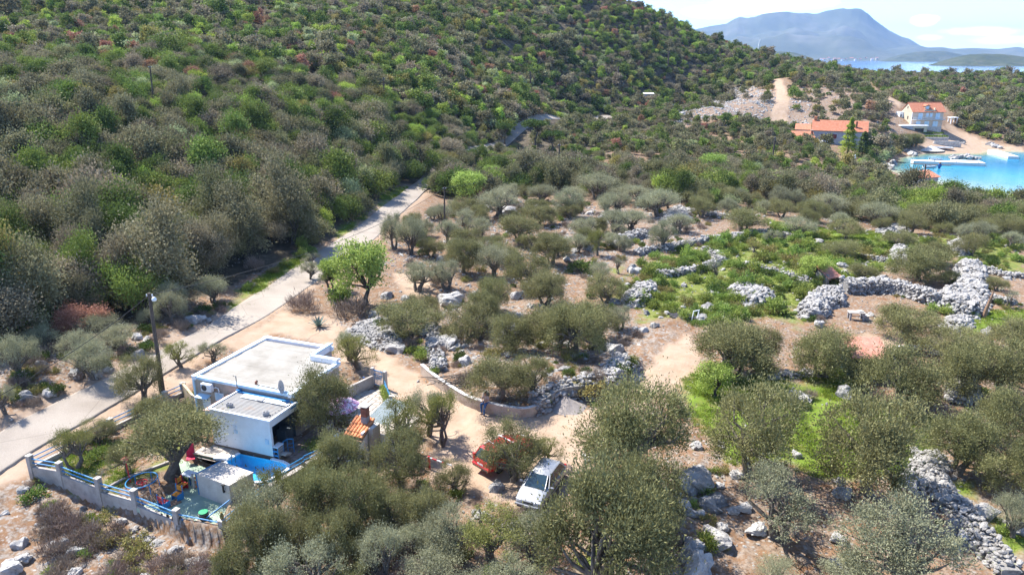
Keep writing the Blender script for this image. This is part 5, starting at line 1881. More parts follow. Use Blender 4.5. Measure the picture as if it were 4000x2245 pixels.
r_ = ramp(pn, [(.36, (.45, .14, .30)), (.46, (.62, .34, .48)), (.58, (.80, .68, .76))])
pl_.new(z_.outputs[0], r_.inputs[0])
pl_.new(r_.outputs[0], pp_.inputs['Base Color'])
pp_.inputs['Roughness'].default_value = .8

# ---- main house
hs = hthing('house', 'white flat-roofed house with a stained side wall and sheet roof beside the road', 'house', 0, 0, 0)
PLAN = [(0, 0), (8.2, 0), (8.2, 5.35), (6.0, 5.35), (6.0, 7.7), (0, 7.7)]
mb = MB().mat(M('stained_render', (.40, .335, .28), (.22, .175, .15), .75, .92, bump=.3, bscale=14, c3=(.30, .29, .285)))
mb.prism(PLAN, -.4, 2.86)
mb.build('wall', None, hs)
mb = MB().mat(BLUEL)
for (x0, y0), (x1, y1) in zip(PLAN, PLAN[1:] + PLAN[:1]):
    L = math.hypot(x1 - x0, y1 - y0)
    a = math.atan2(y1 - y0, x1 - x0)
    cx, cy = (x0 + x1) / 2, (y0 + y1) / 2
    nx, ny = math.sin(a), -math.cos(a)
    hh = (2.86, 3.08) if abs(y0) + abs(y1) < .01 else (2.86, 3.14)
    if (x0, y0) == (6.0, 5.35) or (x0, y0) == (8.2, 5.35):
        hh = (2.86, 3.42)
    p = MB().mat(WHITE2 if hh[1] > 3.1 else BLUEL)
    p.box((cx - nx * .09, cy - ny * .09, sum(hh) / 2), (L + (.36 if hh[1] < 3.4 else 0), .3, hh[1] - hh[0] - .003 * (len(hs.children) % 5)), a)
    p.mat(BLUEL).box((cx + nx * .075, cy + ny * .075, hh[1] - .05), (L + .3, .05, .10), a)
    p.build('parapet', None, hs)
# roof sheets, laid lap over lap
for i in range(9):
    y0 = .22 + i * .86
    x1 = 7.95 if y0 < 4.9 else 5.75
    if y0 + .86 > 7.5:
        continue
    nX = int(x1 / .12)
    V, Fc = [], []
    for j in range(2):
        for k in range(nX * 2 + 1):
            V.append((.2 + (x1 - .2) * k / (nX * 2), y0 + j * .92, 2.99 - .0 * y0 + (.0 if k % 2 else .022) + .035 * j + .008 * (i % 3)))
    m_ = nX * 2 + 1
    V2, F2 = [], []
    rows = 14
    for j in range(rows + 1):
        for k in (0, 1):
            V2.append((.2 if k == 0 else x1, y0 + .92 * j / rows, 2.985 + (.025 if j % 2 else 0) + .03 * (i % 2)))
    for j in range(rows):
        F2.append((j * 2, j * 2 + 1, j * 2 + 3, j * 2 + 2))
    MB().mat(ROOFW).add(V2, F2).build('roof_sheet', None, hs)
MB().mat(BLUE).box((8.02, 6.5, 3.0), (.02, .02, .02)).box((5.84, 6.6, 3.2), (.03, 1.9, .34)).build('blue_parapet_lining', None, hs)
# window with louvres and the door
fr = MB().mat(WHITE2).box((2.05, -.03, 1.8), (.74, .06, .62)).build('window', None, hs)
for k in range(6):
    MB().mat(BLUEL).box((2.05, -.075, 1.56 + k * .09), (.58, .03, .05), 0, ('X', .5)).build('slat', None, fr)
dr = MB().mat(WHITE2).box((.86, -.03, .72), (.68, .05, 1.72)).mat(DARK).box((.70, -.065, 1.42), (.16, .02, .17)).box((.98, -.065, 1.44), (.11, .02, .12)).build('door', None, hs)
MB().mat(STEEL).box((1.1, -.09, .75), (.04, .06, .14)).build('handle', None, dr)
MB().mat(BLUEL).box((.75, -.22, 1.72), (1.05, .5, .05), 0, ('X', .22)).build('door_canopy', None, hs)
MB().mat(BLUEL).box((-.06, -.03, 1.3), (.14, .14, 3.0)).build('downpipe', None, hs)
# air conditioner
ac = hthing('air_conditioner', 'white air conditioner unit hung on the stained house wall', 'air conditioner', 1.26, -.22, 2.2)
mb = MB().mat(WHITE2).box((0, 0, .3), (.86, .32, .58), 0, None, .03)
mb.build('casing', None, ac)
f = MB().mat(DARK)
f.T = Matrix.Translation((-.13, -.165, .3)) @ Matrix.Rotation(math.pi / 2, 4, 'X')
f.lathe([(.02, 0), (.22, 0), (.22, .012), (.02, .012)], n=20)
fo = f.build('fan_grille', None, ac)
g = MB().mat(STEEL)
for k in range(7):
    g.box((-.13, -.185, .12 + k * .06), (.36 * math.sqrt(max(.1, 1 - ((k - 3) / 3.4) ** 2)), .008, .012))
g.build('grille_bar', None, fo)
MB().mat(STEEL).box((-.3, .05, -.03), (.04, .42, .05)).box((.3, .05, -.03), (.04, .42, .05)).build('bracket', None, ac)
MB().mat(WHITE2).tube([(.42, .1, .25), (.62, .12, .34), (.80, .15, .27), (.85, .16, .05), (.72, .18, -.25)], .035, 7).build('hose', None, ac)
# hooked vent pipe, dish, rust red pipe on the roof
tag(MB().mat(STEEL).tube([(0, 0, 0), (0, 0, .75), (-.03, 0, .84), (-.14, 0, .86), (-.2, 0, .8)], .035, 7).build('vent_pipe', None, None, wl_(3.76, -.1, 2.86), RZ), 'thin hooked grey vent pipe rising at the white house roof edge', 'pipe')
ds = hthing('satellite_dish', 'grey satellite dish seen edge-on at the roof edge of the white house', 'satellite dish', 7.3, -.02, 3.05)
d_ = MB().mat(M('dish_grey', (.42, .42, .44), (.34, .34, .36), 3, .5))
d_.sm = True
d_.T = Matrix.Translation((.02, -.1, .42)) @ Matrix.Rotation(R(20), 4, 'Z') @ Matrix.Rotation(R(78), 4, 'Y')
d_.lathe([(.01, 0), (.2, .02), (.36, .07), (.46, .125), (.47, .125), (.36, .05), (.2, .0), (.01, -.02)], n=24)
d_.build('reflector', None, ds)
MB().mat(STEEL).tube([(0, 0, 0), (0, 0, .42)], .025, 6).tube([(.02, -.1, .2), (.35, -.25, .35)], .012, 5).box((.37, -.26, .37), (.08, .08, .08)).build('mount', None, ds)
pr_ = hthing('chimney_pipe', 'rust red capped pipe lying along the white house roof edge', 'pipe', 5.1, .3, 3.1)
MB().mat(STEEL).tube([(.1, 0, .05), (1.7, -.05, .05)], .05, 8).build('pipe', None, pr_)
MB().mat(BRICK).tube([(-.05, 0, .03), (-.05, 0, .2), (.05, 0, .26)], .085, 9).build('cap', None, pr_)

# ---- annex
an = hthing('annex', 'low white annex with a corrugated white roof next to the swimming pool', 'building', 3.9, -2.8, 0)
mb = MB().mat(WHITE)
mb.span(0, 4.68, -.09, .09, .12, 2.62)
mb.build('wall', None, an)
MB().mat(WHITE).span(0, .16, .09, 2.75, .12, 2.5).build('side_wall', None, an)
MB().mat(M('plinth', (.20, .15, .12), (.13, .1, .085), 2, .95)).span(.002, 4.66, -.10, .3, -.25, .12).build('plinth', None, an)
MB().mat(WHITE).span(4.5, 4.68, .09, 2.75, 2.12, 2.6).build('beam', None, an)
MB().mat(SLATE).span(3.0, 3.08, .1, 2.6, .1, 2.45).span(3.1, 4.4, 2.55, 2.62, .1, 2.4).build('inner_wall', None, an)
MB().mat(PAVED).span(.2, 4.66, .1, 2.7, -.3, .1).build('porch_floor', None, an)
MB().mat(SLATE).span(3.7, 4.4, 1.6, 2.4, .1, .95).build('kitchen_counter', None, an)
rf = MB().mat(ROOFW2)
V, Fc = [], []
nr_ = 34
prof = [(0, 0), (.3, .0), (.42, .045), (.72, .045), (.84, 0), (1, 0)]
ys_ = []
for k in range(15):
    for (q, z) in prof[:-1]:
        ys_.append((.1 + (k + q) * .155, z))
for (y, z) in ys_:
    for x in (-.02, 4.72):
        V.append((x, y, 2.58 + z + .03 - .012 * y))
for j in range(len(ys_) - 1):
    Fc.append((j * 2, j * 2 + 1, j * 2 + 3, j * 2 + 2))
rf.add(V, Fc)
rfo = rf.build('roof', None, an)
for k in range(7):
    MB().mat(STEEL).box((4.35, .35 + k * .3, 2.67), (.05, .05, .03)).build('bolt', None, rfo)
MB().mat(WHITE2).box((2.34, -.1, 2.62), (4.8, .1, .1)).box((-.03, 1.3, 2.64), (.1, 2.8, .1)).box((4.72, 1.25, 2.63), (.1, 2.6, .12)).build('roof_edge', None, an)
gt = MB().mat(BLUE).box((2.4, 2.62, 2.60), (4.75, .22, .10)).box((.02, 2.66, 2.68), (.3, .24, .16)).box((4.6, 2.35, 2.52), (.35, .75, .12))
gt.build('gutter', None, an)
MB().mat(WHITE2).box((2.3, 2.1, 2.70), (3.0, .42, .03), 0, ('X', .1)).box((3.9, 2.05, 2.68), (1.2, .36, .03), 0, ('X', -.06)).build('roof_patch', None, an)
for (x, z, w, h, m_) in ((1.92, 1.68, .28, .24, WHITE2), (1.93, 1.36, .26, .22, BLUEL), (4.34, 1.12, .26, .34, BLUEL)):
    v_ = MB().mat(m_).box((x, -.10, z), (w, .04, h)).build('vent', None, an)
    for k in range(4):
        MB().mat(WHITE2).box((x, -.128, z - h * .32 + k * h * .21), (w * .8, .012, .02)).build('slat', None, v_)
lt = hthing('lean_to', 'low lean-to with a faded pink metal roof beside the annex', 'lean-to', 3.1, -2.6, 0)
for k in range(7):
    MB().mat(M('pink_sheet', (.62, .42, .36), (.52, .32, .27), 2, .7) if k == 0 else bpy.data.materials['pink_sheet']).box((.36, .18 + k * .38, 2.28 + .0 * k), (.88, .37, .02), 0, ('Y', -.12)).box((.36, .37 + k * .38, 2.305), (.86, .03, .03), 0, ('Y', -.12)).build('roof_sheet', None, lt)
MB().mat(WOOD).box((0, 1.35, 2.2), (.06, 2.7, .08)).box((.0, .05, 1.1), (.07, .07, 2.2)).box((0, 2.6, 1.1), (.07, .07, 2.2)).build('timber_frame', None, lt)
for (x, y, a, lab) in ((4.95, -2.2, .2, 'grey concrete block on the annex roof near the lean-to'), (7.92, -2.35, .9, 'grey concrete block on the annex roof near the porch corner')):
    b = hthing('concrete_block', lab, 'concrete block', x, y, 2.68, 'blocks weighing down the roof', a)
    mb = MB().mat(BLOCKM)
    mb.span(-.2, .2, -.1, -.07, 0, .2).span(-.2, .2, .07, .1, 0, .2).span(-.2, -.165, -.07, .07, 0, .2).span(.165, .2, -.07, .07, 0, .2).span(-.02, .02, -.07, .07, .0, .2).span(-.165, -.02, -.07, .07, 0, .02)
    mb.span(.02, .165, -.07, .07, 0, .02)
    mb.build('block', None, b)
tag(MB().mat(BLOCKM).box((0, 0, .03), (.46, .36, .05), 0, ('X', .1), .01).build('slab', None, None, wl_(6.27, -.8, 2.7), RZ), 'flat grey slab lying on the annex roof by the gutter', 'slab')
# porch counter, rails, steps
ct = hthing('counter', 'white topped outdoor counter on a blue frame at the porch', 'counter', 8.75, -2.55, 0)
MB().mat(WHITE2).box((0, 0, .78), (.44, .62, .06), 0, None, .01).build('top', None, ct)
for sx in (-.18, .18):
    for sy in (-.27, .27):
        MB().mat(BLUE).box((sx, sy, .375), (.05, .05, .75)).build('leg', None, ct)
for k in range(4):
    MB().mat(M('grey_board', (.33, .33, .34), None, 3) if k == 0 else bpy.data.materials['grey_board']).box((.2, 0, .12 + k * .17), (.02, .56, .14)).build('board', None, ct)
for k in range(2):
    MB().mat(BLUE).box((0, -.30, .2 + k * .3), (.36, .03, .1)).build('panel', None, ct)
rl = hthing('railing', 'blue metal railing beside the porch steps', 'railing', 8.95, -2.2, 0)
MB().mat(BLUE).tube([(0, -.1, .92), (.05, .25, .95), (.38, .42, .95)], .03, 7).build('handrail', None, rl)
for q in ((0, -.1), (.05, .25), (.38, .42)):
    MB().mat(BLUE).tube([(q[0], q[1], 0), (q[0], q[1], .94)], .025, 7).build('post', None, rl)
MB().mat(BLUE).tube([(.05, .25, .62), (.38, .42, .62)], .015, 6).tube([(.05, .25, .35), (.38, .42, .35)], .015, 6).build('bar', None, rl)
st = hthing('steps', 'short concrete steps between the counter and the patio', 'steps', 9.05, -2.0, 0)
for k in range(3):
    MB().mat(PAVE).box((.05 + k * .02, -.15 - k * .2, .06 + .09 * k), (.5, .25, .1 + .0 * k), 0, None, .01).build('step', None, st)

# ---- pool
POOL = [(6.05, -4.25), (6.2, -3.16), (8.5, -3.08), (9.35, -3.1), (9.85, -3.25), (10.1, -3.6), (10.1, -4.1), (9.9, -4.7), (9.5, -5.25), (8.9, -5.55), (8.1, -5.5), (7.4, -5.1), (6.7, -4.6)]
po = hthing('swimming_pool', 'small blue kidney-shaped swimming pool beside the white annex', 'swimming pool', 0, 0, 0)
POOLT = M('pool_lining', (.10, .50, .78), (.08, .42, .70), 1.2, .4, c3=(.16, .60, .84))
mb = MB().mat(POOLT)
n_p = len(POOL)
V = [(x, y, -.02) for x, y in POOL] + [(x, y, -.85) for x, y in POOL]
Fc = [tuple(range(n_p, 2 * n_p))[::-1]] + [(i, n_p + i, n_p + (i + 1) % n_p, (i + 1) % n_p)[::-1] for i in range(n_p)]
mb.add(V, Fc)
mb.build('basin', None, po)
wm, wnn, wll, wpp = new_mat('pool_water')
gl = wnn.new('ShaderNodeBsdfGlossy')
gl.inputs['Roughness'].default_value = .04
tr = wnn.new('ShaderNodeBsdfTransparent')
tr.inputs['Color'].default_value = (.62, .92, .98, 1)
fz = wnn.new('ShaderNodeFresnel')
fz.inputs['IOR'].default_value = 1.33
bp = wnn.new('ShaderNodeBump')
bp.inputs['Strength'].default_value = .4
bp.inputs['Distance'].default_value = .03
nz = wnn.new('ShaderNodeTexNoise')
nz.inputs['Scale'].default_value = 4
wll.new(nz.outputs[0], bp.inputs['Height'])
wll.new(bp.outputs[0], gl.inputs['Normal'])
wll.new(bp.outputs[0], fz.inputs['Normal'])
mx = wnn.new('ShaderNodeMixShader')
wll.new(fz.outputs[0], mx.inputs[0])
wll.new(tr.outputs[0], mx.inputs[1])
wll.new(gl.outputs[0], mx.inputs[2])
wll.new(mx.outputs[0], wnn['Material Output'].inputs[0])
MB().mat(wm).add([(x, y, -.14) for x, y in POOL], [tuple(range(n_p))[::-1]]).build('water', None, po)
for i in range(n_p):
    (x0, y0), (x1, y1) = POOL[i], POOL[(i + 1) % n_p]
    if y0 > -3.2 and y1 > -3.2 and x1 < 8.6:
        continue
    L = math.hypot(x1 - x0, y1 - y0)
    a = math.atan2(y1 - y0, x1 - x0)
    MB().mat(WHITE2).box(((x0 + x1) / 2 + math.sin(a) * -.1, (y0 + y1) / 2 + math.cos(a) * .1, .0), (L + .06, .22, .07), a, None, .015).build('coping', None, po)
lad = MB().mat(STEEL).tube([(6.0, -4.05, 0), (6.0, -4.05, .5), (6.15, -4.05, .58), (6.3, -4.05, .4), (6.3, -4.05, -.3)], .02, 6).tube([(6.02, -3.75, 0), (6.02, -3.75, .5), (6.17, -3.75, .58), (6.32, -3.75, .4), (6.32, -3.75, -.3)], .02, 6)
lad.build('ladder', None, po)


def poly_in(x, y, P):
    return poly_sd(np.array([x]), np.array([y]), P)[0]


# deck of pale stone slabs round the pool
DECK = [(3.4, -3.2), (3.3, -4.4), (6.0, -4.4), (6.6, -5.0), (8.0, -6.3), (9.6, -6.35), (10.15, -4.9), (10.85, -2.95), (9.0, -2.85), (3.9, -2.95)]
dk = tag(thing('pool_deck', None, None, wl_(0, 0, 0), RZ), kind='structure')
k_ = 0
for i in range(15):
    for j in range(8):
        x, y = 3.55 + i * .52, -6.3 + j * .46
        if poly_in(x, y, DECK) > .12 and poly_in(x, y, POOL) < -.33:
            MB().mat(PAVE).box((0, 0, 0), (.50, .44, .06), 0, None, .012).build('slab', None, dk, (x, y, -.035 + .004 * ((i * 7 + j * 3) % 3)))
MB().mat(CONC).prism([(x, y) for x, y in DECK[:5]] + [(8.0, -6.2), (7.0, -5.45), (6.3, -4.9), (5.9, -4.3), (5.9, -3.2)], -.5, -.075).build('base', None, dk)
tag(MB().mat(WHITE2).box((0, 0, .12), (1.0, .55, .14), 0, None, .02).box((0, 0, .02), (.7, .4, .12)).build('diving_slab', None, None, wl_(5.62, -4.05, 0), RZ + .25), 'thick white slab at the corner of the swimming pool', 'slab')
a_, b_ = Wz(*eA(1200, 150), .1), Wz(*eA(1600, 235), .1)
L = math.hypot(b_[0] - a_[0], b_[1] - a_[1])
lw = thing('low_wall', 'low green-faced wall at the edge of the green play floor', 'wall', ((a_[0] + b_[0]) / 2, (a_[1] + b_[1]) / 2, 0), math.atan2(b_[1] - a_[1], b_[0] - a_[0]))
MB().mat(GREENW).box((0, 0, -.2), (L, .22, .5)).build('body', None, lw)
MB().mat(PAVE).box((0, 0, .085), (L + .04, .26, .06)).build('coping', None, lw)

# ---- play floor (half a metre lower) and the pump house
ZT = -.5
TERRACE = [Wz(*eE(925, 1400), ZT)[:2], Wz(*eA(440, 900), ZT)[:2], Wz(*eA(1000, 1080), ZT)[:2], Wz(*eA(1560, 1180), ZT)[:2], Wz(*eA(1720, 900), ZT)[:2], wl_(8.2, -6.2)[:2], wl_(6.0, -4.5)[:2], wl_(3.4, -4.45)[:2], wl_(2.6, -4.3)[:2], Wz(*eA(900, 300), ZT)[:2]]
structure('play_floor', MB().mat(GREENP).prism(TERRACE, ZT - .3, ZT + .012))
FLb, FRb = Wz(*eA(1265, 445), ZT + 1.5), Wz(*eA(1700, 600), ZT + 1.5)
BLb = Wz(*eA(1590, 280), ZT + 1.5)
BRb = (FRb[0] + BLb[0] - FLb[0], FRb[1] + BLb[1] - FLb[1])
sh = thing('pump_house', 'low pale concrete block building between the pool and the play floor', 'building', (FLb[0], FLb[1], ZT))
q = [(p[0] - FLb[0], p[1] - FLb[1]) for p in (FLb, FRb, BRb, BLb)]
MB().mat(CONCL).prism(q, -.1, 1.42).build('wall', None, sh)
c0 = np.mean(q, 0)
MB().mat(CONCL).prism([tuple(c0 + (np.array(p) - c0) * 1.03) for p in q], 1.42, 1.5).build('roof_slab', None, sh)
MB().mat(BLUE).tube([(q[0][0], q[0][1], 1.52), (q[3][0], q[3][1], 1.52)], .03, 6).tube([(q[0][0] - .03, q[0][1], .1), (q[0][0] - .03, q[0][1], 1.5)], .03, 6).build('blue_trim', None, sh)
d = Vector((q[1][0], q[1][1], 0)).normalized()
tag(MB().mat(BLACKP).tube([(0, 0, .0), (0, 0, .45)], .055, 9).tube([(-.1, 0, .47), (.1, 0, .47)], .045, 8).tube([(0, 0, 0), (.0, .16, -.02)], .06, 8).build('flue', None, None, (FLb[0] + d.x * 2.25 + d.y * .1, FLb[1] + d.y * 2.25 - .1, ZT + 1.0)), 'short black flue pipe on the pump house corner', 'pipe')
scr = thing('brick_screen', 'pierced red clay brick screen beside the pump house', 'screen', Wz(*eA(1250, 640), ZT), math.atan2(q[1][1], q[1][0]) + R(70))
for i in range(4):
    for j in range(6):
        if (i + j) % 2 == 0:
            MB().mat(TILE).box((.08 + i * .15, 0, .08 + j * .15), (.14, .08, .14), 0, ('Y', .785)).build('brick', None, scr)
MB().mat(CONCL).box((-.06, 0, .5), (.1, .12, 1.0)).build('end_post', None, scr)

# ---- boundary wall with blue rails
POSTS = [(eE(95, 962), 1.0), (eE(438, 1043), .85), (eE(884, 1222), .75), (eA(415, 655), .62), (eA(985, 920), .42), (eA(1600, 1060), .32)]
PX = [Wz(u[0], u[1], z) for u, z in POSTS]
TOPS = [.2, .0, -.18, -.38, -.46]


def rail_wall(label, P, tops, zb, group, thick=.2, names=('wall_panel', 'post', 'rail'), post=.3, rails=(.28, .56), skip=()):
    t = thing('boundary_wall', label, 'wall', (P[0][0], P[0][1], zb), 0, group)
    o = Vector((P[0][0], P[0][1], zb))
    for i, p in enumerate(P):
        if p[2] is not None:
            c = MB().mat(CONC).box((p[0] - o.x, p[1] - o.y, (p[2] + zb) / 2 - o.z - .02), (post, post, p[2] - zb - .04), R(-20))
            c.mat(CONCL).box((p[0] - o.x, p[1] - o.y, p[2] - o.z - .025), (post + .05, post + .05, .05), R(-20), None, .012)
            c.build(names[1], None, t)
    for i in range(len(P) - 1):
        a, b = Vector((P[i][0], P[i][1], 0)), Vector((P[i + 1][0], P[i + 1][1], 0))
        L = (b - a).length
        an_ = math.atan2(b.y - a.y, b.x - a.x)
        m = (a + b) / 2
        MB().mat(CONC).box((m.x - o.x, m.y - o.y, (tops[i] + zb) / 2 - o.z), (L - post * .95, thick, tops[i] - zb), an_).build(names[0], None, t)
        if i in skip:
            continue
        for r in rails:
            MB().mat(BLUE).tube([(a.x - o.x, a.y - o.y, tops[i] + r - o.z), (b.x - o.x, b.y - o.y, tops[i] + r - o.z)], .035, 8).build(names[2], None, t)
    return t


rail_wall('stepped concrete wall with blue rails facing the rubble slope', PX, TOPS, -1.9, 'yard boundary walls')
RW = [PX[0], Wz(*eE(1025, 540), .9), Wz(*eE(1440, 352), .9), Wz(*eE(1660, 230), .95), Wz(*eE(1866, 132), 1.0)]
rail_wall('low concrete wall with blue rails along the road', [(RW[0][0], RW[0][1], None)] + RW[1:], [.22, .25, .28, .3], -.3, 'yard boundary walls', .18)
pt = Wz(*eC(1430, 640), .75)
RP = [(PX[5][0], PX[5][1], None), (Wz(*eH(200, 1150), 0)[0], Wz(*eH(200, 1150), 0)[1], .2), wl_(10.25, -6.0, None), wl_(10.95, -2.95, None), (pt[0], pt[1], .78)]
RP = [RP[0], RP[2], RP[3], RP[4]]
rail_wall('whitewashed wall with blue rails between the pool deck and the olives', RP, [-.3, .05, .12], -1.6, 'yard boundary walls', .34)
rt = thing('garden_wall', 'low retaining wall between the garden grass and the play floor', 'wall', Wz(*eE(980, 1340), 0))
o = rt.location
gp = [Wz(*eE(970, 1345), .05), Wz(*eE(1220, 1220), .05), Wz(*eE(1700, 1040), .05)]
for a, b in zip(gp[:-1], gp[1:]):
    MB().mat(CONC).box(((a[0] + b[0]) / 2 - o.x, (a[1] + b[1]) / 2 - o.y, -.25), (math.dist(a[:2], b[:2]) + .1, .16, .66), math.atan2(b[1] - a[1], b[0] - a[0])).build('wall_panel', None, rt)
yw = thing('yard_wall', 'sunlit ochre-stained wall joining the house to the road wall', 'wall', wl_(-.1, .1))
a = Vector(wl_(-.1, .1))
b = Vector((RW[4][0], RW[4][1], 0))
MB().mat(M('ochre_stain', (.42, .33, .22), (.33, .24, .13), 1.2, .92, c3=(.50, .43, .33))).box(((b.x - a.x) / 2, (b.y - a.y) / 2, .35), ((b - a).length, .18, 1.3), math.atan2(b.y - a.y, b.x - a.x)).build('wall_panel', None, yw)
hr = tag(MB().mat(BLUE).tube([Wz(*eA(1400, 1040), ZT + .25), Wz(*eA(1710, 798), ZT + .75)], .04, 8).build('handrail'), 'slanting blue handrail between the boundary wall and the pump house', 'railing')

# ---- play things
p = Wz(*eA(555, 680), ZT + .25)
mg = thing('merry_go_round', 'round playground merry-go-round with a blue ring rail and wooden floor', 'merry-go-round', (p[0], p[1], ZT))
MB().mat(BLUE).ring((0, 0, 1.0), .86, .035, 36, 8, .05).build('ring_rail', None, mg)
MB().mat(BLUE).ring((0, 0, .12), .93, .04, 36, 8).build('base_ring', None, mg)
MB().mat(RED).ring((0, 0, .88), .28, .028, 24, 7, -.04).tube([(0, 0, .2), (0, 0, .88)], .05, 8).tube([(-.27, 0, .9), (.27, 0, .86)], .018, 6).tube([(0, -.27, .88), (0, .27, .88)], .018, 6).build('steering_wheel', None, mg)
for k in range(12):
    a0, a1 = 2 * math.pi * k / 12 + .02, 2 * math.pi * (k + 1) / 12 - .02
    MB().mat(WOOD).prism([(.1 * math.cos(a0), .1 * math.sin(a0)), (.85 * math.cos(a0), .85 * math.sin(a0)), (.85 * math.cos((a0 + a1) / 2) * 1.03, .85 * math.sin((a0 + a1) / 2) * 1.03), (.85 * math.cos(a1), .85 * math.sin(a1)), (.1 * math.cos(a1), .1 * math.sin(a1))], .2, .26).build('floor_board', None, mg)
for k in range(6):
    a0 = 2 * math.pi * k / 6 + .4
    MB().mat(BLUE).tube([(.9 * math.cos(a0), .9 * math.sin(a0), .12), (.86 * math.cos(a0), .86 * math.sin(a0), 1.0 + .05 * .86 * math.cos(a0))], .025, 7).build('post', None, mg)
p = Wz(*eA(395, 640), ZT)
bh = thing('birdhouse', 'red birdhouse on a tall red pole beside the merry-go-round', 'birdhouse', (p[0], p[1], ZT))
MB().mat(RED).tube([(0, 0, 0), (-.06, 0, 1.75)], .035, 8).build('pole', None, bh)
bx_ = MB().mat(WOOD).box((-.06, 0, 1.88), (.24, .22, .24)).mat(DARK).box((-.06, -.112, 1.88), (.07, .01, .07)).build('box', None, bh)
MB().mat(M('salmon_paint', (.62, .22, .16), None, 4)).prism([(-.26, -.17), (.14, -.17), (.14, .17), (-.26, .17)], 2.0, 2.03).box((-.16, 0, 2.07), (.24, .34, .02), 0, ('Y', -.5)).box((.04, 0, 2.07), (.24, .34, .02), 0, ('Y', .5)).build('roof', None, bh)


def seat(name, label, px, rz, legm, seatm, backm, w=.5, z=ZT, slats=4, cat='bench'):
    p = Wz(px[0], px[1], z)
    t = thing(name, label, cat, (p[0], p[1], z), rz)
    for k in range(3):
        MB().mat(seatm).box((0, -.13 + k * .14, .36), (w, .12, .04)).build('seat_board', None, t)
    for k in range(2):
        MB().mat(backm).box((0, .24, .56 + k * .17), (w + .06, .03, .13), 0, ('X', -.15)).build('back_board', None, t)
    for s in (-1, 1):
        MB().mat(legm).box((s * w * .5, .03, .2), (.05, .42, .4)).box((s * w * .5, .23, .5), (.05, .06, .75)).build('side_panel', None, t)
    MB().mat(legm).box((0, .1, .14), (w, .3, .1)).build('base_board', None, t)
    return t


seat('bench', 'blue child bench with a red back beside the boundary wall rails', eA(845, 890), R(150), BLUE, RED, RED, .5)
seat('bench', 'blue child bench with yellow boards facing the red-backed bench', eA(1010, 790), R(-25), BLUE, YEL, YEL, .5)
seat('chair', 'small orange and yellow wooden chair near the yard olive trunk', eA(1090, 660), R(70), RED, YEL, YEL, .42, cat='chair')
p = Wz(*eA(930, 860), ZT)
tag(MB().mat(WOOD).box((0, 0, .05), (1.0, .5, .05), R(45)).box((.0, 0, .015), (.9, .1, .03), R(45)).build('footboard', None, None, (p[0], p[1], ZT)), 'brown wooden foot board between the two child benches', 'board')
p = Wz(*eA(1180, 560), ZT)
tb = thing('table', 'small white topped table with blue legs beside the pump house', 'table', (p[0], p[1], ZT), R(-25))
MB().mat(WHITE2).box((0, 0, .62), (.75, .6, .05), 0, None, .015).build('top', None, tb)
for sx in (-.3, .3):
    for sy in (-.23, .23):
        MB().mat(BLUED).box((sx, sy, .3), (.05, .05, .6)).build('leg', None, tb)
p = Wz(*eA(1200, 310), ZT + .0)
rc = thing('folding_chair', 'red folding garden chair in the tree shade by the low green wall', 'chair', (p[0], p[1], ZT), R(20))
CHR = M('red_canvas', (.60, .03, .09), (.5, .02, .06), 4, .7)
MB().mat(CHR).box((0, 0, .42), (.5, .45, .03), 0, ('X', .08)).build('seat', None, rc)
MB().mat(CHR).box((0, .3, .82), (.5, .03, .75), 0, ('X', -.28)).build('backrest', None, rc)
for s in (-.25, .25):
    MB().mat(STEEL).tube([(s, -.25, 0), (s, .2, .5), (s, .4, 1.15)], .016, 6).build('leg', None, rc)
    MB().mat(STEEL).tube([(s, .3, 0), (s, -.22, .45)], .016, 6).build('leg', None, rc)
p = Wz(*eA(1370, 1055), ZT)
br = thing('barrel', 'dark barrel planter with a bright green lid on the play floor', 'barrel', (p[0], p[1], ZT))
b_ = MB().mat(BLACKP)
b_.sm = True
b_.lathe([(.24, 0), (.27, .1), (.26, .2), (.28, .3), (.265, .42), (.27, .46)], n=20).build('body', None, br)
MB().mat(M('green_plastic', (.02, .32, .14), (.015, .25, .1), 3, .5)).lathe([(.22, .455), (.255, .46), (.255, .49), (.0, .495)], n=20).build('lid', None, br)
for k in range(3):
    MB().mat(STEEL).ring((0, 0, .1 + k * .15), .275, .012, 20, 6).build('hoop', None, br)
p = Wz(*eA(1610, 1050), .32)
ur = thing('amphora', 'mossy clay jug standing on the corner post of the boundary wall', 'jug', (p[0], p[1], .32))
b_ = MB().mat(M('mossy_clay', (.22, .17, .07), (.13, .12, .04), 6, .9))
b_.sm = True
b_.lathe([(.06, 0), (.10, .06), (.115, .16), (.10, .26), (.055, .33), (.05, .37), (.08, .40), (.0, .39)], n=14)
b_.build('body', None, ur)
MB().mat(bpy.data.materials['mossy_clay']).tube([(-.06, 0, .36), (-.14, 0, .36), (-.17, 0, .28), (-.1, 0, .22)], .015, 6).build('handle', None, ur)
# ring of plants at the two trunks
for (px, lab) in ((eA(1000, 560), 'leafy green plants ringing the yard olive trunk'), (eC(970, 800), 'dark green plants ringing the patio tree')):
    p = Wz(px[0], px[1], ZT if px[0] < 500 else 0)
    rgk = np.random.default_rng(31)
    n = 900
    C = np.stack([rgk.normal(size=n) * .36, rgk.normal(size=n) * .36, rgk.uniform(.03, .3, n)], 1)
    tag(put('ground_plant', leaf_mesh('ground_plant', C, unit(rgk.normal(size=(n, 3)) + np.array([0, 0, .6])), rgk.uniform(.08, .16, n), rgk.uniform(.05, .1, n), rgk.uniform(0, 1, n), BSH, rgk), None, (p[0], p[1], p[2])), lab, 'plant')

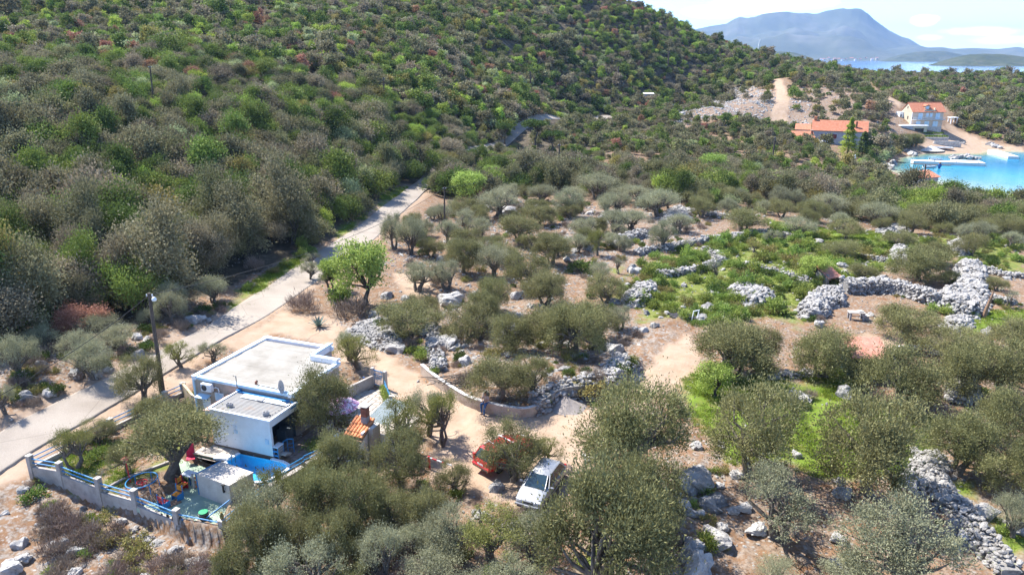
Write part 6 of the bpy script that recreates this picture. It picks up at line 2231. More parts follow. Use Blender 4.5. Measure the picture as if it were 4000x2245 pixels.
# ---- patio
pf = tag(thing('patio_floor', None, None, wl_(8.6, -2.6, 0), RZ), kind='structure')
PATIO = [(.1, .0), (2.1, .0), (3.5, 2.6), (6.2, 2.8), (6.4, 7.5), (2.5, 10.8), (-.3, 10.5), (-.35, 2.9), (.1, 2.7)]
for i in range(14):
    for j in range(22):
        x, y = .3 + i * .47, .25 + j * .49 + (.2 if i % 2 else 0)
        if poly_in(x, y, PATIO) > .1 and len(pf.children) < 290:
            MB().mat(PAVED if y < 4.2 else PAVE).box((0, 0, 0), (.44, .45, .06), 0, None, .012).build('paving_slab', None, pf, (x, y, -.03 + .003 * ((i * 5 + j) % 4)), R(((i * 37 + j * 17) % 5 - 2) * .7))
um = hthing('parasol', 'faded pink patterned garden parasol over the patio', 'parasol', 10.75, 1.5, 0)
for k in range(8):
    a0, a1 = 2 * math.pi * k / 8, 2 * math.pi * (k + 1) / 8
    V, Fc = [], []
    for r_i in range(6):
        f = r_i / 5
        for s_i in range(5):
            a = a0 + (a1 - a0) * s_i / 4
            sag = .07 * f * math.sin(math.pi * s_i / 4)
            rr = 1.32 * f * (1 - .035 * math.sin(math.pi * s_i / 4))
            V.append((rr * math.cos(a), rr * math.sin(a), 2.5 - .52 * f ** 1.35 - sag))
    for r_i in range(5):
        for s_i in range(4):
            b0 = r_i * 5 + s_i
            Fc.append((b0, b0 + 5, b0 + 6, b0 + 1))
    m_ = MB().mat(PINKC)
    m_.sm = True
    m_.add(V, Fc).build('canopy_panel', None, um)
    MB().mat(STEEL).tube([(0, 0, 2.46), (.7 * math.cos(a0), .7 * math.sin(a0), 2.2), (1.3 * math.cos(a0), 1.3 * math.sin(a0), 1.96)], .012, 5).build('rib', None, um)
MB().mat(STEEL).tube([(0, 0, 0), (0, 0, 2.55)], .028, 8).build('pole', None, um)
MB().mat(BLOCKM).lathe([(.28, 0), (.28, .1), (.1, .16), (.05, .3)], n=14).build('base', None, um)

# barbecue with its little tiled roof and chimney
p = Wz(*eD(940, 1250), .0)
bb = hthing('barbecue', 'masonry barbecue with a little tiled roof and tall chimney on the patio edge', 'barbecue', 12.6, -.9, 0)
MB().mat(WHITE).span(0, 1.35, 0, 1.5, -.9, .95).span(-.9, 0, .02, .3, -.9, .75).build('base', None, bb)
MB().mat(WHITE).span(0, .14, .02, 1.48, .95, 1.5).span(1.22, 1.36, .02, 1.48, .95, 1.75).build('side_wall', None, bb)
MB().mat(DARK).span(.14, 1.22, 1.2, 1.45, .95, 1.5).build('hearth', None, bb)
MB().mat(WHITE2).box((-.85, .3, .45), (.12, .5, 1.3), 0, None, .03).build('scroll_post', None, bb)
MB().mat(BLUED).box((.5, -.03, .35), (.5, .05, .35)).mat(RED).box((.5, -.05, .1), (.4, .05, .12)).build('cupboard', None, bb)
for i in range(6):
    for j in range(5):
        x, y = .06 + i * .235, -.12 + j * .32
        tm_ = MB().mat(TILE)
        tm_.sm = True
        V, Fc = [], []
        for e in range(2):
            for k in range(6):
                a = math.pi * k / 5
                rr = .11 + .012 * (1 - e)
                V.append((-rr * math.cos(a), e * .36, rr * math.sin(a) * .8))
        for k in range(5):
            Fc.append((k, k + 1, k + 7, k + 6))
        tm_.add(V, Fc)
        o_ = tm_.build('roof_tile', None, bb, (x + .08, y, 1.52 + y * .36 + .02 * (j % 2)))
        o_.rotation_euler = (R(18), 0, R((i * 13 + j * 7) % 5 - 2))
MB().mat(WOOD).box((.68, .6, 1.60), (1.45, 1.75, .05), 0, ('X', .345)).build('roof_deck', None, bb)
ch = MB().mat(BLOCKM).box((.95, 1.1, 2.0), (.42, .42, .75)).build('chimney', None, bb)
MB().mat(BRICK).box((.95, 1.1, 2.66), (.4, .4, .56)).build('brick_top', None, ch)
for k in range(4):
    MB().mat(BRICK).box((.95 + (.14 if k % 2 else -.14), 1.1 + (.14 if k > 1 else -.14), 3.02), (.09, .09, .16)).build('leg', None, ch)
MB().mat(CONCL).box((.95, 1.1, 3.13), (.68, .62, .06), 0, None, .015).build('cap_slab', None, ch)
MB().mat(CONCL).box((1.62, 1.0, .9), (.3, .9, 1.9)).build('flank_wall', None, bb)
# awning of translucent sheets
aw = hthing('awning', 'whitish corrugated awning roof behind the barbecue chimney', 'awning', 13.2, .6, 0)
AWM = M('awning_sheet', (.20, .235, .24), (.13, .17, .185), 1.2, .6, c3=(.29, .30, .29))
for k in range(3):
    V, Fc = [], []
    for j in range(13):
        for e in (0, 1):
            V.append((k * .55 + .6 * j / 12, e * 2.9, 1.75 + .02 * (j % 2) + .012 * (k % 2) + e * .25))
    for j in range(12):
        Fc.append((j * 2, j * 2 + 2, j * 2 + 3, j * 2 + 1))
    MB().mat(AWM).add(V, Fc).build('roof_sheet', None, aw)
for (x, y) in ((.1, .1), (1.65, .1), (.1, 2.8), (1.65, 2.8)):
    MB().mat(BLUE).box((x, y, .85 + y * .04), (.06, .06, 1.7 + y * .08)).build('post', None, aw)
MB().mat(WHITE).box((1.2, .02, .3), (2.2, .12, 1.4)).build('front_wall', None, aw)
# gate and its posts, hedge
g0, g1 = Vector(Wz(*eD(880, 440), 0)), Vector(Wz(*eD(1040, 490), 0))
ga = thing('gate', 'blue barred metal gate between two concrete posts at the driveway', 'gate', tuple(g0), math.atan2(g1.y - g0.y, g1.x - g0.x))
L = (g1 - g0).length
for x in (-.12, L + .12):
    MB().mat(CONCL).box((x, 0, .75), (.24, .26, 1.5)).build('post', None, ga)
MB().mat(BLUE).box((L / 2, 0, 1.35), (L, .04, .06)).box((L / 2, 0, .15), (L, .04, .05)).box((L / 2, 0, 1.0), (L, .03, .04)).build('frame', None, ga)
for k in range(7):
    MB().mat(BLUE).box((.08 + (L - .16) * k / 6, .0, .72), (.03, .025, 1.25)).build('bar', None, ga)
w0 = Vector(wl_(8.3, 5.5))
pw = thing('patio_wall', 'grey patio wall running from the house to the gate', 'wall', tuple(w0))
d = g0 - w0
MB().mat(CONC).box((d.x / 2, d.y / 2, .45), (d.length - .3, .18, .95), math.atan2(d.y, d.x)).build('wall_panel', None, pw)
h1 = Vector(wl_(14.0, 3.5))
hd = thing('railing', 'low blue railing on a kerb beside the gate and its hedge', 'railing', tuple(g1))
d = h1 - g1
MB().mat(CONCL).box((d.x / 2, d.y / 2, .12), (d.length, .18, .34), math.atan2(d.y, d.x)).build('kerb', None, hd)
for z in (.5, .75):
    MB().mat(BLUE).tube([(0, 0, z), (d.x, d.y, z)], .025, 6).build('rail', None, hd)
for f in (.5, .98):
    MB().mat(CONCL).box((d.x * f, d.y * f, .45), (.22, .22, .9)).build('post', None, hd)
rgk = np.random.default_rng(33)
n = 2200
f = rgk.uniform(.05, .6, n)
C = np.stack([d.x * f + rgk.normal(size=n) * .14 - .15, d.y * f + rgk.normal(size=n) * .14 - .12, rgk.uniform(.05, .62, n)], 1)
tag(put('hedge', leaf_mesh('hedge', C, unit(rgk.normal(size=(n, 3))), rgk.uniform(.07, .13, n), rgk.uniform(.05, .09, n), rgk.uniform(0, 1, n), BSH, rgk), None, tuple(g1)), 'yellow-green hedge climbing the low blue railing by the gate', 'hedge')
# bicycle
p = Wz(*eD(745, 420), .0)
bk = thing('bicycle', 'purple and blue child bicycle leaning on the patio wall by the gate', 'bicycle', (p[0], p[1], 0.02), R(-25))
for x in (-.38, .38):
    w_ = MB().mat(BLACKP)
    w_.T = Matrix.Translation((x, 0, .23)) @ Matrix.Rotation(math.pi / 2, 4, 'X')
    w_.ring((0, 0, 0), .21, .022, 20, 6)
    wo = w_.build('wheel', None, bk)
    s_ = MB().mat(STEEL)
    for k in range(6):
        a = math.pi * k / 6
        s_.tube([(x - .2 * math.cos(a), 0, .23 - .2 * math.sin(a)), (x + .2 * math.cos(a), 0, .23 + .2 * math.sin(a))], .004, 4)
    s_.build('spoke', None, wo)
PUR = M('purple_paint', (.20, .04, .30), None, 4, .4)
MB().mat(PUR).tube([(-.38, 0, .23), (-.1, 0, .25), (-.16, 0, .52), (-.38, 0, .23)], .016, 6).tube([(-.1, 0, .25), (.24, 0, .52), (-.15, 0, .48)], .018, 6).tube([(.2, 0, .66), (.26, 0, .5), (.38, 0, .23)], .016, 6).build('frame', None, bk)
MB().mat(BLACKP).tube([(.14, -.2, .68), (.2, 0, .66), (.14, .2, .68)], .014, 6).build('handlebar', None, bk)
MB().mat(BLUED).box((-.18, 0, .56), (.2, .11, .05), 0, None, .02).box((.24, 0, .58), (.1, .18, .13)).build('saddle', None, bk)
# baby swing, flower pot, blue folded umbrella
sw = thing('baby_swing', 'pink bucket swing hanging on ropes from the patio tree', 'swing', Wz(*eC(1240, 760), .35), R(-20))
mb = MB().mat(M('pink_plastic', (.72, .05, .13), (.62, .04, .1), 3, .45))
mb.box((0, 0, .03), (.36, .3, .05), 0, None, .02).box((0, .15, .2), (.38, .04, .34), 0, ('X', -.1), .02).box((-.18, 0, .13), (.04, .3, .22)).box((.18, 0, .13), (.04, .3, .22))
mb.build('bucket', None, sw)
for (x, y) in ((-.18, -.13), (.18, -.13), (-.18, .14), (.18, .14)):
    MB().mat(CONCL).tube([(x, y, .2), (x * .5, y * .4, 1.75)], .008, 4).build('rope', None, sw)
fp = thing('flower_pot', 'white flower pot with red flowers near the barbecue', 'flower pot', Wz(*eC(1470, 490), .35))
b_ = MB().mat(WHITE2)
b_.sm = True
b_.lathe([(.09, 0), (.15, .22), (.16, .24), (.13, .24), (.0, .2)], n=14).build('pot', None, fp)
n = 120
C = rgk.normal(size=(n, 3)) * .08 + np.array([0, 0, .33])
put('flowers', leaf_mesh('flowers', C, unit(rgk.normal(size=(n, 3))), .07, .05, rgk.uniform(0, 1, n), leaf_mat('red_petal', (.35, .02, .02), (.62, .06, .05), .3, .1, .01), rgk), fp)
tag(MB().mat(BLUED).tube([(0, 0, 0), (.1, .05, .6), (.35, .2, 1.35)], [.03, .1, .05], 8).mat(BLUE).box((.4, .2, 1.4), (.5, .35, .04), .3, ('X', .3)).build('folded_parasol', None, None, Wz(*eC(1370, 440), .1)), 'folded dark blue parasol with a pale blue top behind the swing', 'parasol')
# patio furniture in the shade: table and two seats
tb = hthing('patio_table', 'dark wooden table under the pink parasol', 'table', 10.9, 1.2, 0)
MB().mat(WOOD).box((0, 0, .72), (1.1, .7, .05)).build('top', None, tb)
for sx in (-.45, .45):
    for sy in (-.28, .28):
        MB().mat(WOOD).box((sx, sy, .35), (.06, .06, .7)).build('leg', None, tb)
# ochre bench outside pool wall

# ------------------------------------------------------------------ cars
def paint(name, c, metal=.3, rough=.28):
    m, n, l, p = new_mat(name)
    p.inputs['Base Color'].default_value = c + (1,)
    p.inputs['Metallic'].default_value = metal
    p.inputs['Roughness'].default_value = rough
    p.inputs['Coat Weight'].default_value = .6
    p.inputs['Coat Roughness'].default_value = .06
    t = n.new('ShaderNodeTexCoord')
    z = n.new('ShaderNodeTexNoise')
    z.inputs['Scale'].default_value = 2.5
    z.inputs['Detail'].default_value = 6
    l.new(t.outputs['Object'], z.inputs['Vector'])
    r = ramp(n, [(.35, (rough,) * 3), (.7, (min(1, rough + .3),) * 3)])
    l.new(z.outputs[0], r.inputs[0])
    l.new(r.outputs[0], p.inputs['Roughness'])
    return m


CGL, gn, gl_, gp_ = new_mat('car_glass')
gp_.inputs['Base Color'].default_value = (.012, .03, .04, 1)
gp_.inputs['Roughness'].default_value = .04
gp_.inputs['Specular IOR Level'].default_value = .9
TYRE = M('tyre_rubber', (.03, .03, .03), (.02, .02, .02), 6, .85)
RIM = M('alloy', (.45, .45, .46), (.36, .36, .37), 4, .35, metal=.7)
PLAST = M('grey_bumper_plastic', (.06, .06, .065), (.045, .045, .05), 4, .6)
LAMP = M('lamp_glass', (.70, .72, .75), (.6, .62, .66), 3, .12, spec=.8)
LAMPR = M('tail_lamp', (.50, .02, .02), (.4, .015, .015), 3, .2, spec=.7)
PLATE = M('number_plate', (.75, .75, .75), (.7, .7, .7), 3, .5)


def car(name, label, loc, rz, pm, wagon=False):
    t = thing(name, label, 'car', loc, rz)
    L, hw = (4.35, .87) if wagon else (4.15, .865)
    # stations: x, belt z, half width, crown, bottom
    st = [(-L / 2, .50, .62, .0, .34), (-L / 2 + .05, .62, .72, .02, .26), (-L / 2 + .22, .70, .80, .045, .22), (-L / 2 + .6, .79, .85, .05, .2), (-L / 2 + 1.02, .89, hw, .045, .2), (-L / 2 + 1.3, .93, hw, .03, .2), (0, .95, hw, .0, .2), (L / 2 - .9, .96, hw, .0, .2), (L / 2 - .3, .95, .84, .0, .22), (L / 2 - .08, .93, .79, .0, .27), (L / 2, .78, .74, .0, .36)]
    V, Fc = [], []
    for (x, zb, w, cr, z0) in st:
        sec = [(-w * .9, z0), (-w, z0 + .10), (-w * 1.01, .52 if zb > .6 else zb - .06), (-w * .975, zb - .05), (-w * .90, zb), (-w * .5, zb + cr * .8), (0, zb + cr), (w * .5, zb + cr * .8), (w * .90, zb), (w * .975, zb - .05), (w * 1.01, .52 if zb > .6 else zb - .06), (w, z0 + .10), (w * .9, z0)]
        V += [(x, y, z) for y, z in sec]
    m = 13
    for i in range(len(st) - 1):
        for k in range(m - 1):
            Fc.append((i * m + k, i * m + k + 1, (i + 1) * m + k + 1, (i + 1) * m + k))
        Fc.append((i * m + 12, i * m, (i + 1) * m, (i + 1) * m + 12))
    Fc.append(tuple(range(m))[::-1])
    Fc.append(tuple(range((len(st) - 1) * m, len(st) * m)))
    b = MB().mat(pm)
    b.sm = True
    b.add(V, Fc)
    body = b.build('body', None, t)
    bv = body.modifiers.new('bevel', 'SUBSURF')
    bv.levels = 1
    bv.render_levels = 1
    # cabin: base outline -> roof outline
    xb0, xb1 = -L / 2 + 1.02, L / 2 - (.06 if wagon else .12)
    xr0, xr1 = -L / 2 + 1.78, L / 2 - (.42 if wagon else .62)
    zr = 1.43
    wb, wr = hw * .90, hw * .68
    c = MB().mat(CGL)
    low = [(xb0, -wb * .82), (xb0 + .25, -wb), (xb1 - .25, -wb), (xb1, -wb * .8), (xb1, wb * .8), (xb1 - .25, wb), (xb0 + .25, wb), (xb0, wb * .82)]
    top = [(xr0, -wr * .86), (xr0 + .12, -wr), (xr1 - .15, -wr), (xr1, -wr * .85), (xr1, wr * .85), (xr1 - .15, wr), (xr0 + .12, wr), (xr0, wr * .86)]
    zl = [.945, .94, .955, .945, .945, .955, .94, .945]
    V = [(x, y, z) for (x, y), z in zip(low, zl)] + [(x, y, zr - .035) for x, y in top]
    c.add(V, [(i, (i + 1) % 8, 8 + (i + 1) % 8, 8 + i) for i in (1, 5)])
    c.build('side_window', None, t)
    w1 = MB().mat(CGL)
    w1.add([V[0], V[7], V[15], V[8]], [(0, 1, 2, 3)]).build('windscreen', None, t)
    MB().mat(CGL).add([V[3], V[4], V[12], V[11]], [(0, 1, 2, 3)]).build('rear_window', None, t)
    r = MB().mat(pm)
    r.sm = True
    mid = [(xr0 + .35, 0), (xr1 - .4, 0)]
    RV = [(x, y, zr - .035) for x, y in top] + [(x * .97 + .0, y * .88, zr) for x, y in top]
    RF = [(i, (i + 1) % 8, 8 + (i + 1) % 8, 8 + i) for i in range(8)] + [tuple(range(8, 16))]
    r.add(RV, RF).build('roof', None, t)
    for i in (0, 1, 2, 3, 4, 5, 6, 7):
        MB().mat(pm).tube([V[i], V[8 + i]], .035, 6).build('pillar', None, t)
    for s in (-1, 1):
        x = .15
        MB().mat(pm).tube([(x, s * wb * .985, .95), (x + .05, s * wr * .985, zr - .03)], .03, 6).build('pillar', None, t)
        MB().mat(PLAST).box((x - .55, s * hw * 1.0, .56), (2.6, .03, .07)).build('rub_strip', None, t)
        MB().mat(pm).box((-L / 2 + 1.32, s * (hw + .09), .98), (.1, .2, .14), 0, None, .03).build('mirror', None, t)
        for k in range(2):
            MB().mat(PLAST).box((-.25 + k * .95, s * (hw * 1.0 + .01), .84), (.16, .03, .035)).build('door_handle', None, t)
        hl = MB().mat(LAMP).box((-L / 2 + .14, s * .56, .60), (.14, .36, .15), s * -.22, None, .03).build('headlight', None, t)
        MB().mat(LAMPR).box((L / 2 - .06, s * .66, .80 if not wagon else .9), (.12, .2, .3 if not wagon else .42), 0, None, .03).build('tail_light', None, t)
    MB().mat(PLAST).box((-L / 2 + .03, 0, .58), (.06, .62, .1)).build('grille', None, t)
    MB().mat(pm).box((-L / 2 - .01, 0, .40), (.12, 1.5, .16), 0, None, .04).mat(PLAST).box((-L / 2 - .06, 0, .30), (.04, 1.2, .07)).build('bumper', None, t)
    MB().mat(pm).box((L / 2, 0, .45), (.12, 1.5, .2), 0, None, .04).mat(PLAST).box((L / 2 + .05, 0, .36), (.04, 1.3, .08)).build('bumper', None, t)
    MB().mat(PLATE).box((-L / 2 - .075, 0, .41), (.012, .5, .11)).build('number_plate', None, t)
    MB().mat(PLATE).box((L / 2 + .05, 0, .62), (.012, .5, .11)).build('number_plate', None, t)
    for x in (-L / 2 + .82, L / 2 - .78):
        for s in (-1, 1):
            w = MB().mat(TYRE)
            w.sm = True
            w.T = Matrix.Translation((x, s * (hw - .09), .3)) @ Matrix.Rotation(-s * math.pi / 2, 4, 'X')
            w.lathe([(.2, -.09), (.29, -.085), (.305, -.04), (.305, .06), (.29, .1), (.2, .105)], n=24)
            wo = w.build('wheel', None, t)
            q = MB().mat(RIM)
            q.T = Matrix.Translation((x, s * (hw - .085), .3)) @ Matrix.Rotation(-s * math.pi / 2, 4, 'X')
            q.lathe([(.0, .09), (.05, .1), (.19, .085), (.2, .1), (.205, .1)], n=20)
            q.build('rim', None, wo)
            MB().mat(PLAST).box((x, s * (hw - .17), .36), (.72, .3, .5), 0, None, .2).build('wheel_arch', None, t)
    MB().mat(PLAST).tube([(-L / 2 + 1.05, .1, .955), (-L / 2 + 1.25, -.35, 1.06)], .012, 5).tube([(-L / 2 + 1.05, .5, .955), (-L / 2 + 1.2, .1, 1.03)], .012, 5).build('wiper', None, t)
    if wagon:
        for x in (.05, 1.0):
            MB().mat(WHITE2).box((x, 0, zr + .07), (.07, 1.32, .035), 0, None, .01).build('roof_bar', None, t)
        for s in (-1, 1):
            MB().mat(WHITE2).tube([(-.25, s * wr * .9, zr + .01), (-.15, s * wr * .9, zr + .05), (1.3, s * wr * .9, zr + .05), (1.4, s * wr * .9, zr + .0)], .018, 6).build('roof_rail', None, t)
    return t


SILV = paint('silver_paint', (.27, .28, .30), .35, .38)
REDC = paint('red_car_paint', (.55, .012, .02), .1, .22)
f0, f1 = Vector(Wz(*eS(1010, 1250), .3)), Vector(Wz(*eS(1400, 860), .3))
cx, cy = 1.72, 36.05
car('hatchback_car', 'silver five-door hatchback parked nose towards the foreground olives', (cx, cy, gz(cx, cy) + .0), math.atan2(-(1.0), -(.47)) + math.pi, SILV)
cx, cy = -.35, 39.65
car('estate_car', 'red estate car with white roof bars half hidden by an olive tree', (cx, cy, gz(cx, cy) + .0), math.atan2(-2.9, -2.95), REDC, True)

# ------------------------------------------------------------------ the curved concrete wall and the seated person
cw = thing('retaining_wall', 'curved board-marked concrete retaining wall holding up the olive terrace', 'wall', (WALLPTS[0][0], WALLPTS[0][1], 0))
FORM = M('board_marked_concrete', (.44, .36, .29), (.30, .235, .18), 1.3, .92, bump=.35, bscale=8, c3=(.50, .43, .36))
CAPM = M('white_wall_top', (.55, .53, .50), (.42, .40, .38), 2, .9)
o = cw.location
# smooth the plan
wp = []
for i in range(len(WALLPTS) - 1):
    p0, p1, p2, p3 = [np.array(WALLPTS[max(0, min(len(WALLPTS) - 1, i + k))]) for k in (-1, 0, 1, 2)]
    for k in range(4):
        t = k / 4
        wp.append(.5 * ((2 * p1) + (-p0 + p2) * t + (2 * p0 - 5 * p1 + 4 * p2 - p3) * t * t + (-p0 + 3 * p1 - 3 * p2 + p3) * t ** 3))
wp.append(np.array(WALLPTS[-1]))
for i in range(0, len(wp) - 1):
    a, b = Vector((wp[i][0], wp[i][1], 0)), Vector((wp[i + 1][0], wp[i + 1][1], 0))
    d = (b - a)
    an_ = math.atan2(d.y, d.x)
    m_ = (a + b) / 2
    top = .88 - .12 * abs(i / len(wp) - .6)
    MB().mat(FORM).box((m_.x - o.x, m_.y - o.y, (top - .5) / 2), (d.length + .10, .22, top + .5), an_).mat(CAPM).box((m_.x - o.x, m_.y - o.y + .03, top + .015), (d.length + .10, .3, .03), an_).build('wall_panel', None, cw)


def skin_mesh(name, verts, edges, mat_, parent, sub=2, root=0):
    me = bpy.data.meshes.new(name)
    me.from_pydata([v[:3] for v in verts], edges, [])
    me.materials.append(mat_)
    o = put(name, me, parent)
    sk = o.modifiers.new('skin', 'SKIN')
    sk.use_smooth_shade = True
    for i, v in enumerate(verts):
        sv = me.skin_vertices[0].data[i]
        sv.radius = (v[3], v[3] * (v[4] if len(v) > 4 else 1))
        sv.use_root = (i == root)
    ss = o.modifiers.new('sub', 'SUBSURF')
    ss.levels = ss.render_levels = sub
    return o


SKIN = M('skin', (.50, .30, .21), (.45, .26, .18), 4, .6)
JEAN = M('blue_denim', (.05, .13, .30), (.035, .09, .22), 5, .9)
SHIRT = M('pale_shirt', (.50, .42, .42), (.40, .33, .34), 5, .9)
VEST = M('dark_vest', (.05, .05, .085), (.035, .035, .06), 5, .9)
HAIR = M('brown_hair', (.06, .028, .018), (.035, .018, .012), 8, .7)
SHOE = M('tan_shoe', (.24, .14, .09), (.16, .09, .06), 6, .8)
bx, by, _ = Wz(*eW(425, 505), .05)
pe = thing('person', 'person in blue jeans and a dark vest sitting on the curved concrete wall looking down', 'person', (-1.86, 45.93, -.04), R(-26))
# local frame: -y faces the driveway; hips rest on the wall top
hz_ = .92
BV = [(0, 0, hz_ + .02, .15, .8), (0, .0, hz_ + .22, .14, .75), (0, -.02, hz_ + .42, .165, .65), (0, -.05, hz_ + .54, .07), (0, -.09, hz_ + .62, .06), (.0, -.13, hz_ + .70, .092, 1.1), (0, -.12, hz_ + .80, .085),
      (.09, -.08, hz_ - .02, .10), (.14, -.42, hz_ - .14, .075), (.10, -.46, .48, .058), (.10, -.48, .10, .042), (.10, -.58, .05, .04),
      (-.09, -.08, hz_ - .02, .10), (-.18, -.40, hz_ - .06, .075), (-.20, -.30, .50, .058), (-.20, -.27, .14, .042), (-.21, -.37, .09, .04),
      (.19, -.04, hz_ + .46, .065), (.25, -.10, hz_ + .22, .048), (.13, -.28, hz_ + .14, .036), (.08, -.34, hz_ + .16, .036, .5),
      (-.19, -.04, hz_ + .46, .065), (-.25, -.10, hz_ + .22, .048), (-.13, -.29, hz_ + .15, .036), (-.07, -.35, hz_ + .17, .036, .5)]
BE = [(0, 1), (1, 2), (2, 3), (3, 4), (4, 5), (5, 6), (0, 7), (7, 8), (8, 9), (9, 10), (10, 11), (0, 12), (12, 13), (13, 14), (14, 15), (15, 16), (2, 17), (17, 18), (18, 19), (19, 20), (2, 21), (21, 22), (22, 23), (23, 24)]
for s, hidx in ((1, 20), (-1, 24)):
    hx, hy, hzz = BV[hidx][:3]
    for k in range(5):
        dx = (-.03 + .015 * k) * s
        ln = (.05, .075, .085, .08, .06)[k]
        i0 = len(BV)
        BV.append((hx + dx * .9, hy - .03 - ln * .35, hzz + .012, .0095))
        BV.append((hx + dx - .015 * s, hy - .03 - ln * .6, hzz - .02, .0085))
        BE += [(hidx, i0), (i0, i0 + 1)]
skin_mesh('body', BV, BE, SKIN, pe)
gr = 1.14
skin_mesh('jeans', [(0, 0, hz_ + .06, .155 * gr, .85), (.09, -.08, hz_ - .02, .105 * gr), (.14, -.42, hz_ - .14, .08 * gr), (.10, -.46, .48, .066 * gr), (.10, -.48, .13, .06 * gr), (-.09, -.08, hz_ - .02, .105 * gr), (-.18, -.40, hz_ - .06, .08 * gr), (-.20, -.30, .50, .066 * gr), (-.20, -.27, .17, .06 * gr)],
          [(0, 1), (1, 2), (2, 3), (3, 4), (0, 5), (5, 6), (6, 7), (7, 8)], JEAN, pe)
skin_mesh('shirt', [(0, 0, hz_ + .12, .158, .82), (0, -.01, hz_ + .3, .16, .78), (0, -.03, hz_ + .45, .175, .68), (0, -.05, hz_ + .53, .08), (.19, -.04, hz_ + .46, .075), (.25, -.10, hz_ + .24, .06), (-.19, -.04, hz_ + .46, .075), (-.25, -.10, hz_ + .24, .06)],
          [(0, 1), (1, 2), (2, 3), (2, 4), (4, 5), (2, 6), (6, 7)], SHIRT, pe)
skin_mesh('vest', [(0, .02, hz_ + .12, .166, .84), (0, .012, hz_ + .3, .168, .8), (0, .0, hz_ + .46, .172, .72)], [(0, 1), (1, 2)], VEST, pe)
skin_mesh('hair', [(0, -.09, hz_ + .73, .085), (0, -.115, hz_ + .83, .088), (0, -.15, hz_ + .84, .06)], [(0, 1), (1, 2)], HAIR, pe)
for (x, y, z) in ((.10, -.53, .055), (-.205, -.32, .10)):
    MB().mat(SHOE).box((x, y, z), (.10, .27, .09), 0, None, .03).build('shoe', None, pe)
MB().mat(SKIN).box((0, -.225, hz_ + .72), (.025, .03, .04), 0, None, .01).box((.09, -.13, hz_ + .73), (.015, .04, .06)).box((-.09, -.13, hz_ + .73), (.015, .04, .06)).build('nose_and_ears', None, pe)
MB().mat(DARK).box((.035, -.218, hz_ + .755), (.028, .01, .012)).box((-.035, -.218, hz_ + .755), (.028, .01, .012)).build('eyes', None, pe)
MB().mat(M('lip', (.40, .16, .13), None, 4)).box((0, -.212, hz_ + .672), (.05, .012, .012)).build('mouth', None, pe)

# ------------------------------------------------------------------ utility poles and wires
POLEW = M('grey_pole_wood', (.115, .09, .075), (.06, .048, .04), 2.2, .95, bump=.4)
WIREM = M('black_cable', (.03, .03, .03), (.02, .02, .02), 5, .6)
PT = []
for (ut, vt, ub, vb, lab, lamp) in ((375, 737, 411, 990, 'tall leaning grey wooden pole with a white street lamp by the yard wall', True), (1118, 470, 1118, 592, 'plain dark wooden pole standing in the middle of the grove', False), (1407, 362, 1406, 456, 'thin dark wooden pole at the far end of the grove', False),
                                    (1564, 327, 1563, 367, 'small wooden pole beside the pale bend of the far road', False), (1950, 345, 1943, 405, 'wooden pole in the tree belt before the grey stone house', False), (2329, 413, 2321, 482, 'wooden pole in front of the cove water', False), (2402, 440, 2402, 462, '', False),
                                    (377, 166, 389, 272, 'lone dark pole high on the wooded slope', False), (965, 195, 966, 258, 'wooden pole half sunk in the slope trees above the road', False), (1334, 180, 1335, 226, 'thin pole on the wooded slope above the umbrella pines', False), (1556, 167, 1553, 216, 'thin pole on the slope beside the dark tree line', False), (1683, 130, 1679, 172, 'wooden pole with crossarm high near the skyline', False)):
    if not lab:
        continue
    b = at(ub, vb + (8 if vb < 300 else 0))
    dd = b.y * math.cos(PITCH) + (CAMZ - b.z) * math.sin(PITCH)
    r = ray(ut, vt)
    # top: nearest point of the sight line to the vertical through the foot
    yy = b.y + (.25 if lamp else 0)
    tpt = Vector((r[0] * yy / r[1], yy, CAMZ + r[2] * yy / r[1]))
    tpt.x = b.x + max(-.9, min(.9, tpt.x - b.x))
    PT.append(tpt)
    t = thing('utility_pole', lab, 'utility pole', tuple(b), 0, 'utility poles')
    q = tpt - b
    rr = .14 if dd < 70 else max(.12, .0011 * dd)
    MB().mat(POLEW).tube([(0, 0, -.4), tuple(q * .5), tuple(q)], [rr * 1.15, rr, rr * .8], 9).build('shaft', None, t)
    MB().mat(STEEL).box((q.x, q.y, q.z - .25), (.5 if not vb == 172 else 1.6, .06, .08)).build('crossarm', None, t)
    for s in (-1, 1):
        MB().mat(WHITE2).box((q.x + s * .2, q.y, q.z - .15), (.06, .06, .12)).build('insulator', None, t)
    if lamp:
        MB().mat(STEEL).tube([(q.x, q.y, q.z - .35), (q.x + .25, q.y - .15, q.z - .2), (q.x + .5, q.y - .25, q.z - .22)], .025, 6).build('lamp_arm', None, t)
        l_ = MB().mat(WHITE2)
        l_.sm = True
        l_.T = Matrix.Translation((q.x + .42, q.y - .25, q.z - .52))
        l_.lathe([(.04, .32), (.10, .28), (.17, .16), (.15, .02), (.06, .0)], n=14)
        l_.build('lamp_head', None, t)
        MB().mat(POLEW).tube([(-.16, -.12, .0), (-.1, -.1, 1.9)], .07, 7).build('footing_strut', None, t)


def wire(label, a, b, sag, r=.018):
    pts = []
    for k in range(25):
        f = k / 24
        p = a.lerp(b, f)
        p.z -= sag * 4 * f * (1 - f)
        pts.append(tuple(p))
    return tag(MB().mat(WIREM).tube(pts, r, 5).build('overhead_wire'), label, 'wire')


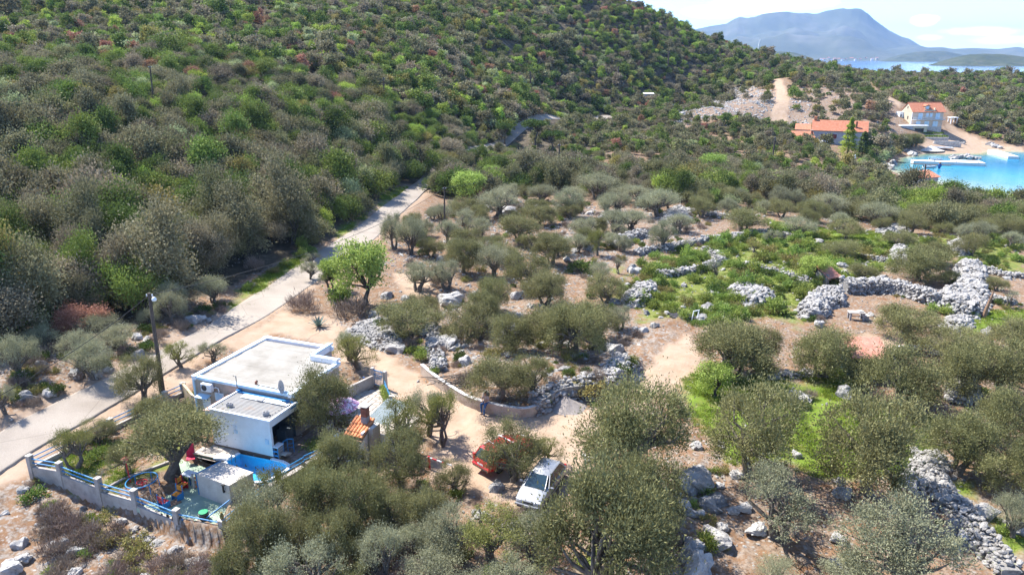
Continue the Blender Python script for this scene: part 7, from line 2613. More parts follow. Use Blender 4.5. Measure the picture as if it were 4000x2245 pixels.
off = Vector(Wz(-420, 1200, 6.6))
ob = thing('utility_pole', 'wooden pole outside the yard carrying the end of the overhead wire', 'utility pole', (off.x, off.y, gz(off.x, off.y)), 0, 'utility poles')
MB().mat(POLEW).tube([(0, 0, -.4), (0, 0, off.z - ob.location.z + .3)], .13, 9).build('shaft', None, ob)
z2 = Vector((0, 0, -.15))
wire('black overhead wire sagging from the lamp pole down towards the road corner', PT[0] + z2, off, .8, .022)
wire('long black overhead wire sagging across the road from lamp pole to grove pole', PT[0] + z2, PT[1] + z2, 1.6, .022)
wire('overhead wire between the grove pole and the thin far pole', PT[1] + z2, PT[2] + z2, 1.6, .022)
wire('overhead wire from the thin far pole to the road bend pole', PT[2] + z2, PT[3] + z2, 1.5, .022)
wire('overhead wire strung between the slope pole and the next slope pole', PT[8] + z2, PT[9] + z2, 1.5, .022)

# ------------------------------------------------------------------ things in the grove
# brushwood heap behind the curved wall
p = at(1150, 962)
bw = thing('brushwood_heap', 'heap of cut grey branches behind the curved concrete wall', 'brushwood', tuple(p))
rgk = np.random.default_rng(61)
for k in range(46):
    a = rgk.uniform(0, 3.14)
    c = rgk.normal(size=2) * np.array([.8, .35])
    z = rgk.uniform(.02, .4)
    ln = rgk.uniform(.5, 1.1)
    MB().mat(BARK).tube([(c[0] - math.cos(a) * ln, c[1] - math.sin(a) * ln * .6, z), (c[0], c[1], z + rgk.uniform(-.05, .12)), (c[0] + math.cos(a) * ln, c[1] + math.sin(a) * ln * .6, z + rgk.uniform(-.1, .15))], [.035, .03, .012], 5).build('branch', None, bw)
# barrier pole
p = at(1080, 1180)
bp = thing('barrier', 'red and white striped barrier bar on a red stand among the olives', 'barrier', tuple(p), R(-25))
for k in range(5):
    MB().mat(RED if k % 2 else WHITE2).tube([(-.1 + k * .34, 0, .85 - k * .03), (.24 + k * .34, 0, .82 - k * .03)], .045, 8).build('bar_segment', None, bp)
MB().mat(RED).box((0, 0, .45), (.12, .12, .95)).build('stand', None, bp)
# red roofed shed
p0, p1 = at(*q4((1182, 455))[0]), None
s0 = Vector(Wz(*q4((1183, 372))[0], p0.z + 1.95))
sd_ = thing('shed', 'small dark green shed with a faded red tiled roof among the olives', 'shed', (s0.x, s0.y + .1, p0.z), R(-4))
GRD = M('dark_green_boards', (.035, .075, .07), (.02, .045, .045), 3, .8)
for k in range(9):
    MB().mat(GRD).box((.12 + k * .285, 0, .95), (.27, .05, 1.95)).build('board', None, sd_)
MB().mat(GRD).span(.0, .05, .03, 2.2, -.1, 1.95).span(2.55, 2.6, .03, 2.2, -.1, 1.95).span(.05, 2.55, 2.15, 2.2, -.1, 2.4).build('wall', None, sd_)
for j in range(8):
    MB().mat(TILEP).box((1.3, -.12 + j * .33, 1.99 + j * .095), (2.95, .36, .05), 0, ('X', .28)).build('tile_row', None, sd_)
ws = tag(MB().mat(WHITE2).box((0, 0, .35), (1.6, .1, .6), .2, ('X', .4)).box((1.9, .3, .3), (1.4, .1, .55), -.2, ('X', .5)).build('sheeting', None, None, tuple(at(*q4((1420, 345))[0]))), 'white plastic sheeting lying behind the olive by the red roofed shed', 'sheeting')
# ruined hut
p = at(*c5(1335, 800, 0, 0)[:2])
rh = thing('ruined_hut', 'ruined little hut with a slipped red tile roof beside the field wall', 'hut', tuple(p), R(28))
for (x, y, sx, sy, h) in ((-.8, 0, .3, 1.6, 1.0), (.8, 0, .3, 1.6, .7), (0, .75, 1.4, .3, 1.1)):
    MB().mat(RCORE).box((x, y, h / 2 - .15), (sx, sy, h + .3)).build('wall', None, rh)
for j in range(6):
    MB().mat(TILEP).box((0, -.9 + j * .33, .72 + j * .17), (2.1 - .1 * (j % 2), .36, .05), .05 * (j % 3 - 1), ('X', .48)).build('tile_row', None, rh)
for x in (-.7, .0, .7):
    MB().mat(WOOD).box((x, -.1, .95), (.08, 2.2, .1), 0, ('X', .48)).build('rafter', None, rh)
# stone table, bench
p = at(*((3200 + 455 / 3.214) / 1.5528, (900 + 1120 / 3.214) / 1.5528))
stt = thing('stone_table', 'grey stone slab table standing before the tall built stone wall', 'table', tuple(p), R(-6))
MB().mat(CONCL).box((0, 0, .78), (1.5, .8, .1), 0, None, .02).box((.35, 0, .88), (.5, .5, .1), .2, None, .02).build('top', None, stt)
for x in (-.6, .6):
    for y in (-.3, .3):
        MB().mat(BLOCKM).box((x, y, .37), (.16, .14, .76)).build('leg', None, stt)
MB().mat(BLOCKM).box((0, .0, .35), (1.1, .06, .07)).build('rail', None, stt)
p = at(*((3200 + 560 / 3.214) / 1.5528, (900 + 1120 / 3.214) / 1.5528))
sb = thing('stone_bench', 'square stone slab seat beside the grey stone table', 'bench', tuple(p), R(8))
MB().mat(CONCL).box((0, 0, .48), (.75, .95, .1), 0, None, .02).build('seat', None, sb)
for y in (-.3, .3):
    MB().mat(BLOCKM).box((0, y, .21), (.5, .14, .44)).build('leg', None, sb)
# net sheet and white frame
p = at(1716, 797)
ns = MB().mat(M('black_net', (.05, .048, .055), (.032, .03, .036), 8, .9))
V, Fc = [], []
for j in range(7):
    for i in range(9):
        V.append((-1.2 + i * .3 + .1 * math.sin(j * 1.7), -.8 + j * .27 + .1 * math.sin(i * 1.3), .1 + .08 * math.sin(i * 2.1 + j * 1.3)))
for j in range(6):
    for i in range(8):
        Fc.append((j * 9 + i, j * 9 + i + 1, (j + 1) * 9 + i + 1, (j + 1) * 9 + i))
tag(ns.add(V, Fc).build('net_sheet', None, None, tuple(p)), 'black olive net spread on the ground below the stepped stones', 'net')
p = at(1748, 806)
wf = thing('white_frame', 'white wooden frame leaning by the black olive net', 'frame', tuple(p), R(30))
MB().mat(WHITE2).box((-.35, 0, .45), (.07, .07, 1.1), 0, ('Y', .2)).box((.35, 0, .45), (.07, .07, 1.1), 0, ('Y', .2)).build('upright', None, wf)
MB().mat(WHITE2).box((.1, 0, .98), (.8, .07, .07)).build('crossbar', None, wf)
p = at(*c5(2320, 1030, 0, 0)[:2])
tag(MB().mat(WOOD).tube([(0, 0, -.2), (.15, 0, 1.0), (.35, 0, 2.0), (.5, .05, 2.6)], [.22, .17, .13, .06], 8).tube([(.3, 0, 1.8), (.1, .1, 2.3)], [.08, .03], 6).build('dead_trunk', None, None, tuple(p)), 'leaning dead brown trunk at the end of the broad stone terrace', 'tree stump')
# gravel heap beside the curved wall
p = at(*q3((1030, 500))[0])
mb = MB().mat(M('gravel', (.40, .35, .31), (.28, .24, .21), 9, .95, bump=.8, bscale=40))
mb.sm = True
V, Fc = [], []
for j in range(9):
    for i in range(24):
        a = 2 * math.pi * i / 24
        f = j / 8
        V.append((1.75 * f * math.cos(a) * (1 + .1 * math.sin(3 * a)), 1.5 * f * math.sin(a), 1.0 * (1 - f) ** 1.15 + .05 * math.sin(5 * a + j) - .06))
for j in range(8):
    for i in range(24):
        Fc.append((j * 24 + i, (j + 1) * 24 + i, (j + 1) * 24 + (i + 1) % 24, j * 24 + (i + 1) % 24))
tag(mb.add(V, Fc).build('gravel_heap', None, None, tuple(p)), 'grey gravel heap against the rough stone wall by the driveway', 'gravel heap')

# ------------------------------------------------------------------ houses at the cove
eF1, eF2, eF3 = crop(3450, 380, 5.562), crop(3050, 440, 5.724), crop(3300, 550, 3.68)
CREAM = M('cream_render', (.50, .45, .34), (.44, .39, .295), .8, .9)
PEACH = M('peach_facade', (.60, .46, .36), (.52, .40, .31), .8, .9)
ROOFT = M('orange_roof_tile', (.42, .165, .095), (.34, .125, .07), 1.5, .85, c3=(.45, .21, .135))
SHUT = M('pale_blue_shutter', (.55, .66, .74), (.48, .60, .70), 3, .6)
SHUTR = M('dark_red_shutter', (.16, .03, .03), (.12, .02, .02), 3, .6)
STW = M('stone_masonry', (.46, .42, .38), (.30, .27, .245), 1.6, .92, bump=.4, c3=(.54, .50, .46))
GREYW = M('grey_house_wall', (.40, .40, .42), (.33, .33, .36), 1.0, .9)


def winp(t, x, y, z, w, h, frame, pane, shutters=None, rz=0.0):
    f = MB().mat(frame).box((x, y, z), (w + .12, .08, h + .12), rz).build('window', None, t)
    MB().mat(pane).box((x + .06 * math.sin(rz), y - .06 * math.cos(rz), z), (w, .03, h), rz).build('pane', None, f)
    if shutters:
        for s in (-1, 1):
            MB().mat(shutters).box((x + s * w * .26, y - .10, z), (w * .5, .03, h), 0).build('shutter', None, f)
    return f


b0 = at(*eF1(1245, 775))
m_px = FPX / (b0.y * math.cos(PITCH) + (CAMZ - b0.z) * math.sin(PITCH)) * 1.5528 * 5.562     # crop pixels per metre
wF = 682 / m_px
hF = 445 / m_px
dF = 7.6
HX0 = b0.x - wF
ch_ = thing('seaside_house', 'tall cream house of two floors over a stone base with an orange tiled roof', 'house', (HX0, b0.y, b0.z))
bs = hF * .29
MB().mat(STW).span(0, wF, 0, dF, -1.5, bs).build('stone_base', None, ch_)
MB().mat(CREAM).span(.06, wF - .06, .02, dF - .05, bs, hF).build('wall', None, ch_)
MB().mat(PEACH).span(.10, wF - .10, -.03, .02, bs, hF - .02).build('facade', None, ch_)
rh_ = 3.1
for s, nm in ((0, 'roof'), (1, 'roof')):
    y0, y1 = (-.55, dF / 2) if s == 0 else (dF + .4, dF / 2)
    z0 = hF - .12
    mb = MB().mat(ROOFT)
    n_r = 12
    for j in range(n_r):
        f0_, f1_ = j / n_r, (j + 1) / n_r
        ya, yb = y0 + (y1 - y0) * f0_, y0 + (y1 - y0) * f1_
        za, zb = z0 + rh_ * f0_, z0 + rh_ * f1_
        mb.add([(-.15, ya, za + .06), (wF + .55, ya, za + .06), (wF + .55, yb, zb + .02), (-.15, yb, zb + .02), (-.15, ya, za - .08), (wF + .55, ya, za - .08), (wF + .55, yb, zb - .12), (-.15, yb, zb - .12)],
               [(0, 1, 2, 3), (4, 7, 6, 5), (0, 4, 5, 1), (1, 5, 6, 2), (3, 2, 6, 7), (0, 3, 7, 4)])
    mb.build('roof', None, ch_)
MB().mat(ROOFT).tube([(-.15, dF / 2, hF + rh_ - .08), (wF + .55, dF / 2, hF + rh_ - .08)], .12, 8).build('roof_ridge', None, ch_)
MB().mat(CREAM).prism([(0.06, .02), (.3, .02), (.3, dF - .05), (.06, dF - .05)], hF - .05, hF).add([(.06, .02, hF), (.06, dF - .05, hF), (.06, dF / 2, hF + rh_ - .25), (.28, .02, hF), (.28, dF - .05, hF), (.28, dF / 2, hF + rh_ - .25)], [(0, 2, 1), (3, 4, 5), (0, 3, 5, 2), (1, 2, 5, 4)]).add([(wF - .28, .02, hF), (wF - .28, dF - .05, hF), (wF - .28, dF / 2, hF + rh_ - .25), (wF - .06, .02, hF), (wF - .06, dF - .05, hF), (wF - .06, dF / 2, hF + rh_ - .25)], [(0, 1, 2), (3, 5, 4)]).build('gable', None, ch_)
# roof dormer with its cut-in balcony
dm = MB().mat(CREAM).span(wF * .42, wF * .56, .9, 3.4, hF + .2, hF + 2.0).build('dormer', None, ch_)
MB().mat(SHUT).box((wF * .49, .86, hF + 1.15), (.95, .05, 1.5)).build('door', None, dm)
MB().mat(ROOFT).add([(wF * .39, .6, hF + 1.95), (wF * .59, .6, hF + 1.95), (wF * .49, .6, hF + 2.45), (wF * .39, 3.6, hF + 2.0), (wF * .59, 3.6, hF + 2.0), (wF * .49, 3.6, hF + 2.5)], [(0, 1, 2), (0, 2, 5, 3), (1, 4, 5, 2), (3, 5, 4)]).build('roof', None, dm)
MB().mat(CREAM).span(wF * .36, wF * .72, -.1, .1, hF + .06, hF + .62).span(wF * .70, wF * .72, .1, 1.4, hF + .06, hF + 1.3).build('roof_balcony', None, ch_)
z1, z2_ = hF * .625, hF * .34
for (x0, x1, zb, zt) in ((700, 790, 490, 360), (865, 920, 435, 360), (945, 1000, 435, 362), (1075, 1162, 490, 360), (680, 765, 600, 530), (860, 955, 640, 530), (1040, 1145, 640, 530)):
    x = ((x0 + x1) / 2 - 565) / m_px
    za, zb_ = (775 - zb) / m_px, (775 - zt) / m_px
    winp(ch_, x, -.05, (za + zb_) / 2, (x1 - x0) / m_px, zb_ - za, WHITE2, CGL, SHUT)
MB().mat(CONCL).span(-.05, wF + .25, -1.25, -.04, hF * .615, hF * .615 + .16).build('balcony_slab', None, ch_)
rl_ = MB().mat(WHITE2).box((wF / 2 + .1, -1.2, hF * .615 + 1.0), (wF + .2, .05, .06)).box((wF / 2 + .1, -1.2, hF * .615 + .3), (wF + .2, .04, .05)).build('balcony_railing', None, ch_)
for k in range(30):
    MB().mat(WHITE2).box((.05 + k * wF / 29, -1.2, hF * .615 + .58), (.035, .03, .85)).build('baluster', None, rl_)
MB().mat(WHITE2).tube([(.0, -.12, bs), (.0, -.12, hF - .1)], .07, 6).build('downpipe', None, ch_)
for (y, z, w, h) in ((dF * .35, hF * .70, 1.0, 1.1), (dF * .35, hF * .42, .9, .9), (dF * .48, hF + 1.3, .8, .8)):
    f = MB().mat(WOOD).box((.05, y, z), (.08, w * .7, h)).build('window', None, ch_)
    MB().mat(CGL).box((.0, y, z), (.03, w * .55, h * .85)).build('pane', None, f)
MB().mat(WHITE2).span(-1.3, .05, dF * .78, dF + 1.2, -.5, hF * .93).build('stair_tower', None, ch_)
winp(ch_, -.9, dF * .77, hF * .75, .5, .9, WHITE2, CGL)
# garage wing
ga0 = at(*eF1(260, 800))
gx0 = HX0 - 305 / m_px
gw = thing('garage', 'flat white-roofed garage with a dark arched opening beside the cream house', 'garage', (gx0, b0.y - 3.6, b0.z - .6))
gl = 560 / m_px
GH = 3.3
MB().mat(GREYW).span(.0, gl * .45, 0, 5, -1.2, GH).build('wall', None, gw)
MB().mat(CREAM).span(gl * .45, gl, .0, 5, -1.2, .1).span(gl * .45, gl * .53, 0, .3, .1, GH).span(gl * .88, gl, 0, .3, .1, GH).span(gl * .53, gl * .88, 0, .3, GH - .8, GH).span(gl * .97, gl, .3, 5, .1, GH).span(gl * .45, gl * .97, 4.8, 5, .1, GH).build('arcade', None, gw)
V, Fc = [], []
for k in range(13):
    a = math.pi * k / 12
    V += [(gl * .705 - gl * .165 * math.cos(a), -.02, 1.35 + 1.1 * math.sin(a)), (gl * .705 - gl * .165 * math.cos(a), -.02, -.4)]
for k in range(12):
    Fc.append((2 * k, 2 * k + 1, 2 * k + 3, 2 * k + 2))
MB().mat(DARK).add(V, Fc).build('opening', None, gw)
MB().mat(WHITE).span(-.35, gl + .2, -.35, 5.1, GH, GH + .28).build('roof_slab', None, gw)
MB().mat(YEL).box((gl * .22, -.03, .9), (1.0, .05, 1.9)).build('door', None, gw)
# terraced garden in front
tg = thing('garden_terrace', 'stepped stone garden terraces with rows of green plants before the cream house', 'terrace', tuple(at(*eF1(1320, 1045))))
for (x0, x1, y, z0, z1_) in ((-4.0, 6.2, 0, -.6, .75), (-3.6, 6.2, .4, .75, 1.35), (-4.6, 4.2, 4.0, .9, 2.3), (-4.8, 3.6, 7.2, 1.6, 3.0)):
    for k in range(int((x1 - x0) / .9)):
        MB().mat(STW).box((x0 + .45 + k * .9, y, (z0 + z1_) / 2), (.86, .5, z1_ - z0), 0, None, .03).build('stone_block', None, tg)
rgk = np.random.default_rng(71)
n = 1500
C = np.stack([rgk.uniform(-4.6, 3.8, n), rgk.choice([4.7, 5.6, 6.4, 7.9, 8.6], n) + rgk.normal(size=n) * .15, rgk.uniform(2.3, 2.9, n)], 1)
C[:, 2] += (C[:, 1] > 7) * .8
put('garden_plants', leaf_mesh('garden_plants', C, unit(rgk.normal(size=(n, 3))), .4, .25, rgk.uniform(0, 1, n), SPEC['mid green'], rgk), tg)
# little pillared shelter
p = at(*eF1(1495, 575))
gz0 = thing('shelter', 'small white slab shelter on pillars beside the cream house drive', 'shelter', tuple(p))
MB().mat(WHITE).box((0, 0, 2.3), (3.0, 2.4, .2)).build('roof_slab', None, gz0)
for x in (-1.1, 1.1):
    for y in (-.9, .9):
        MB().mat(WHITE).box((x, y, 1.1), (.3, .3, 2.3)).build('pillar', None, gz0)
# boat on the beach, sand heap
BOATW = M('white_boat_hull', (.75, .75, .74), (.66, .66, .66), 2, .5)
BOATR = M('red_boat_bottom', (.45, .10, .07), (.36, .07, .05), 2, .6)


def boat(name, label, p, rz, L, w, z=0.0, low=BOATR):
    t = thing(name, label, 'boat', (p[0], p[1], p[2] + z), rz, 'small boats of the cove')
    V, Fc = [], []
    for k in range(9):
        f = k / 8
        x = -L / 2 + L * f
        hw = w / 2 * (1 - (2 * max(0, f - .35) / 1.3) ** 2.2) * (.86 + .14 * min(1, f * 4))
        hw = max(hw, .02)
        sh_ = .12 * f * f * L * .25
        V += [(x, -hw, .55 + sh_), (x, -hw * .82, .22), (x, 0, .02), (x, hw * .82, .22), (x, hw, .55 + sh_)]
    for k in range(8):
        for j in range(4):
            Fc.append((k * 5 + j, (k + 1) * 5 + j, (k + 1) * 5 + j + 1, k * 5 + j + 1))
    Fc.append((0, 1, 2, 3, 4))
    MB().mat(BOATW).add(V, Fc).build('hull', None, t)
    MB().mat(low).add([(x * .99, y * 1.02, min(z, .23) - .015) for x, y, z in V], [f for f in Fc if len(f) == 4 and f[0] % 5 in (1, 2)]).build('bottom_paint', None, t)
    MB().mat(WOOD).box((-L * .2, 0, .42), (.25, w * .85, .04)).box((L * .12, 0, .45), (.25, w * .8, .04)).build('thwart', None, t)
    MB().mat(PLAST).box((-L / 2 - .1, 0, .6), (.25, .25, .5), 0, None, .05).build('outboard', None, t)
    return t


boat('rowing_boat', 'white boat with a red bottom pulled up on the pale beach', at(*eF1(1230, 1120)), R(172), 8.2, 2.3, .0)
boat('rowing_boat', 'small white boat moored beside the black outboard stand', Wz(*eF3(1225, 385), SEA), R(15), 4.6, 1.6, -.12, BOATW)
boat('rowing_boat', 'low blue-grey dinghy moored on the house side of the concrete pier', Wz(*eF3(1312, 278), SEA), R(5), 4.2, 1.6, -.12, BOATW)
mb = MB().mat(M('pale_sand', (.60, .56, .50), (.52, .48, .42), 3, .95))
mb.sm = True
V, Fc = [], []
for j in range(7):
    for i in range(20):
        a = 2 * math.pi * i / 20
        V.append((4.5 * j / 6 * math.cos(a), 3 * j / 6 * math.sin(a), 1.6 * (1 - j / 6) ** 1.2 - .1))
for j in range(6):
    for i in range(20):
        Fc.append((j * 20 + i, (j + 1) * 20 + i, (j + 1) * 20 + (i + 1) % 20, j * 20 + (i + 1) % 20))
tag(mb.add(V, Fc).build('sand_heap', None, None, tuple(at(*eF1(1035, 1150)))), 'white sand heap on the beach beside the pulled up boat', 'sand heap')
# pier, jetty, rock islet
a, b = Wz(*eF3(990, 290), SEA + .9), Wz(*eF3(2030, 325), SEA + .9)
PIERM = M('pier_concrete', (.66, .63, .59), (.54, .51, .47), 1, .9)
pi = thing('pier', 'long white concrete pier with a wider outer end in the turquoise cove', 'pier', (a[0], a[1], SEA), math.atan2(b[1] - a[1], b[0] - a[0]))
L = math.dist(a[:2], b[:2])
MB().mat(PIERM).span(0, L, 0, 3.4, -2.5, .9).build('deck', None, pi)
MB().mat(PIERM).prism([(L * .55, 3.4), (L * .60, 6.2), (L - .4, 6.2), (L, 5.2), (L, 3.4)], -2.5, .897).build('outer_end', None, pi)
for k in range(3):
    MB().mat(STEEL).lathe([(.12, .9), (.14, 1.1), (.2, 1.15), (.2, 1.25), (.05, 1.28)], (L * (.3 + .3 * k), .5, 0), 10).build('bollard', None, pi)
a, b = Wz(*eF3(2130, 135), SEA + .8), Wz(*eF3(2430, 225), SEA + .8)
je = thing('jetty', 'short sloping white jetty running out from the far beach', 'pier', (a[0], a[1], SEA), math.atan2(b[1] - a[1], b[0] - a[0]))
L = math.dist(a[:2], b[:2])
MB().mat(PIERM).span(0, L, -1.6, 1.6, -2.5, .8).build('deck', None, je)
ip = Wz(*eF3(1735, 268), SEA)
ri = thing('rock_pile', 'pile of brown rocks standing in the cove behind the pier', 'rock pile', ip)
for k in range(22):
    q = rgk.normal(size=2) * np.array([2.6, 1.3])
    e = put('stone', ROCKS[k % 9], ri, (q[0], q[1], max(0, 1.2 - .35 * np.hypot(*q)) + .1), rgk.uniform(0, 6), rgk.uniform(.7, 1.4))
p = Wz(*eF3(1355, 400), SEA)
os_ = thing('outboard_stand', 'dark blue outboard engine on a stand in the water before the pier', 'engine', p)
MB().mat(BLUED).box((0, 0, .9), (.9, .7, 1.0), 0, None, .15).box((0, 0, .0), (.5, .4, 1.4)).build('engine', None, os_)
MB().mat(WOOD).box((0, 0, 1.6), (.5, .5, .5), 0, None, .1).tube([(-8, 1.0, 1.2), (3.2, -.2, .9)], .13, 6).build('mooring_pole', None, os_)
for (x, y, w, lab) in ((330, 870, 1, ''), (440, 1100, 0, 'wide olive on a bare trunk before the arched garage'), (620, 1080, 0, 'olive with two leaning trunks beside the garage olive'), (700, 1075, 0, 'olive on a slanting trunk nearest the pulled up boat')):
    if not lab:
        continue
    p = at(*eF1(x, y))
    t = thing('olive_tree', lab, 'olive tree', tuple(p), x, 'olive trees of the beach', (1.35, 1.35, 1.4))
    put('trunk', OLIVES[4][1], t)
    put('crown', OLIVES[0 if x > 500 else 4][0], t)
# white rocks on the shore
for k, (x, y) in enumerate(((880, 160), (930, 175), (960, 215), (990, 235), (640, 380), (520, 430), (450, 460), (560, 360), (620, 400), (700, 350), (680, 320), (500, 330), (1690, 45), (2080, 60), (2150, 85), (2230, 110))):
    p = at(*eF3(x, y))
    tag(put('boulder', ROCKS[k % 9], None, (p.x, p.y, p.z + .2), k, 1.0 + .5 * (k % 3)), uniq('white shore', 'rock', p), 'boulder', 'white rocks on the cove shore')
wfr = thing('white_frame', 'white gate frame among the shore bushes below the bright conifer', 'frame', tuple(at(*eF3(130, 372))), R(10))
MB().mat(WHITE2).span(-.1, .15, -.1, .1, 0, 3.2).span(.15, 2.2, -.1, .1, 0, .5).span(-1.6, -.1, -.1, .1, 2.95, 3.1).build('frame', None, wfr)
# grey stone house
b0 = at(*eF2(720, 585))
q0 = Vector(Wz(*eF2(708, 378), b0.z + 3.4))
LG, DG = 16.0, 7.8
gh = thing('stone_house', 'long grey house with a red tiled roof and dark red shutters beside a conifer', 'house', (q0.x, q0.y, b0.z), R(-22))
MB().mat(GREYW).span(0, LG, 0, DG, -2.5, 3.3).build('wall', None, gh)
MB().mat(WHITE).span(LG + .002, LG + .06, .05, DG - .05, -2.5, 3.3).add([(LG + .06, 0, 3.3), (LG + .06, DG, 3.3), (LG + .06, DG / 2, 6.05), (LG - .2, 0, 3.3), (LG - .2, DG, 3.3), (LG - .2, DG / 2, 6.05)], [(0, 1, 2), (3, 5, 4), (0, 2, 5, 3), (1, 4, 5, 2)]).add([(0.02, 0, 3.3), (0.02, DG, 3.3), (0.02, DG / 2, 6.05)], [(0, 2, 1)]).build('gable', None, gh)
for s in (0, 1):
    y0, y1 = (-.45, DG / 2) if s == 0 else (DG + .45, DG / 2)
    mb = MB().mat(ROOFT)
    for j in range(12):
        f0_, f1_ = j / 12, (j + 1) / 12
        ya, yb = y0 + (y1 - y0) * f0_, y0 + (y1 - y0) * f1_
        za, zb = 3.12 + 3.05 * f0_, 3.12 + 3.05 * f1_
        mb.add([(-.3, ya, za + .06), (LG + .3, ya, za + .06), (LG + .3, yb, zb + .02), (-.3, yb, zb + .02), (-.3, ya, za - .08), (LG + .3, ya, za - .08), (LG + .3, yb, zb - .12), (-.3, yb, zb - .12)], [(0, 1, 2, 3), (4, 7, 6, 5), (0, 4, 5, 1), (1, 5, 6, 2), (3, 2, 6, 7), (0, 3, 7, 4)])
    r_o = mb.build('roof', None, gh)
    if s == 0:
        MB().mat(BRICK).box((LG * .80, 1.2, 5.2), (.5, .5, 2.0)).build('chimney', None, r_o)
        MB().mat(TILE).box((.6, DG / 2, 6.7), (.9, .9, 1.0)).build('chimney', None, r_o)
for x in (3.3, 6.7):
    winp(gh, x, -.03, 1.45, 1.35, 1.35, WHITE2, CGL, SHUTR)
for y in (2.0, 4.2, 6.4):
    f = MB().mat(WOOD).box((LG + .08, y, 1.0), (.06, .8, 1.5)).build('window', None, gh)
    MB().mat(CGL).box((LG + .12, y, 1.0), (.03, .6, 1.3)).build('pane', None, f)
for x in (4.6, 5.9):
    a_ = MB().mat(WHITE2).box((x, -.25, -.15), (.9, .4, .65), 0, None, .04).build('air_unit', None, gh)
q1 = Vector(Wz(*eF2(262, 600), b0.z + .9))
ah = thing('outbuilding', 'low outbuilding with a red tiled roof in front of the long grey house', 'outbuilding', (q1.x, q1.y, b0.z - 1.2), R(-8))
MB().mat(GREYW).span(.2, 6.8, .2, 5, -1.5, 2.2).build('wall', None, ah)
for j in range(9):
    MB().mat(ROOFT).box((3.5, .25 + j * .56, 2.2 + j * .24), (7.2, .62, .08), 0, ('X', .40)).build('tile_row', None, ah)
MB().mat(BRICK).box((6.4, 3.2, 3.9), (.6, .6, 1.4)).mat(CONCL).box((6.4, 3.2, 4.7), (.8, .8, .15)).build('chimney', None, ah)
for k in range(4):
    MB().mat(WHITE).box((8.2 + k * .5, 1.0 - k * .9, 1.6 - k * .5), (2.4, .8, .35)).build('stair', None, ah)
bx3 = thing('outbuilding', 'small red roofed outbuilding behind the end of the long grey house', 'outbuilding', tuple(Vector((q0.x - 3.4, q0.y + 5.5, b0.z))), R(-22))
MB().mat(CREAM).span(.2, 4.5, .2, 4, -2, 3.0).build('wall', None, bx3)
for j in range(7):
    MB().mat(ROOFT).box((2.3, .2 + j * .6, 3.0 + j * .22), (4.9, .66, .08), 0, ('X', .35)).build('tile_row', None, bx3)
# low hut with a red roof near the cove pole
p = at(*eF3(1180, 700))
lh = thing('hut', 'low hut with a red tiled roof half hidden by trees before the cove', 'hut', (p.x, p.y, p.z + 1.0), R(20))
MB().mat(GREYW).span(-3, 3, 0, 3, -2.5, 1.8).build('wall', None, lh)
for j in range(6):
    MB().mat(ROOFT).box((0, -.1 + j * .6, 1.9 + j * .2), (6.6, .66, .08), 0, ('X', .33)).build('tile_row', None, lh)
p = at(1632, 254)
hh_ = thing('hut', 'tiny white-roofed hut at the foot of the wooded slope', 'hut', (p.x, p.y, p.z + 1.0))
MB().mat(GREYW).span(-1.8, 1.8, 0, 2.5, -1.5, 1.9).build('wall', None, hh_)
MB().mat(WHITE).box((0, 1.2, 2.0), (4.4, 3.2, .15), 0, ('X', .1)).build('roof', None, hh_)
# conifer and cypress by the grey house
CONI = leaf_mat('conifer_needle', (.17, .25, .03), (.40, .50, .08), .45, .08, .01)


def conifer(name, label, p, H, rad, mt, seed, n=5200, pw=1.0):
    rg = np.random.default_rng(seed)
    f = rg.uniform(0, 1, n) ** .8
    tier = .75 + .25 * np.sin(f * 42 + rg.normal(size=n) * .4)
    a = rg.uniform(0, 6.28, n)
    lob = .8 + .2 * np.sin(a * 5 + f * 9)
    r = rad * (1 - f) ** pw * tier * lob * rg.uniform(.55, 1.05, n) + .1
    C = np.stack([r * np.cos(a), r * np.sin(a), .5 + f * (H - .5) - r * .22], 1)
    D = unit(np.stack([np.cos(a), np.sin(a), rg.uniform(-.5, .2, n)], 1) + rg.normal(size=(n, 3)) * .3)
    t = thing(name, label, 'tree', tuple(p))
    put('crown', leaf_mesh('conifer_crown', C, D, rg.uniform(.35, .6, n), rg.uniform(.14, .22, n), rg.uniform(0, 1, n), mt, rg, unit(np.stack([np.cos(a) * .5, np.sin(a) * .5, np.ones(n)], 1)), .4), t)
    MB().mat(BARKD).tube([(0, 0, -.5), (0, 0, H * .5), (0, 0, H * .96)], [.28, .16, .03], 8).build('trunk', None, t)


p = at(*eF2(1490, 930))
conifer('conifer_tree', 'tall bright green conical conifer in front of the long grey house', (p.x, p.y, p.z), 11.0, 4.3, CONI, 91, 6500, .8)
p = at(*eF2(1800, 1050))
conifer('cypress_tree', 'dark bluish green evergreen close beside the bright conifer', (p.x, p.y, p.z), 8.2, 3.0, SPEC['dark evergreen'], 92, 5200, .55)
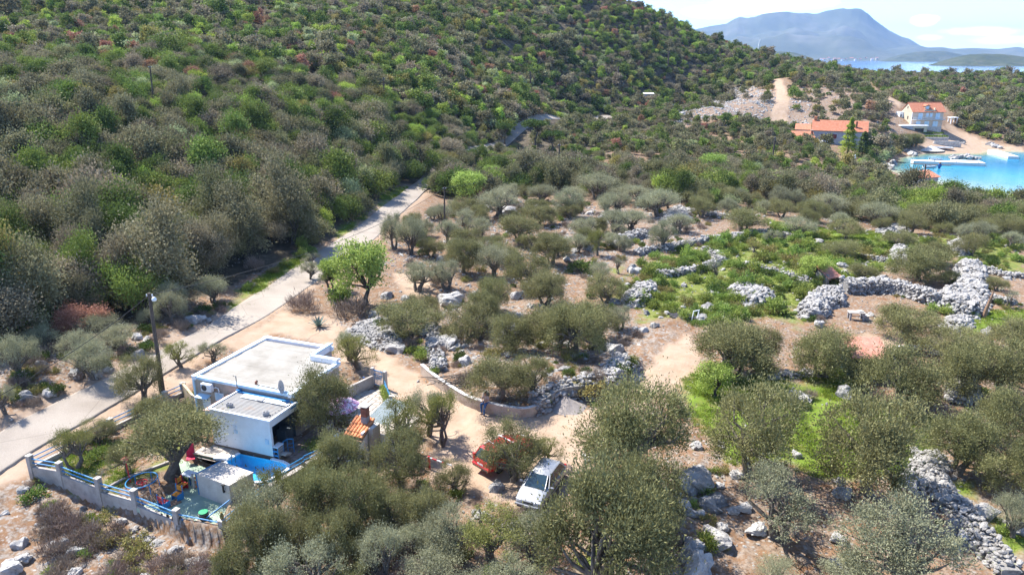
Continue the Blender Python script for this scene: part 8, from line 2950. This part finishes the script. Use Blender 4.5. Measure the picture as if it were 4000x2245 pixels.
# houses on the far shore, mast and summit dome
for k in range(16):
    x = (1300, 1318, 1345, 1365, 1385, 1410, 1432, 1455, 1490, 1515, 1545, 1580, 1620, 1650, 1338, 1545)[k]
    y = (373, 376, 372, 377, 374, 378, 376, 377, 374, 375, 377, 373, 372, 369, 346, 334)[k]
    u, v = c7(x, y)
    d = 5680 + (k % 3) * 60 + (900 if k > 13 else 0)
    p = Wd(u, v, d)
    z = max(SEA + 1, p[2] - 5)
    s = 15 + 5 * (k % 3)
    t = thing('village_house', f"{('first', 'second', 'third', 'fourth', 'fifth', 'sixth', 'seventh', 'eighth', 'ninth', 'tenth', 'eleventh', 'twelfth', 'thirteenth', 'fourteenth', 'upper', 'highest')[k]} tiny {('white', 'red roofed', 'pale')[k % 3]} house in the far shore row below the mountain", 'house', (p[0], d, z), .3 * (k % 4), 'houses along the far shore')
    MB().mat(CREAM if k % 3 else WHITE).span(-s / 2, s / 2, -s / 3, s / 3, -6, s * .5).build('wall', None, t)
    MB().mat(ROOFT if k < 14 else WHITE).add([(-s / 2 - 1, -s / 3 - 1, s * .5), (s / 2 + 1, -s / 3 - 1, s * .5), (s / 2 + 1, s / 3 + 1, s * .5), (-s / 2 - 1, s / 3 + 1, s * .5), (-s / 2 - 1, 0, s * .75), (s / 2 + 1, 0, s * .75)], [(0, 1, 5, 4), (2, 3, 4, 5), (0, 4, 3), (1, 2, 5), (3, 2, 1, 0)]).build('roof', None, t)
u, v = c7(1505, 78)
p = Wd(u, v, 8800)
dm = thing('radar_dome', 'tiny white dome on a tower at the mountain summit', 'dome', p)
MB().mat(WHITE).lathe([(8, -30), (8, 0), (14, 2), (16, 10), (12, 20), (0, 24)], n=14).build('dome', None, dm)
u, v = c7(906, 298)
p = Wd(u, v, 425)
ma = thing('mast', 'thin pale mast rising from the wooded skyline against the mountain', 'mast', (p[0], p[1], p[2] - 4))
MB().mat(WHITE2).tube([(0, 0, -2), (0, 0, 4), (.4, 0, 8.2)], [.35, .3, .2], 7).build('shaft', None, ma)
"""end"""
